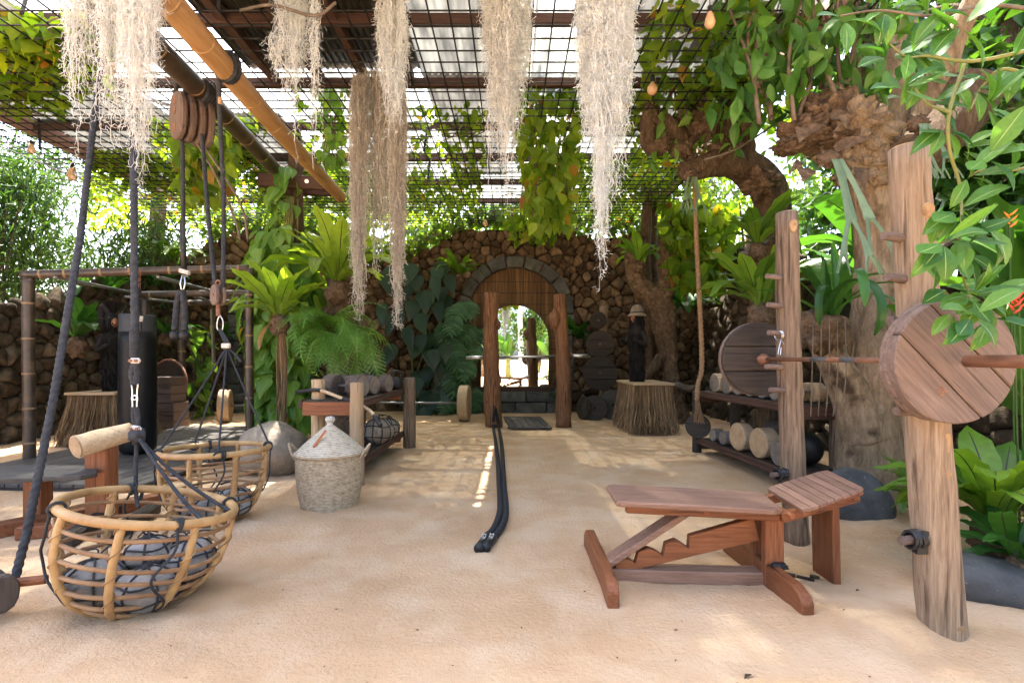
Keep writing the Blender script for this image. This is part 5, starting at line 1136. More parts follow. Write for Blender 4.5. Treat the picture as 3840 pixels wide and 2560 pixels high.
for (y0, y1, w_) in ((1432, 1495, 12), (1482, 1535, 11)): MB().tube(spline([P(505-w_, y0+8, D2), P(505-w_*.7, (y0+y1)/2, D2), P(505-w_*.6, y1, D2), P(505+w_*.6, y1, D2), P(505+w_*.8, (y0+y1)/2, D2), P(505+w_, y0+8, D2), P(505, y0, D2), P(505-w_, y0+8, D2)], 3), .0048, 6).build('snap_hook', m_chrome, sr, smooth=True)
for sx in (-8, 4, 12): twist([P(505+sx*.6, 1525, D2), P(508+sx, 1560, D2), P(510+sx*.6, 1600, D2)], .012, 3, 6, .5, 9).build('loop', m_rope, sr, smooth=True)
kn = P(514, 1632, D2-.02); MB().blob(kn, (.05, .035, .05), 12, 8, .5, 4, 5).build('knot', m_rope, sr, smooth=True)
def W1r(a): return W1((.385*math.cos(a), .385*math.sin(a), .52))
for tgt, mid in ((W1((.385*math.cos(.25), .385*math.sin(.25), .52)), P(640, 1790, 2.75)), (W1r(2.35), P(500, 2010, 2.8)), (P(520, 1900, 2.72), P(498, 1850, 2.85)), (W1((.385*math.cos(-.35), .385*math.sin(-.35), .52)), P(690, 1900, 2.6))):
    twist(bez(kn, mid, tgt, 24), .0095, 3, 6, .6, 8).build('cord', m_rope, sr, smooth=True)
# climbing rope of hemp
hr = thing('climbing_rope', 'tan hemp climbing rope with frayed end beside the dark rack', 'rope', P(2612, 1580, 6.4))
hpts = [P(2606, 690, 6.7), P(2612, 900, 6.6), P(2626, 1180, 6.5), P(2632, 1370, 6.42), P(2618, 1440, 6.4), P(2614, 1500, 6.38)]
twist(spline(hpts, 12), .03, 3, 6, .45, 12, .18).build('rope', m_hemp, hr, smooth=True); MB().tube([P(2606, 695, 6.7), P(2604, 560, 6.8)], .03, 8).build('upper_rope', m_hemp, hr)
N = 160; a = NR.random(N)*2*PI; e = np.array(hpts[-1]); pa = np.zeros((N, 7, 3))
for j in range(7):
    u = j/6; pa[:, j, 0] = e[0]+np.cos(a)*(.02+.09*u*NR.random(N)*.6)+.03*u; pa[:, j, 1] = e[1]+np.sin(a)*(.02+.05*u); pa[:, j, 2] = e[2]+.02-.33*u*(.8+.2*NR.random(N))
V, Q = ribbons_np(pa, np.full(N, .009)); stuff(mk('frayed_end', V, Q, m_hemp, hr))
# grey strap seen beside the small pulley
tag(MB().beam(P(795, 1160, 8.2), P(802, 1360, 8.2), .03, .06, (0, 1, 0)).build('web_strap', pm('khaki', [((.10, .09, .06), .3), ((.2, .18, .13), .7)], rough=.9, bump=0)), 'khaki webbing strap hanging from the back bamboo beam', 'strap')
# bulbs of the string lights
m_bulb = plain('amber_glass', (.75, .5, .3), .12, 0, .6)
m_bulb.node_tree.nodes['Principled BSDF'].inputs['Transmission Weight'].default_value = .35
cable = []
def bulb(label, px, py, d, rr, long=False):
    c = P(px, py, d); t = thing('light_bulb', label, 'bulb', c)
    MB().lathe([(.004, -rr*1.1), (rr*.6, -rr*.95), (rr, -rr*.25), (rr*.95, rr*.3), (rr*.5, rr*1.0), (rr*.32, rr*1.5)] if not long else [(.004, -rr*1.4), (rr*.6, -rr*1.25), (rr, -rr*.5), (rr*.8, rr*.6), (rr*.4, rr*1.6), (rr*.35, rr*2)], c, 18).build('glass', m_bulb, t, smooth=True)
    MB().tube([c+Vector((0, 0, rr*1.35)), c+Vector((0, 0, rr*2.7))], rr*.42, 10).build('socket', m_rubber, t); MB().tube([c+Vector((0, 0, rr*2.6)), Vector((c.x, c.y, ZM+.01))], .005, 5).build('cord', m_steel, t)
bulb('amber globe bulb hanging over the gnarled branch', 2446, 336, 5.7, .062); bulb('long amber bulb hanging among the leafy shoots', 2662, 80, 4.4, .05, True)
bulb('clear long bulb hanging near the pink edge timber', 270, 655, 7.9, .07, True); bulb('small bulb hanging above the stone arch wall', 1820, 838, 10.5, .06)
bulb('small bulb hanging over the bamboo frame post', 118, 560, 7.4, .05, True)
# ================================================================== trees and plants
m_bark = pm('tan_bark', [((.11, .074, .045), .3), ((.31, .225, .145), .5), ((.50, .40, .285), .72)], scale=5.5, detail=12, rough=.95, bump=1.0, bscale=18, stretch=(2.2, 2.2, .7), bdist=.05, dist=.5, nrough=.72, spots=((.07, .045, .028), 3.0, .58, .1))
m_barkd = pm('dark_bark', [((.035, .022, .014), .3), ((.13, .085, .052), .52), ((.26, .19, .13), .75)], scale=6, detail=12, rough=.95, bump=1.0, bscale=18, stretch=(2.2, 2.2, .8), bdist=.05, dist=.6, nrough=.72)
m_husk = pm('dead_fern_husk', [((.035, .023, .015), .3), ((.145, .095, .06), .5), ((.36, .265, .18), .75)], scale=9, detail=12, rough=.95, bump=1.0, bscale=24, bdist=.05, dist=1.0, nrough=.75)
m_stem = pm('green_stem', [((.10, .12, .03), .3), ((.22, .22, .08), .7)], scale=8, rough=.7, bump=0)
m_twig = pm('grey_twig', [((.08, .06, .045), .3), ((.2, .16, .12), .7)], scale=12, rough=.9, bump=.3)
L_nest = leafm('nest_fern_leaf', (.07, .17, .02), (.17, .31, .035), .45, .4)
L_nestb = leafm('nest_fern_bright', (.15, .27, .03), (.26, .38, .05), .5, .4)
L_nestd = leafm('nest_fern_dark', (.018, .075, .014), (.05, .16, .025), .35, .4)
L_vine = leafm('vine_leaf', (.085, .225, .035), (.22, .38, .07), .45, .35, yellow=.015)
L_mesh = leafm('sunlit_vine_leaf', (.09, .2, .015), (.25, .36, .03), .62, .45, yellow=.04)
L_dark = leafm('dark_leaf', (.012, .035, .018), (.03, .07, .035), .15, .35, spec=.5)
L_mon = leafm('monstera_leaf', (.035, .10, .04), (.08, .19, .075), .25, .4)
L_fern = leafm('lace_fern_leaf', (.11, .30, .06), (.24, .44, .11), .5, .5)
L_fore = leafm('serrated_leaf', (.035, .125, .025), (.11, .26, .045), .4, .42)
L_jun = leafm('jungle_leaf', (.018, .065, .012), (.06, .15, .025), .4, .4)
L_bamb = leafm('bamboo_leaf', (.03, .09, .028), (.10, .19, .055), .42, .45)
L_ban = leafm('banana_leaf', (.03, .115, .02), (.085, .21, .035), .45, .4)
L_stag = leafm('staghorn_leaf', (.12, .2, .12), (.2, .3, .19), .3, .6)
L_gnd = leafm('far_leaf', (.045, .11, .02), (.15, .26, .04), .5, .5)
m_rib = plain('dark_midrib', (.02, .018, .01), .6)

def frond_mesh(name, curl, width, segs=12, elev=1.0, ripple=.012, fold=.25, mats=(None,), rib=True, prof=None, twist_=0):
    V = []; Fq = []; mi = []; y = z = 0.0; a = elev
    prof = prof or [(0, .12), (.15, .35), (.35, .75), (.6, 1), (.8, .8), (.93, .4), (1, .04)]
    pc = []
    for i in range(segs+1):
        t = i/segs; pc.append((y, z, a)); a -= curl/segs*(.4+1.2*t); y += math.cos(a)/segs; z += math.sin(a)/segs
    for i, (y, z, a) in enumerate(pc):
        t = i/segs; hw = width*.5*float(np.interp(t, [p[0] for p in prof], [p[1] for p in prof])); n = (-math.sin(a), math.cos(a))
        for s_ in (-1, -.55, -.045, .045, .55, 1):
            r = ripple*(1 if abs(s_) == 1 else .3)*math.sin(i*2.1+(1.3 if s_ > 0 else 0))*(1 if abs(s_) > .1 else 0); lift = hw*abs(s_)*fold+r
            V.append((hw*s_, y+n[0]*lift, z+n[1]*lift))
    for i in range(segs):
        for k in range(5): b = i*6+k; Fq.append((b, b+1, b+7, b+6)); mi.append(1 if (rib and k == 2 and i < segs*.85) else 0)
    me = bpy.data.meshes.new(name); me.from_pydata(V, [], Fq); me.update(); me.polygons.foreach_set('use_smooth', np.ones(len(Fq), dtype=bool))
    me.polygons.foreach_set('material_index', np.array(mi, dtype=np.int32))
    for m in mats: me.materials.append(m)
    if rib and len(mats) < 2: me.materials.append(m_rib)
    return me
def inst(name, me, parent, pos, yaw, L=1.0, W=None, pitch=0, roll=0):
    o = bpy.data.objects.new(name, me); COL.objects.link(o); o.parent = parent
    M = Matrix.Rotation(yaw, 4, 'Z') @ Matrix.Rotation(pitch, 4, 'X') @ Matrix.Rotation(roll, 4, 'Y') @ Matrix.Diagonal((W or L, L, L, 1))
    o.matrix_basis = Matrix.Translation(Vector(pos)-ROOT[parent.name]) @ M; ROOT[o.name] = ROOT[parent.name]; return o
def inst_dir(name, me, parent, pos, fwd, up, L, W=None):
    f = Vector(fwd).normalized(); x = f.cross(Vector(up)); x = x.normalized() if x.length > 1e-5 else f.orthogonal().normalized(); z = x.cross(f)
    o = bpy.data.objects.new(name, me); COL.objects.link(o); o.parent = parent; W = W or L
    M = Matrix((x*W, f*L, z*L)).transposed().to_4x4(); M.translation = Vector(pos)-ROOT[parent.name]; o.matrix_basis = M; ROOT[o.name] = ROOT[parent.name]; return o
FR = {}
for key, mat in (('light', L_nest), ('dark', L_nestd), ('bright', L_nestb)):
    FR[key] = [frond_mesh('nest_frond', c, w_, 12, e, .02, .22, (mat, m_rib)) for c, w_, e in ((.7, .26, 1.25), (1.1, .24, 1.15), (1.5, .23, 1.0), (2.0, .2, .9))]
def nestfern(label, c, L, n=16, key='light', out=None, spread=1.0, group=None, root_mass=True):
    c = Vector(c); t = thing('nest_fern', label, 'fern', c, group)
    for k in range(n):
        yaw = 2*PI*k/n+rnd.uniform(-.25, .25); q = k % 3
        if out is not None:                            # wall fern: lean all fronds away from the wall
            yaw = out+rnd.uniform(-1.5, 1.5)
        me = FR[key][min(3, int(rnd.random()*4*spread))]; inst('frond', me, t, c+Vector((rnd.uniform(-.03, .03), rnd.uniform(-.03, .03), 0)), yaw-PI/2*0, L*rnd.uniform(.7, 1.08), None, rnd.uniform(-.28, .15)*spread, rnd.uniform(-.25, .25))
    if root_mass: MB().blob(c-Vector((0, 0, L*.1)), (L*.15, L*.15, L*.17), 14, 10, .5, c.x, 4).build('root_mass', m_husk, t, smooth=True)
    return t
# ---- vine column with nest fern on a stick
T_big = {}
def leafmesh(name, tpl, mat):
    me = bpy.data.meshes.new(name); me.from_pydata(tpl[0].tolist(), [], tpl[1].tolist()); me.update(); me.polygons.foreach_set('use_smooth', np.ones(len(tpl[1]), dtype=bool)); me.materials.append(mat); return me
T_POTH = leaf_tpl([(-.1, .16), (-.03, .32), (.1, .45), (.28, .5), (.5, .4), (.72, .24), (.88, .1), (1, .01)], fold=.2, droop=.28)
m_vein0 = plain('vine_midrib', (.24, .36, .11), .5)
PO = [(0, .45), (.06, .78), (.15, .97), (.27, 1.0), (.42, .88), (.58, .66), (.74, .4), (.88, .18), (1, .01)]
POTH = [frond_mesh('pothos_leaf', c_, w_, 10, .1, .006, f_, (L_vine, m_vein0), True, PO) for c_, w_, f_ in ((.6, .66, .2), (1.0, .58, .3), (.2, .7, .12), (1.5, .55, .25))]
vcx, vcy = P(1095, 1500, 7.9).x, 7.75
vp = thing('vine_post', 'leafy green climbing vine covering a tall post behind the boulder', 'vine', (vcx, vcy, 0))
log('post', (vcx+.05, 7.95, -.05), (vcx+.02, 7.95, 5.1), .13, .11, m_barkd, vp, 4, m=20, bend=.03)
def vine_leaf(z, a, rr, L, yy=None):
    d = Vector((math.cos(a), math.sin(a), 0)); p = Vector((vcx, vcy, z))+d*rr; f = (d*.55+Vector((rnd.uniform(-.35, .35), 0, -1.0))).normalized()
    inst_dir('leaf', rnd.choice(POTH), vp, p, f, d+Vector((rnd.uniform(-.3, .3), 0, .35)), L, L*rnd.uniform(.85, 1.1))
for i in range(265):
    z = .12+3.2*rnd.random()**.95; py = HY-(z-CH)/7.6*F; wpx = float(np.interp(py, [600, 700, 900, 1150, 1400, 1620], [30, 60, 130, 150, 135, 95])); rr = wpx/F*7.7
    a = rnd.uniform(-PI, .25) if rnd.random() < .88 else rnd.uniform(0, PI); vine_leaf(z, a, rr*rnd.uniform(.55, 1.08), rnd.uniform(.22, .36))
for k in range(28):
    z = rnd.uniform(3.1, 4.4); vine_leaf(z, rnd.uniform(-PI, 0), rnd.uniform(.1, .35), rnd.uniform(.22, .34))
pv = []
for i in range(420):
    z = .1+3.0*rnd.random(); py = HY-(z-CH)/7.6*F; rr = float(np.interp(py, [600, 700, 900, 1150, 1400, 1620], [30, 60, 120, 140, 125, 95]))/F*7.7*rnd.uniform(.35, .9); a = rnd.uniform(-PI, .2); pv.append((vcx+math.cos(a)*rr, vcy+math.sin(a)*rr*.9, z))
pv = np.array(pv); fv = rdir(len(pv), 1.6); fv[:, 1] -= .4; Lv = NR.uniform(.2, .33, len(pv)); V, Q = scatter(T_POTH, pv, fv, np.tile([0, -1., .4], (len(pv), 1)), Lv, Lv*.68); stuff(mk('inner_leaves', V, Q, L_vine, vp, smooth=True))
for k in range(7):
    a = rnd.uniform(-PI, 0); MB().tube([(vcx+math.cos(a+.3*math.sin(j))*.17, vcy+math.sin(a)*.17, .02+j*.55) for j in range(8)], .013, 6).build('stem', m_stem, vp, smooth=True)
fs = P(1048, 1210, 6.45); MB_ = None
fst = thing('fern_stick', 'slim fibrous pole holding the bright nest fern before the vine', 'pole', (P(1062, 1600, 6.5).x, 6.5, 0))
log('pole', (P(1066, 1600, 6.5).x, 6.5, -.05), (fs.x+.02, 6.5, fs.z), .026, .03, m_husk, fst, 6, n=10)
N = 90; pa = np.zeros((N, 8, 3)); a = NR.random(N)*2*PI
for j in range(8): u = j/7; pa[:, j, 0] = fs.x+.03+np.cos(a)*(.03+.05*u)+.02*np.sin(u*5+a); pa[:, j, 1] = 6.45+np.sin(a)*(.03+.04*u); pa[:, j, 2] = fs.z-.1-NR.random(N)*.02-u*1.55*(.6+.4*np.sin(a*7)**2)
V, Q = ribbons_np(pa, np.full(N, .009)); stuff(mk('aerial_roots', V, Q, m_fringe, fst))
nestfern('bright yellow green nest fern on the slim pole', fs+Vector((0, 0, .05)), .85, 27, 'bright')
nestfern('large nest fern above the feathery ferns by the vine', P(1262, 1065, 7.2), 1.15, 24, 'bright')
m_deadf = leafm('dead_frond', (.25, .14, .03), (.4, .24, .06), .3); inst('dead_frond', frond_mesh('dead_frond', 1.2, .16, mats=(m_deadf, m_rib)), fst, fs+Vector((-.05, -.05, .02)), 2.9, .5, None, -1.5)

# ---- lacy ferns
def lace_mesh(name, mat, pin=17, curl=1.5):
    V = []; Fq = []; y = z = 0; a = .75; rach = []
    for i in range(pin*2):
        t = i/(pin*2); a -= curl/(pin*2)*(.4+1.2*t); y += math.cos(a)/(pin*2); z += math.sin(a)/(pin*2); rach.append((y, z))
        if i % 2: continue
        for s_ in (-1, 1):
            Lp = .30*math.sin(PI*min(1, (t*.86+.17)))**.9*(1-.35*t); nl = 9
            d = Vector((s_*.9, .42, -.16)).normalized(); pz = Vector((0, y, z)); ux = Vector((0, math.cos(a), math.sin(a)))
            e_ = pz+d*Lp+Vector((0, 0, -.1*Lp)); o = len(V); V += [tuple(pz-ux*.002), tuple(pz+ux*.002), tuple(e_)]; Fq.append((o, o+1, o+2))
            for k in range(nl):
                u = (k+.4)/nl; c = pz+d*Lp*u+Vector((0, 0, -.1*Lp*u*u)); ll = Lp*.16*(1-.75*u)+.005
                for q in (-1, 1):
                    e = c+ux*ll*q+d*ll*.5; w_ = d*(Lp/nl*.34); o = len(V); V += [tuple(c-w_), tuple(c+w_), tuple(e+w_*.2), tuple(e-w_*.15)]; Fq.append((o, o+1, o+2, o+3))
    o = len(V)
    for (y, z) in rach: V += [(-.006, y, z), (.006, y, z)]
    for i in range(len(rach)-1): b = o+2*i; Fq.append((b, b+1, b+3, b+2))
    me = bpy.data.meshes.new(name); me.from_pydata(V, [], Fq); me.update(); me.materials.append(mat); return me
lace = [lace_mesh('lace_frond', L_fern, 17, c) for c in (1.6, 2.2, 2.8)]
def lacefern(label, c, L, n, yaw0, sp, pit=0, drop=.5):
    c = Vector(c); t = thing('lace_fern', label, 'fern', c)
    for k in range(n): inst('frond', rnd.choice(lace), t, c+Vector((rnd.uniform(-.16, .16), rnd.uniform(-.12, .05), -rnd.random()*drop)), yaw0+rnd.uniform(-sp, sp), L*rnd.uniform(.6, 1.15), L*rnd.uniform(.6, .95), pit+rnd.uniform(-.55, .55), rnd.uniform(-.5, .5))
    MB().blob(c+Vector((0, .05, -drop*.4)), (.14, .14, .1+drop*.4), 14, 10, .5, c.x, 4, octs=3).build('root_mass', m_husk, t, smooth=True)
lacefern('feathery light green fern hanging beside the vine column', P(1225, 1180, 6.9), 1.05, 20, PI+.15, 1.3, -.3, .35)
lacefern('feathery fern draping over the dumbbells on the left rack', P(1350, 1230, 7.05), 1.0, 14, PI-.3, 1.2, -.8, .2)
tk = thing('fern_stump', 'dark fibrous tree fern stump behind the left rack', 'stump', (P(1290, 1600, 7.5).x, 7.55, 0)); log('trunk', (P(1290, 1600, 7.5).x, 7.6, -.05), (P(1270, 1100, 7.6).x, 7.65, P(1270, 1040, 7.6).z), .24, .2, m_husk, tk, 8, amp=.3, n=20)

# ---- philodendron and monstera on the back wall
me_heart = leafmesh('heart_leaf', leaf_tpl([(-.22, .2), (-.12, .38), (.02, .48), (.2, .5), (.42, .42), (.65, .26), (.85, .1), (1, .01)], fold=.12, droop=.22), L_dark)
ph = thing('philodendron', 'dark green heart-leaved climber on the stone wall', 'climber', (bx(1600), 11.6, 0))
for k in range(66):
    py = rnd.uniform(985, 1570); px = rnd.gauss(1590, 1)+rnd.uniform(-1, 1)*float(np.interp(py, [985, 1150, 1400, 1570], [150, 165, 130, 55])); d = rnd.uniform(11.0, 11.65)
    inst_dir('leaf', me_heart, ph, P(px, py, d), (rnd.uniform(-.5, .5), -.35, -1), (rnd.uniform(-.3, .3), -1, .3), rnd.uniform(.32, .52), rnd.uniform(.28, .42))
for k in range(4): MB().tube(spline([P(1590+rnd.uniform(-60, 60), y, 11.7) for y in (1580, 1450, 1300, 1150, 1020)], 4), .02, 6).build('stem', m_stem, ph, smooth=True)
def mon_mesh():
    V = []; Fq = []
    for s_ in (-1, 1):
        for k in range(7):
            t0, t1 = -.1+k*.155, -.1+(k+.78)*.155; w0 = .5*math.sin(PI*min(.97, .25+.105*k)); a = .18
            o = len(V)
            V += [(0, max(0, t0), 0), (0, max(0.02, t1), 0), (s_*w0*.6, t1+a*.6, -.03), (s_*w0, t1+a, -.1), (s_*w0*.98, t0+a+.015, -.1), (s_*w0*.55, t0+a*.4, -.03)]
            Fq += [(o, o+1, o+2, o+5), (o+5, o+2, o+3, o+4)]
    me = bpy.data.meshes.new('monstera_leaf'); me.from_pydata(V, [], Fq); me.update(); me.materials.append(L_mon); return me
me_mon = mon_mesh(); mo = thing('monstera', 'monstera with split leaves climbing beside the mirror arch', 'climber', (bx(1730), 11.6, 0))
for (px, py, L) in ((1735, 1160, .5), (1690, 1175, .48), (1755, 1155, .5), (1705, 1210, .5), (1668, 1235, .52), (1770, 1240, .5), (1695, 1255, .5), (1750, 1285, .5), (1680, 1300, .55), (1700, 1340, .55), (1790, 1255, .42), (1730, 1360, .55), (1690, 1400, .55), (1765, 1380, .5), (1715, 1430, .55), (1750, 1450, .55), (1700, 1475, .5), (1770, 1480, .5), (1735, 1510, .5), (1690, 1520, .4), (1755, 1535, .42), (1660, 1340, .42), (1790, 1320, .42)):
    inst_dir('leaf', me_mon, mo, P(px+rnd.uniform(-8, 8), py-25, rnd.uniform(11.0, 11.5)), (rnd.uniform(-.6, .5), -.35, -.8), (rnd.uniform(-.3, .3), -1, .5), L, L*1.05)
MB().tube(spline([P(1735+8*math.sin(k), 1560-60*k, 11.6) for k in range(8)], 4), .025, 6).build('stem', m_stem, mo, smooth=True)

# ---- nest ferns on walls and stumps
for lab, px, py, d, L, n, key, out in (
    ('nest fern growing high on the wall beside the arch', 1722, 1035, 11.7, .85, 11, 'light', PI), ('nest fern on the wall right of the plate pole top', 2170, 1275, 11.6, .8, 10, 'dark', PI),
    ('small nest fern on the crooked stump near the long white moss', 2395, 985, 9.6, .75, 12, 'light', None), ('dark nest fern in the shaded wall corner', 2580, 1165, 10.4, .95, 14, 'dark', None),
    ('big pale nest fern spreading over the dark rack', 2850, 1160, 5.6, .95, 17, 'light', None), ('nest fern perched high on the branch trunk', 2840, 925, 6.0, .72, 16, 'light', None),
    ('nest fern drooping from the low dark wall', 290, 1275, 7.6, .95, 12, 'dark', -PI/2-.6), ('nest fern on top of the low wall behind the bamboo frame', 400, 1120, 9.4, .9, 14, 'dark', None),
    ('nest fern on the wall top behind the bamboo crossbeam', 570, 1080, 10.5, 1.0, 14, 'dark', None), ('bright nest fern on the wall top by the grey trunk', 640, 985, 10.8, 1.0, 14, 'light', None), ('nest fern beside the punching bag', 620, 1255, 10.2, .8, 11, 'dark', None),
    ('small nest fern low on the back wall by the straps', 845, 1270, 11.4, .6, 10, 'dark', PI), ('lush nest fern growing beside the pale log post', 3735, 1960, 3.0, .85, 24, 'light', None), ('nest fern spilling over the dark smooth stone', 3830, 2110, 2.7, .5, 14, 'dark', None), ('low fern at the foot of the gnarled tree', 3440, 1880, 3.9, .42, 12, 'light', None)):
    nestfern(lab, P(px, py, d), L, n, key, out)

# ---- trunks
def bark_trunk(name, pts, rad, mat, parent, n=54, seed=0, lump=.16, fiss=.13, step=.035):
    base = resample(spline(pts, 14), step); m = len(base); tt = np.linspace(0, len(pts)-1, m); rs = np.interp(tt, range(len(pts)), rad)
    def f(i, a):
        c, s_ = math.cos(a), math.sin(a); h = i*step
        q = 1+lump*noise.noise(Vector((c*1.1+seed, s_*1.1, h*1.1)))+lump*.5*noise.noise(Vector((c*2.6, s_*2.6+seed, h*2.4)))
        q += fiss*(abs(noise.noise(Vector((c*5.5+seed, s_*5.5, h*2.0+.4*c))))-.22)+fiss*.5*(abs(noise.noise(Vector((c*12, s_*12+seed, h*4.5))))-.2)
        return q
    return MB().tube(base, list(rs), n, True, f).build(name, mat, parent, smooth=True)
def trunk(name, pts, rad, mat, parent, n=22, seed=0, amp=.14, sub=7):
    pts2 = spline(pts, sub); m = len(pts2); rs = np.interp(np.linspace(0, len(pts)-1, m), range(len(pts)), rad); o = MB().tube(pts2, list(rs), n, True, wob(seed, amp, n)).build(name, mat, parent, smooth=True); return o
bt = thing('gnarled_tree', 'massive gnarled tree with tan bark and knobby pollarded head', 'tree', (3.5, 4.55, 0))
DT = 4.55
bark_trunk('trunk', [P(3300, 1910, DT), P(3290, 1800, DT), P(3262, 1600, DT), P(3262, 1400, DT+.05), P(3275, 1150, DT+.1), P(3285, 900, DT+.1), P(3265, 700, DT+.05), P(3225, 540, DT)], [.36, .29, .235, .21, .165, .16, .185, .22], m_bark, bt, 64, 2, .12, .18)
bark_trunk('limb', [P(3250, 1640, DT-.05), P(3190, 1480, DT-.05), P(3110, 1330, DT), P(3060, 1235, DT)], [.21, .165, .135, .12], m_bark, bt, 44, 5)
for k, (px, py, rx, rz, sd) in enumerate(((3190, 500, .34, .30, 1), (3090, 450, .28, .22, 2), (3010, 500, .22, .15, 3), (3140, 390, .18, .2, 4), (3290, 570, .22, .22, 5), (2955, 550, .15, .07, 6), (3240, 640, .24, .2, 7), (3120, 545, .25, .09, 8))):
    MB().blob(P(px, py, DT), (rx*.86, rx*.8, rz*.84), 60, 42, .6, sd, 2.2, octs=5).build('knob', m_husk if k % 3 else m_bark, bt, smooth=True)
for k in range(9):                                    # curled dead shields and root scraps on the head
    q = P(rnd.uniform(2950, 3260), rnd.uniform(430, 640), DT-rnd.uniform(.18, .34)); f = Vector((rnd.uniform(-1, 1), -.6, rnd.uniform(-1, .4))); V, Q = scatter(T_HEART, [q], [f], [(0, -1, .4)], [rnd.uniform(.12, .28)], [rnd.uniform(.06, .2)]); mk('dead_shield', V, Q, m_husk, bt, smooth=True)
bark_trunk('limb', [P(3330, 760, DT+.2), P(3420, 600, DT+.25), P(3480, 440, DT+.2), P(3560, 200, DT), P(3680, -60, DT-.2)], [.19, .19, .15, .09, .08], m_bark, bt, 36, 8)
bark_trunk('limb', [P(3330, 680, DT+.4), P(3350, 480, DT+.5), P(3360, 250, DT+.5), P(3350, 90, DT+.5)], [.23, .2, .19, .19], m_bark, bt, 36, 9)
bark_trunk('limb', [P(3420, 620, DT+.1), P(3560, 480, DT), P(3650, 330, DT)], [.19, .22, .24], m_barkd, bt, 36, 10)
for k in range(26):                                    # upright shoots on the head
    px = rnd.uniform(2780, 3330); py = rnd.uniform(330, 470); q = P(px, py, DT+rnd.uniform(-.2, .2)); MB().tube(spline([q, q+Vector((rnd.uniform(-.15, .15), rnd.uniform(-.1, .1), .55)), q+Vector((rnd.uniform(-.3, .3), rnd.uniform(-.2, .2), 1.3))], 4), [.022-.0015*i for i in range(9)], 6).build('shoot', m_twig, bt, smooth=True)
N = 420; p0 = np.stack([(NR.uniform(2700, 3380, N)-CX)/F*DT, DT+NR.uniform(-.5, .5, N), np.zeros(N)], -1); p0[:, 2] = CH+(HY-NR.uniform(-40, 380, N)**1.0)/F*DT
me_sh = leafmesh('shoot_leaf', leaf_tpl([(0, .03), (.15, .3), (.4, .5), (.65, .42), (.85, .2), (1, .01)], fold=.2, droop=.3), L_fore)
V, Q = scatter((np.array([v.co for v in me_sh.vertices], dtype=np.float32), T_OV[1] if False else leaf_tpl([(0, .03), (.15, .3), (.4, .5), (.65, .42), (.85, .2), (1, .01)])[1]), p0, rdir(N, 1.3), rdir(N, -.8), NR.uniform(.14, .26, N), NR.uniform(.07, .13, N)); stuff(mk('shoot_foliage', V, Q, L_fore, bt, smooth=True))
# staghorn ferns
def staghorn(label, c, L, n, sd=0):
    c = Vector(c); t = thing('staghorn_fern', label, 'fern', c); r = random.Random(sd)
    MB().blob(c+Vector((0, .02, .02)), (.09, .05, .07), 20, 14, .5, sd, 3, octs=3).build('shield', m_husk, t, smooth=True)
    def strip(p, d, w0, L_, depth, out):
        seg = 6; pts = [Vector(p)]; dd = Vector(d)
        for i in range(seg): dd = (dd+Vector((0, -.02, -.12))).normalized(); pts.append(pts[-1]+dd*L_/seg)
        o = len(out[0])
        for i, q in enumerate(pts): w_ = w0*(1-.25*math.sin(PI*i/seg)+(.5*(i/seg)**3 if depth else -.6*i/seg)); s_ = dd.cross(Vector((0, 1, .15))).normalized(); out[0].extend([q-s_*w_, q+Vector((0, -.012, 0)), q+s_*w_])
        for i in range(seg): b = o+3*i; out[1].extend([(b, b+1, b+4, b+3), (b+1, b+2, b+5, b+4)])
        if depth:
            for s_ in (-1, 1): strip(pts[-1]-dd*.01+Vector((s_*w0*.5, 0, 0)), (dd+Vector((s_*.5*r.uniform(.6, 1.2), 0, 0))).normalized(), w0*.62, L_*.55, depth-1, out)
    for k in range(n):
        out = ([], []); strip(c+Vector((r.uniform(-.05, .05), -.06, -.02)), Vector((r.uniform(-.45, .3), -.3, -.75)).normalized(), L*.026, L*.5, 2, out); mk('antler_frond', out[0], out[1], L_stag, t, smooth=True)
staghorn('staghorn fern with long forked fronds under the gnarled head', P(3110, 600, 4.15), 1.2, 3, 2); staghorn('staghorn fern hanging from the horizontal branch tip', P(2590, 665, 6.0), .62, 4, 5); staghorn('staghorn fern behind the pale log post top', P(3450, 470, 4.0), .6, 6, 7)
# strap-leaved epiphyte on the low limb
ep = thing('strap_epiphyte', 'epiphyte with upright and drooping strap leaves on the tree limb', 'plant', P(3090, 1190, 4.4)); ec = P(3090, 1185, 4.4)
sm_ = [frond_mesh('strap_leaf', c, w_, 12, e, .003, .35, (L_nestd,), False, [(0, .6), (.2, .9), (.7, 1), (.92, .8), (1, .2)]) for c, w_, e in ((.15, .12, 1.5), (.6, .1, 1.3), (3.0, .075, 1.2), (3.4, .07, .9))]
for (k, yaw, L, pit) in ((0, .2, .62, .05), (0, 1.5, .55, -.05), (0, 3, .5, .1), (1, -1.2, .6, .1), (1, 2, .5, 0), (2, 3.4, .95, 0), (2, 2.8, 1.05, 0), (3, 3.1, 1.15, .1), (2, -2.4, .8, 0), (3, 2.4, .9, .2), (1, .9, .6, -.2), (3, -2.7, .85, 0), (1, 2.2, .7, -.5), (1, 1.6, .65, -.7)): inst('leaf', sm_[k], ep, ec+Vector((rnd.uniform(-.08, .08), -.1, 0)), yaw, L, None, pit)
MB().blob(ec-Vector((0, -.05, .12)), (.22, .17, .2), 20, 14, .6, 3, 3).build('root_mass', m_husk, ep, smooth=True)
for k in range(5): MB().tube(spline([P(3050+k*30, 1200, 4.2), P(3045+k*32, 1400, 4.15), P(3040+k*28, 1560, 4.1)], 5), .005, 5).build('aerial_root', m_twig, ep)

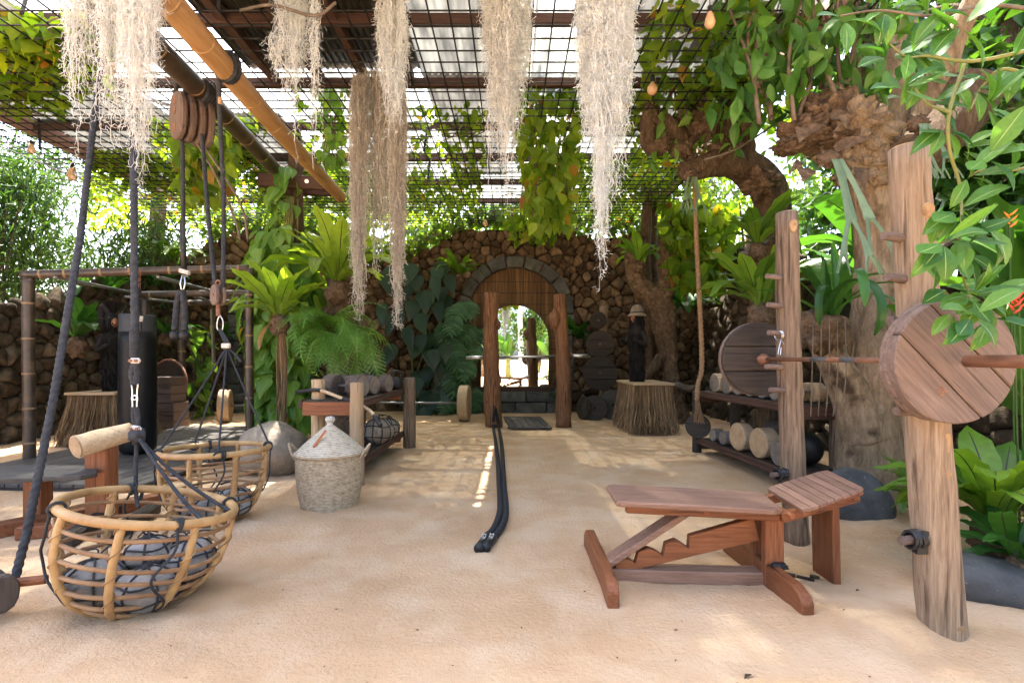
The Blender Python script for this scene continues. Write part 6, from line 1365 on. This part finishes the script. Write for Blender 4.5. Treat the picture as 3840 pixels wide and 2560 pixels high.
# horizontal gnarled branch tree
gt = thing('gnarled_tree', 'crooked tree with a thick horizontal stubby branch under the wire grid', 'tree', (3.6, 6.9, 0)); D3 = 6.7
bark_trunk('trunk', [G(2905, 1690)+Vector((.1, 0, -.1)), P(2890, 1200, D3+.1), P(2880, 950, D3), P(2890, 760, D3-.05), P(2840, 660, D3-.1), P(2740, 610, D3-.2), P(2640, 625, D3-.3), P(2560, 645, D3-.4)], [.28, .24, .23, .25, .25, .22, .19, .11], m_barkd, gt, 48, 3, .22, .2)
for k, pts in enumerate((((2760, 600), (2700, 500), (2640, 470), (2570, 540), (2480, 545)), ((2560, 540), (2500, 470), (2450, 450), (2440, 370)), ((2640, 470), (2620, 380), (2650, 300)), ((2720, 590), (2730, 470), (2720, 380), (2740, 310)), ((2790, 620), (2790, 480), (2780, 400)), ((2480, 540), (2440, 540), (2430, 450), (2450, 360)))):
    trunk('branch', [P(a, b, D3-.2) for a, b in pts], list(np.linspace(.15, .07, len(pts))), m_barkd, gt, 16, 20+k, .35, 6)
for k, (px, py, r) in enumerate(((2640, 480, .17), (2560, 560, .15), (2720, 570, .2), (2600, 620, .16), (2480, 540, .13), (2850, 690, .25))): MB().blob(P(px, py, D3-.3), (r*.8, r*.8, r*.7), 44, 30, .6, k+3, 2.3, octs=5).build('knob', m_husk, gt, smooth=True)
for k in range(34):
    q = P(rnd.uniform(2440, 2900), rnd.uniform(330, 560), D3-.2); MB().tube(spline([q, q+Vector((rnd.uniform(-.15, .15), rnd.uniform(-.1, .1), .5)), q+Vector((rnd.uniform(-.3, .3), 0, 1.1))], 3), [.02-.002*i for i in range(7)], 5).build('shoot', m_twig, gt)
N = 300; p0 = np.stack([(NR.uniform(2430, 2950, N)-CX)/F*D3, D3+NR.uniform(-.6, .2, N), CH+(HY-NR.uniform(60, 640, N))/F*D3], -1); V, Q = scatter(T_OV, p0, rdir(N, 1.2), rdir(N, -.8), NR.uniform(.14, .24, N), NR.uniform(.07, .12, N)); stuff(mk('foliage', V, Q, L_vine, gt, smooth=True))
# crooked dead trunk behind the hat figure
ct = thing('crooked_stump', 'crooked fibrous dead trunk behind the straw-hatted figure', 'stump', (3.25, 9.95, 0)); D4 = 9.8
bark_trunk('trunk', [P(2545, 1590, D4), P(2522, 1450, D4), P(2510, 1330, D4), P(2490, 1230, D4), P(2470, 1130, D4), P(2400, 1060, D4), P(2375, 960, D4), P(2395, 880, D4)], [.26, .16, .15, .17, .26, .22, .18, .11], m_husk, ct, 40, 6, .25, .25)
bark_trunk('branch', [P(2470, 1130, D4), P(2510, 1050, D4), P(2500, 930, D4), P(2560, 800, D4), P(2600, 760, D4)], [.24, .18, .16, .18, .11], m_husk, ct, 36, 7, .3, .25)
trunk('root', [P(2530, 1440, 9.7), P(2570, 1455, 9.6), P(2620, 1450, 9.5)], [.09, .07, .04], m_twig, ct, 10, 3); trunk('root', [P(2480, 1340, 9.8), P(2440, 1390, 9.7), P(2400, 1435, 9.6)], [.12, .1, .09], m_barkd, ct, 12, 4)
for lab, px, d, r, top in (('slim grey trunk standing before the back wall near the corner', 2425, 10.6, .12, 700), ('pale slim trunk beside the crooked stump', 2455, 10.8, .08, 700), ('pale trunk behind the bamboo frame by the wall fern', 590, 11.2, .17, 760)):
    a = G(px, HY+2340/d); t = thing('slim_tree', lab, 'tree', a); trunk('trunk', [a-Vector((0, 0, .1)), P(px+6, 1200, d), P(px-4, 950, d), P(px+5, top, d), P(px+20, top-220, d)], [r*1.2, r, r*.95, r*.9, r*.7], m_barkd if px > 700 else m_bark, t, 14, px, .12)
    c = cloud(500, (P(px, top-150, d).x, d, P(px, top-150, d).z+.3), (1.0, 1.0, .7)); V, Q = scatter(T_OV, c, rdir(500, .6), rdir(500, -.8), NR.uniform(.12, .2, 500), NR.uniform(.06, .11, 500)); stuff(mk('crown', V, Q, L_mesh, t, smooth=True))

# ---- overhanging branch with serrated leaves in front
T_SER = leaf_tpl([(-.12, .012), (0, .03), (.06, .22), (.14, .30), (.18, .36), (.26, .43), (.3, .46), (.4, .5), (.45, .485), (.54, .47), (.58, .43), (.67, .39), (.71, .33), (.79, .27), (.83, .2), (.91, .1), (1, .01)], fold=.16, droop=.2)
m_vein = plain('pale_midrib', (.22, .34, .10), .5)
PS = [(0, .03), (.05, .2), (.1, .34), (.14, .40), (.19, .56), (.22, .58), (.28, .78), (.31, .78), (.37, .94), (.4, .92), (.46, 1.0), (.5, .95), (.56, .97), (.6, .88), (.66, .84), (.7, .72), (.76, .64), (.8, .5), (.86, .4), (.92, .2), (1, .01)]
SER = [frond_mesh('serrated_leaf', c_, w_, 24, .1, .004, f_, (L_fore, m_vein), True, PS) for c_, w_, f_ in ((.4, .5, .16), (.9, .44, .3), (-.3, .52, .1), (1.3, .4, .2), (.6, .36, .45))]; ob = thing('leafy_branch', 'overhanging branch with large serrated green leaves before the wooden disc', 'branch', P(3650, 0, 1.95))
stems = [[(3900, 40), (3700, 20), (3500, 60), (3300, 40), (3150, 60)], [(3900, 180), (3650, 230), (3480, 210), (3400, 215), (3330, 160)], [(3620, 230), (3560, 420), (3560, 560), (3600, 700), (3605, 860), (3590, 950), (3640, 1110), (3700, 1140)], [(3605, 860), (3540, 905), (3500, 930)], [(3900, 300), (3760, 260), (3680, 330), (3640, 410)], [(3560, 420), (3480, 390), (3430, 330)], [(3640, 1110), (3580, 1120), (3540, 1090)], [(3900, 620), (3780, 640), (3680, 640), (3640, 660)]]
cl_ = []
for k, s_ in enumerate(stems):
    D0 = 1.9; pts = spline([P(a, b, D0+.04*math.sin(i*2+k)) for i, (a, b) in enumerate(s_)], 6); MB().tube(pts, list(np.linspace(.008, .003, len(pts))), 6).build('twig', m_stem if k not in (0,) else m_twig, ob, smooth=True)
for (px, py, n, L) in ((3170, 70, 5, .12), (3320, 40, 6, .12), (3480, 55, 6, .12), (3600, 100, 4, .2), (3410, 190, 6, .14), (3330, 215, 5, .15), (3450, 260, 6, .14), (3560, 300, 5, .14), (3380, 330, 5, .14), (3650, 330, 5, .13), (3700, 400, 6, .14), (3480, 390, 4, .14), (3540, 480, 6, .14), (3600, 560, 6, .14), (3700, 590, 4, .15), (3630, 660, 4, .13), (3590, 790, 5, .15), (3690, 840, 4, .16), (3540, 905, 7, .14), (3610, 940, 4, .13), (3560, 1080, 5, .13), (3640, 1110, 8, .13), (3690, 1130, 7, .14), (3480, 930, 3, .15), (3790, 650, 3, .15), (3790, 240, 4, .14), (3570, 1165, 4, .13), (3650, 1185, 5, .14), (3715, 1190, 4, .14), (3600, 880, 5, .14)):
    c = P(px, py, rnd.uniform(1.78, 1.98))
    for k in range(n):
        a = rnd.uniform(0, 2*PI); f = Vector((math.cos(a), -.25, math.sin(a)*.75-.45)); l_ = L*rnd.uniform(.75, 1.1); inst_dir('leaf', rnd.choice(SER), ob, c+f.normalized()*.02, f, (rnd.uniform(-.4, .4), -.75, .75), l_*1.08, l_*1.08)
# ================================================================== hanging Spanish moss
def mossm(name, c1, c2):
    return leafm(name, c1, c2, .5, .9, (1.08, 1.05, 1.0), spec=.1)
M_pale = mossm('moss_pale', (.68, .71, .71), (.85, .87, .87)); M_tan = mossm('moss_tan', (.63, .64, .62), (.81, .82, .80)); M_brown = mossm('moss_brown', (.46, .43, .385), (.70, .67, .62))
def smooth_noise(N, m, k, amp):                       # N random smooth curves of m samples with k control points
    c = NR.normal(size=(N, k))*amp; t = np.linspace(0, k-1.001, m); i = t.astype(int); f = t-i; f = f*f*(3-2*f)
    return c[:, i]*(1-f)+c[:, np.minimum(i+1, k-1)]*f
def moss(label, clumps, mat, wid=.0065, curls=1.0, dens=1.1, tap=.55):
    # clumps: (px, py_top, py_bottom, half width px, distance, strands)
    c0 = clumps[0]; base = P(c0[0], c0[2], c0[4]); t = thing('spanish_moss', label, 'moss', base); VV = []; tops = []
    for (px, pt, pb, hw, d, n) in clumps:
        n = int(n*dens); top = P(px, pt, d); bot = P(px, pb, d); zt_ = min(top.z, ZM+.02); H = zt_-bot.z; w_ = hw/F*d; m = max(14, int(H/.035))
        a = NR.random(n)*2*PI; q = np.sqrt(NR.random(n)); ox = np.cos(a)*q*w_; oy = np.sin(a)*q*w_*.75
        ln = H*np.clip((1.02-tap*q**1.5)*NR.uniform(1-.45*tap/.55, 1.0, n), .15, 1.0); st = NR.random(n)*H*.25*(NR.random(n) < .35)
        u = np.linspace(0, 1, m)[None, :]
        z = zt_-st[:, None]-u*(ln-st*0)[:, None]; z = np.maximum(z, bot.z)
        pinch = (1-.35*((zt_-z)/H)**1.5)*(.62+.38*np.clip((zt_-z)/(H*.12), 0, 1))
        kc = max(4, int(H/.16)); kf = max(8, int(H/.05))
        X = top.x+ox[:, None]*pinch+smooth_noise(n, m, kc, .012)+smooth_noise(n, m, kf, .006*curls)
        Y = d+oy[:, None]*pinch+smooth_noise(n, m, kc, .012)+smooth_noise(n, m, kf, .006*curls)
        paths = np.stack([X, Y, z], -1); taper = np.linspace(1, .55, m)[None, :]*wid*NR.uniform(.6, 1.3, (n, 1))
        VV.append(ribbons_np(paths, taper))
        nc = int(n*m*.42*curls); i = NR.integers(0, n, nc); j = NR.integers(0, m, nc); p = paths[i, j]
        dv = nrm(NR.normal(size=(nc, 3))+np.array([0, 0, -.25])); dv2 = nrm(np.cross(dv, NR.normal(size=(nc, 3)))); L = NR.uniform(.025, .085, nc)[:, None]
        cp = np.stack([p, p+dv*L*.35+dv2*L*.2, p+dv*L*.65-dv2*L*.12+[0, 0, -.004], p+dv*L*.95+dv2*L*.18+[0, 0, -.015]], 1)
        VV.append(ribbons_np(cp, np.full(nc, wid*.62)))
        tops.append((top.x, d, zt_))
    V, Q = join(VV); stuff(mk('strands', V, Q, mat, t))
    for (x, y, z) in tops: MB().tube([(x, y, z-.08), (x, y, max(z+.03, ZM+.02))], .006, 5).build('tie_wire', m_steel, t)
    return t
moss('wind-blown tan moss curtain hanging before the golden bamboo pole', [(520, -300, 800, 75, 3.0, 150), (440, -300, 560, 60, 3.05, 80), (300, -300, 640, 55, 3.1, 45), (270, -300, 470, 40, 3.1, 26), (570, -300, 520, 30, 2.95, 40), (385, -300, 560, 22, 3.0, 26)], M_tan, .0055, .9)
moss('slender pale moss tassels over the bamboo pole bracket', [(1085, -150, 480, 62, 4.1, 62), (1110, -150, 600, 20, 4.1, 16), (1030, 120, 310, 26, 4.15, 28), (1135, -150, 370, 28, 4.1, 22), (1180, -150, 720, 18, 4.05, 20)], M_pale, .0065)
moss('long brown moss sheet draped in a round-topped bunch', [(1345, 285, 1200, 34, 5.4, 150), (1490, 285, 1215, 36, 5.4, 150), (1415, 262, 1010, 52, 5.6, 80), (1392, 275, 620, 60, 5.55, 60), (1440, 275, 900, 45, 5.5, 60)], M_brown, .008, .9, 1.0, .3)
moss('knotted pale moss bunch above the long brown moss sheet', [(1470, -160, 560, 58, 4.3, 110), (1500, 60, 440, 36, 4.35, 40), (1440, 40, 360, 22, 4.3, 26)], M_pale, .0065)
moss('thick cream moss bunch hanging before the central vine curtain', [(1905, -160, 640, 98, 4.2, 250), (1860, -160, 520, 50, 4.2, 60), (1905, 150, 790, 34, 4.15, 44), (1842, 250, 745, 16, 4.2, 14), (1885, 200, 690, 45, 4.2, 40)], M_tan, .0065)
moss('longest white curly moss bunch reaching below the stone arch top', [(2270, -160, 820, 108, 3.8, 300), (2260, -160, 1010, 52, 3.75, 110), (2330, -160, 700, 50, 3.8, 70), (2195, -160, 560, 36, 3.8, 50), (2250, 500, 1085, 24, 3.75, 24)], M_pale, .0072, 1.2)

# ================================================================== climbing vines on the grid and hanging curtains
def vine(label, regions, mat, Lr=(.09, .16), stems=10, size=None):
    # regions: (px0, px1, py0, py1, z0, z1, n) leaf fields at heights z0..z1
    r0 = regions[0]; c = P((r0[0]+r0[1])/2, (r0[2]+r0[3])/2, 1); VV = []; allp = []
    for (px0, px1, py0, py1, z0, z1, n) in regions:
        k = 0; pts = np.zeros((n, 3)); px = NR.uniform(px0, px1, n); py = NR.uniform(py0, py1, n); z = NR.uniform(z0, z1, n); d = (z-CH)*F/(HY-py)
        pts = np.stack([(px-CX)/F*d, d, z], -1); keep = np.array([noise.noise(Vector((p[0]*1.1, p[1]*1.1, 3)))+.25 > NR.uniform(-.45, .35) for p in pts]); allp.append(pts[keep])
    p = np.concatenate(allp); N = len(p); L = NR.uniform(*Lr, N)
    t = thing('climbing_vine', label, 'vine', (float(p[:, 0].mean()), float(p[:, 1].mean()), float(p[:, 2].min())))
    V, Q = scatter(T_HEART, p, rdir(N, .9), rdir(N, -.7), L, L*NR.uniform(.65, .95, N)); stuff(mk('foliage', V, Q, mat, t, smooth=True))
    for k in range(stems):
        i = NR.integers(0, N); a = Vector(p[i]); pts = [a]
        for q in range(6): pts.append(pts[-1]+Vector((rnd.uniform(-.5, .5), rnd.uniform(-.5, .5), rnd.uniform(-.06, .06))))
        MB().tube(spline(pts, 4), .008, 5).build('stem', m_twig, t)
    return t
vine('bright sunlit vine sprawling on the grid above the left roof edge', [(0, 420, 60, 340, ZM+.02, ZM+.3, 520), (0, 250, 120, 420, ZM+.02, ZM+.35, 240)], L_mesh, (.12, .22))
vine('dense backlit vine over the wire grid above the bamboo frame', [(320, 1000, 560, 860, ZM+.02, ZM+.45, 3600), (560, 1000, 430, 600, ZM, ZM+.3, 420)], L_mesh, (.075, .14), 16)
vine('dense backlit vine over the grid behind the long brown moss', [(1000, 1800, 640, 850, ZM+.02, ZM+.45, 4200), (1550, 1820, 400, 640, ZM+.02, ZM+.3, 320), (1100, 1500, 330, 640, ZM+.02, ZM+.4, 300)], L_mesh, (.075, .14), 16)
vine('dense backlit vine over the grid above the crooked stump', [(1980, 2650, 600, 850, ZM+.02, ZM+.45, 3800), (2350, 2800, 400, 620, ZM, ZM+.3, 420)], L_mesh, (.075, .14), 16)
vine('scattered vine leaves on the grid above the bench and squat rack', [(2400, 2900, 0, 330, ZM+.02, ZM+.4, 260), (2350, 2650, 300, 560, ZM+.02, ZM+.4, 200), (2650, 3000, 100, 480, ZM-.2, ZM+.4, 260)], L_mesh, (.12, .2), 6)
def curtain(label, px0, px1, py0, py1, d, n, Lr, mat):
    t = thing('hanging_vine', label, 'vine', P((px0+px1)/2, py1, d)); px = NR.uniform(px0, px1, n); u = NR.random(n); py = py0+(py1-py0)*u
    cx = (px0+px1)/2; px = cx+(px-cx)*(1-.45*u**2); dd = d+NR.normal(size=n)*.22; p = np.stack([(px-CX)/F*dd, dd, CH+(HY-py)/F*dd], -1); L = NR.uniform(*Lr, n)
    V, Q = scatter(T_HEART, p, rdir(n, 1.6), rdir(n, -.5)+np.array([0, -.8, 0]), L, L*NR.uniform(.65, .9, n)); stuff(mk('foliage', V, Q, mat, t, smooth=True))
    for k in range(7): x = rnd.uniform(px0+.2*(px1-px0), px1-.2*(px1-px0)); MB().tube(spline([P(x+rnd.uniform(-25, 25), y, d) for y in np.linspace(py0, py1, 6)], 4), .008, 5).build('stem', m_twig, t)
curtain('tall central vine curtain spilling through the roof gap with yellow leaves', 1925, 2200, 120, 850, 6.9, 640, (.12, .22), L_mesh)
curtain('vine strands trailing over the top of the arch wall', 1880, 2120, 780, 905, 11.2, 130, (.16, .26), L_mesh)
curtain('leafy curtain over the wall in the corner above the dark fern', 2480, 2760, 760, 1080, 9.6, 620, (.16, .28), L_mesh)
curtain('leafy trails hanging behind the pulley ropes', 640, 900, 420, 760, 7.4, 320, (.13, .22), L_mesh)
curtain('vine runners trailing over the golden bamboo bracket', 1180, 1300, 260, 620, 7.0, 90, (.13, .2), L_vine)
curtain('pale wall creeper beside the back bamboo post', 700, 800, 1230, 1560, 10.6, 60, (.2, .32), L_vine)
curtain('thin creeper climbing beside the plate pole', 2060, 2140, 1400, 1560, 11.6, 30, (.16, .24), L_mon)
tw = [((900, 40), (1020, 20), (1180, 60), (1260, 10)), ((700, 480), (800, 640), (880, 820), (900, 900)), ((760, 540), (900, 760), (930, 900)), ((2900, 470), (2760, 560), (2640, 600))]
for k, s_ in enumerate(tw): tag(MB().tube(spline([P(a, b, 5.2 if k else 4.0) for a, b in s_], 6), .012, 6).build('bare_vine_stem', m_twig, smooth=True), ('bare curling twig under the old dark roof panel', 'bare grey vine stem slanting behind the pulley ropes', 'second bare vine stem slanting to the fern husk', 'thin bare stem crossing the gnarled branch')[k], 'stem')

# tangle of creeper along the top of the arch wall, under the grid
for lab, x0, x1 in (('tangled creeper along the wall top above the left arch', -7.6, -3.6), ('tangled creeper along the wall top behind the brown moss', -3.7, .0), ('tangled creeper along the wall top beyond the mirror arch', .0, 4.6)):
    N = 900; x = NR.uniform(x0, x1, N); zt_ = np.array([tb(v-x0b) for v in x]); p = np.stack([x, 11.95+NR.normal(size=N)*.18, zt_-.05+np.abs(NR.normal(size=N))*.33], -1); t = thing('wall_creeper', lab, 'creeper', (float((x0+x1)/2), 11.95, float(zt_.min())-.1))
    L = NR.uniform(.1, .2, N); V, Q = scatter(T_HEART, p, rdir(N, .7), rdir(N, -.6), L, L*.75); stuff(mk('foliage', V, Q, L_gnd, t, smooth=True))
    for k in range(26):
        a = Vector((rnd.uniform(x0, x1), 11.8, 0)); a.z = tb(a.x-x0b)+rnd.uniform(-.1, .1); MB().tube(spline([a, a+Vector((rnd.uniform(-.5, .5), rnd.uniform(-.2, .1), .25)), a+Vector((rnd.uniform(-.9, .9), rnd.uniform(-.3, .1), rnd.uniform(.1, .5)))], 4), .011, 5).build('stem', m_twig, t)
# ================================================================== surrounding jungle
def tree(label, x, y, h, r, n, mat, Lr=(.18, .3), name='broadleaf_tree', cat='tree', trunk_r=.14, tpl=None, zc=None, down=.5, group=None):
    t = thing(name, label, cat, (x, y, 0), group); zc = zc or h-r[2]*.7
    trunk('trunk', [(x, y, -.1), (x+rnd.uniform(-.3, .3), y, h*.35), (x+rnd.uniform(-.3, .3), y, h*.65), (x+rnd.uniform(-.4, .4), y, h*.95)], [trunk_r*1.3, trunk_r, trunk_r*.8, trunk_r*.3], m_barkd, t, 12, x, .12, 5)
    for k in range(6):
        a = rnd.uniform(0, 2*PI); b = Vector((x, y, rnd.uniform(h*.4, h*.7))); e = Vector((x+math.cos(a)*r[0]*.8, y+math.sin(a)*r[1]*.8, b.z+rnd.uniform(.3, r[2]))); MB().tube(spline([b, b.lerp(e, .5)+Vector((0, 0, .2)), e], 4), list(np.linspace(trunk_r*.4, .015, 9)), 6).build('limb', m_barkd, t)
    P_ = [];  m_ = 9
    for k in range(m_):                                # a crown of clumps with gaps
        a = rnd.uniform(0, 2*PI); q = rnd.uniform(.25, .8); c = (x+math.cos(a)*r[0]*q, y+math.sin(a)*r[1]*q, zc+rnd.uniform(-.75, .75)*r[2]); P_.append(cloud(n//m_, c, (r[0]*.55, r[1]*.55, r[2]*.42), .2))
    p = np.concatenate(P_); p[:, 2] = np.maximum(p[:, 2], .05); N = len(p); L = NR.uniform(*Lr, N)
    V, Q = scatter(tpl or T_LAN, p, rdir(N, down), rdir(N, -.9), L, L*(.45 if tpl is None else .4)); stuff(mk('crown', V, Q, mat, t, smooth=True)); return t
G_ = 'trees beyond the walls'
for lab, x, y, h, r in (('sunlit leafy tree behind the wall above the left arch', -5.6, 14.0, 6.2, (2.2, 1.5, 2.4)), ('sunlit leafy tree behind the dip in the arch wall', -2.6, 14.4, 6.4, (2.2, 1.5, 2.6)), ('tall sunlit tree behind the mirror arch', .6, 14.6, 6.6, (2.2, 1.6, 2.6)), ('sunlit tree behind the wall beyond the plate pole', 3.4, 14.2, 6.4, (2.0, 1.5, 2.6)), ('tree behind the corner of the two stone walls', 6.4, 13.0, 6.4, (2.2, 2, 2.8))):
    tree(lab, x, y, h, r, 3600, L_gnd)
for lab, x, y, h, r, n in (('shady tree beyond the low right wall behind the gnarled trunk', 6.6, 8.6, 6.6, (1.5, 2.2, 2.8), 3200), ('dark tall tree beyond the right wall', 5.7, 5.5, 7.6, (1.1, 1.2, 3.4), 4600), ('dark tree behind the banana plants at the roof side', 6.6, 6.9, 8.2, (1.4, 1.4, 3.8), 4600), ('dark dense tree beside the pale log post behind banana leaves', 5.6, 3.0, 7.0, (1.2, 1.6, 3.4), 4200)):
    tree(lab, x, y, h, r, n, L_jun, (.2, .36))
# bamboo thicket on the left
def bamboo_clump(label, x, y, h, n, culms=9):
    t = thing('bamboo_clump', label, 'bamboo', (x, y, 0)); allp = []
    for k in range(culms):
        a = rnd.uniform(0, 2*PI); b = Vector((x+.4*math.cos(a), y+.4*math.sin(a), -.05)); o = Vector((math.cos(a)*rnd.uniform(.3, 1.3), math.sin(a)*rnd.uniform(.3, 1.3), h*rnd.uniform(.75, 1)))
        pts = spline([b, b+Vector((o.x*.15, o.y*.15, o.z*.5)), b+Vector((o.x*.6, o.y*.6, o.z*.85)), b+o], 6); MB().tube(pts, list(np.linspace(.03, .006, len(pts))), 7).build('culm', wood('barklog', 'z'), t, smooth=True)
        for q in pts[3:]:
            m = n//culms//16; allp.append(np.array(q)+NR.normal(size=(m, 3))*np.array([.38, .38, .25]))
    p = np.concatenate(allp); p[:, 2] = np.maximum(p[:, 2], .3); N = len(p); L = NR.uniform(.13, .26, N); V, Q = scatter(T_GRASS, p, rdir(N, .8), rdir(N, -.8), L, L*.11); stuff(mk('foliage', V, Q, L_bamb, t)); return t
for lab, x, y, h in (('bamboo thicket beyond the low wall at the frame post', -8.9, 6.6, 5.2), ('tall bamboo thicket behind the low wall and nest ferns', -9.2, 8.2, 5.8), ('feathery bamboo thicket behind the grey trunk', -9.0, 10.4, 4.6), ('outer bamboo thicket beyond the pink edge timber', -10.6, 7.2, 6.4), ('far bamboo thicket beyond the left wall corner', -10.4, 9.8, 6.0), ('bamboo thicket arching over the wall start', -8.8, 4.8, 5.6)):
    bamboo_clump(lab, x, y, h, 5200)
# banana-like plants
BAN = [frond_mesh('banana_leaf', c, w_, 16, e, .006, .12, (L_ban, plain('banana_rib', (.14, .22, .05), .5)), True, [(0, .05), (.12, .35), (.3, .85), (.55, 1), (.8, .8), (.95, .35), (1, .03)]) for c, w_, e in ((.5, .27, 1.35), (1.1, .27, 1.2), (1.7, .25, 1.1))]
def banana(label, x, y, h, L, n=9, z0=0, dark=False):
    t = thing('banana_plant', label, 'plant', (x, y, z0)); 
    for k in range(3): MB().tube([(x+.1*k-.1, y+.06*k, z0-.05), (x+.1*k-.1, y+.05, z0+h*.6), (x+.08*k-.08, y, z0+h)], [.09, .07, .05], 10).build('stem', m_stem, t, smooth=True)
    for k in range(n): inst('leaf', rnd.choice(BAN), t, Vector((x+rnd.uniform(-.1, .1), y+rnd.uniform(-.1, .1), z0+h*rnd.uniform(.6, 1.0))), 2*PI*k/n+rnd.uniform(-.3, .3), L*rnd.uniform(.75, 1.1), None, rnd.uniform(-.1, .35), rnd.uniform(-.5, .5))
    return t
for a in (('broad-leaved banana plant behind the serrated branch', 4.05, 3.55, .9, 1.7), ('banana plant between the pale post and the lava wall', 4.75, 4.3, 1.6, 1.8), ('banana plant showing beneath the staghorn fern', 4.9, 6.3, 2.4, 1.7), ('banana plant beyond the right wall near the roof edge', 5.3, 7.6, 2.2, 1.9), ('banana plant behind the low right wall in front of dark trees', 4.9, 2.9, 1.0, 1.7)): banana(*a)
# heliconia flowers
m_red = plain('red_bract', (.55, .05, .02), .5); m_org = plain('orange_bract', (.75, .2, .02), .5)
for k, (px, py, d, m) in enumerate(((3785, 830, 3.3, m_org), (3800, 1150, 3.0, m_red), (3820, 1130, 3.1, m_red))):
    c = P(px, py, d); t = thing('heliconia', ('orange heliconia bloom among banana leaves', 'red heliconia bloom beside the wooden disc', 'second red heliconia bloom close to the first red one')[k], 'flower', (c.x, c.y, 0)); MB().tube([(c.x+.05, c.y, -.05), (c.x, c.y, c.z)], .006, 6).build('stem', L_jun, t)
    for q in range(5): s_ = -1 if q % 2 else 1; MB().tube([c+Vector((0, 0, .02*q-.04)), c+Vector((s_*.025, -.01, .02*q-.02)), c+Vector((s_*.05, -.01, .02*q+.005))], [.006, .007, .001], 6).build('bract', m, t, smooth=True)
# roof of a hut beyond the right wall
hut = thing('thatched_hut', 'low dark hut with shingled roof beyond the right wall', 'hut', (7.5, 9.5, 0))
MB().box((7.6, 10.0, 1.2), (3.4, 6.0, 2.4)).build('wall', wood('dark', 'z'), hut)
for k in range(9): MB().beam((5.2+.28*k, 6.6, 2.42+.16*k), (5.2+.28*k, 13.2, 2.42+.16*k), .34, .04, (-.5, 0, .86)).build('shingle_course', wood('grey', 'y'), hut)
# behind the camera, seen in the mirror
pt_ = thing('coconut_palm', 'pale straight palm trunk in the garden opposite the mirror', 'palm', (3.15, -7.5, 0))
trunk('trunk', [(3.15, -7.5, -.1), (3.1, -7.5, .3), (2.98, -7.5, 2.4), (2.9, -7.5, 5), (2.8, -7.5, 8)], [.32, .22, .17, .16, .15], pm('palm_bark', [((.3, .29, .27), .3), ((.48, .47, .44), .7)], scale=3, stretch=(1, 1, 9), rough=.9, bump=.5), pt_, 18, 3, .05)
PAL = frond_mesh('palm_leaf', 1.5, .5, 14, .6, .05, .3, (L_ban, m_rib), True)
for k in range(12): inst('frond', PAL, pt_, Vector((2.8, -7.5, 7.95)), 2*PI*k/12, 3.0, None, rnd.uniform(-.2, .4))
for a in (('tall banana plant behind the palm opposite the mirror', 2.3, -8.8, 1.8, 2.0), ('banana plant beside the palm opposite the mirror', 4.2, -8.4, 1.6, 2.0), ('broad banana clump in the garden opposite the mirror', 1.2, -9.2, 1.6, 2.0), ('banana clump near the garden edge opposite the mirror', 4.9, -7.2, 1.4, 1.8)): banana(*a)
for lab, x, y, h, r in (('dense garden tree behind the banana clump opposite the mirror', .8, -11.5, 7, (3.2, 1.6, 3.4)), ('dense garden tree beyond the palm opposite the mirror', 4.8, -11.5, 7, (3.2, 1.6, 3.4)), ('dense garden tree at the open side of the gym', -4.2, -9.5, 7, (3.2, 1.8, 3.4)), ('tall tree added to shade the open side of the gym', 7.6, -6.5, 8, (2.6, 2.2, 4))): tree(lab, x, y, h, r, 3400, L_gnd, (.22, .4))  # the tall one is canopy added to hold off the sun
for k, (x, y, r) in enumerate(((2.5, -5.6, .3), (3.9, -5.9, .4), (3.3, -5.4, .24))): tag(MB().blob((x, y, r*.4), (r, r*.8, r*.7), 16, 10, .25, k).build('garden_boulder', m_boulder, smooth=True), ('rounded pale boulder at the foot of the palm opposite the mirror', 'largest pale boulder by the garden edge opposite the mirror', 'smallest pale boulder near the banana clump opposite the mirror')[k], 'boulder')
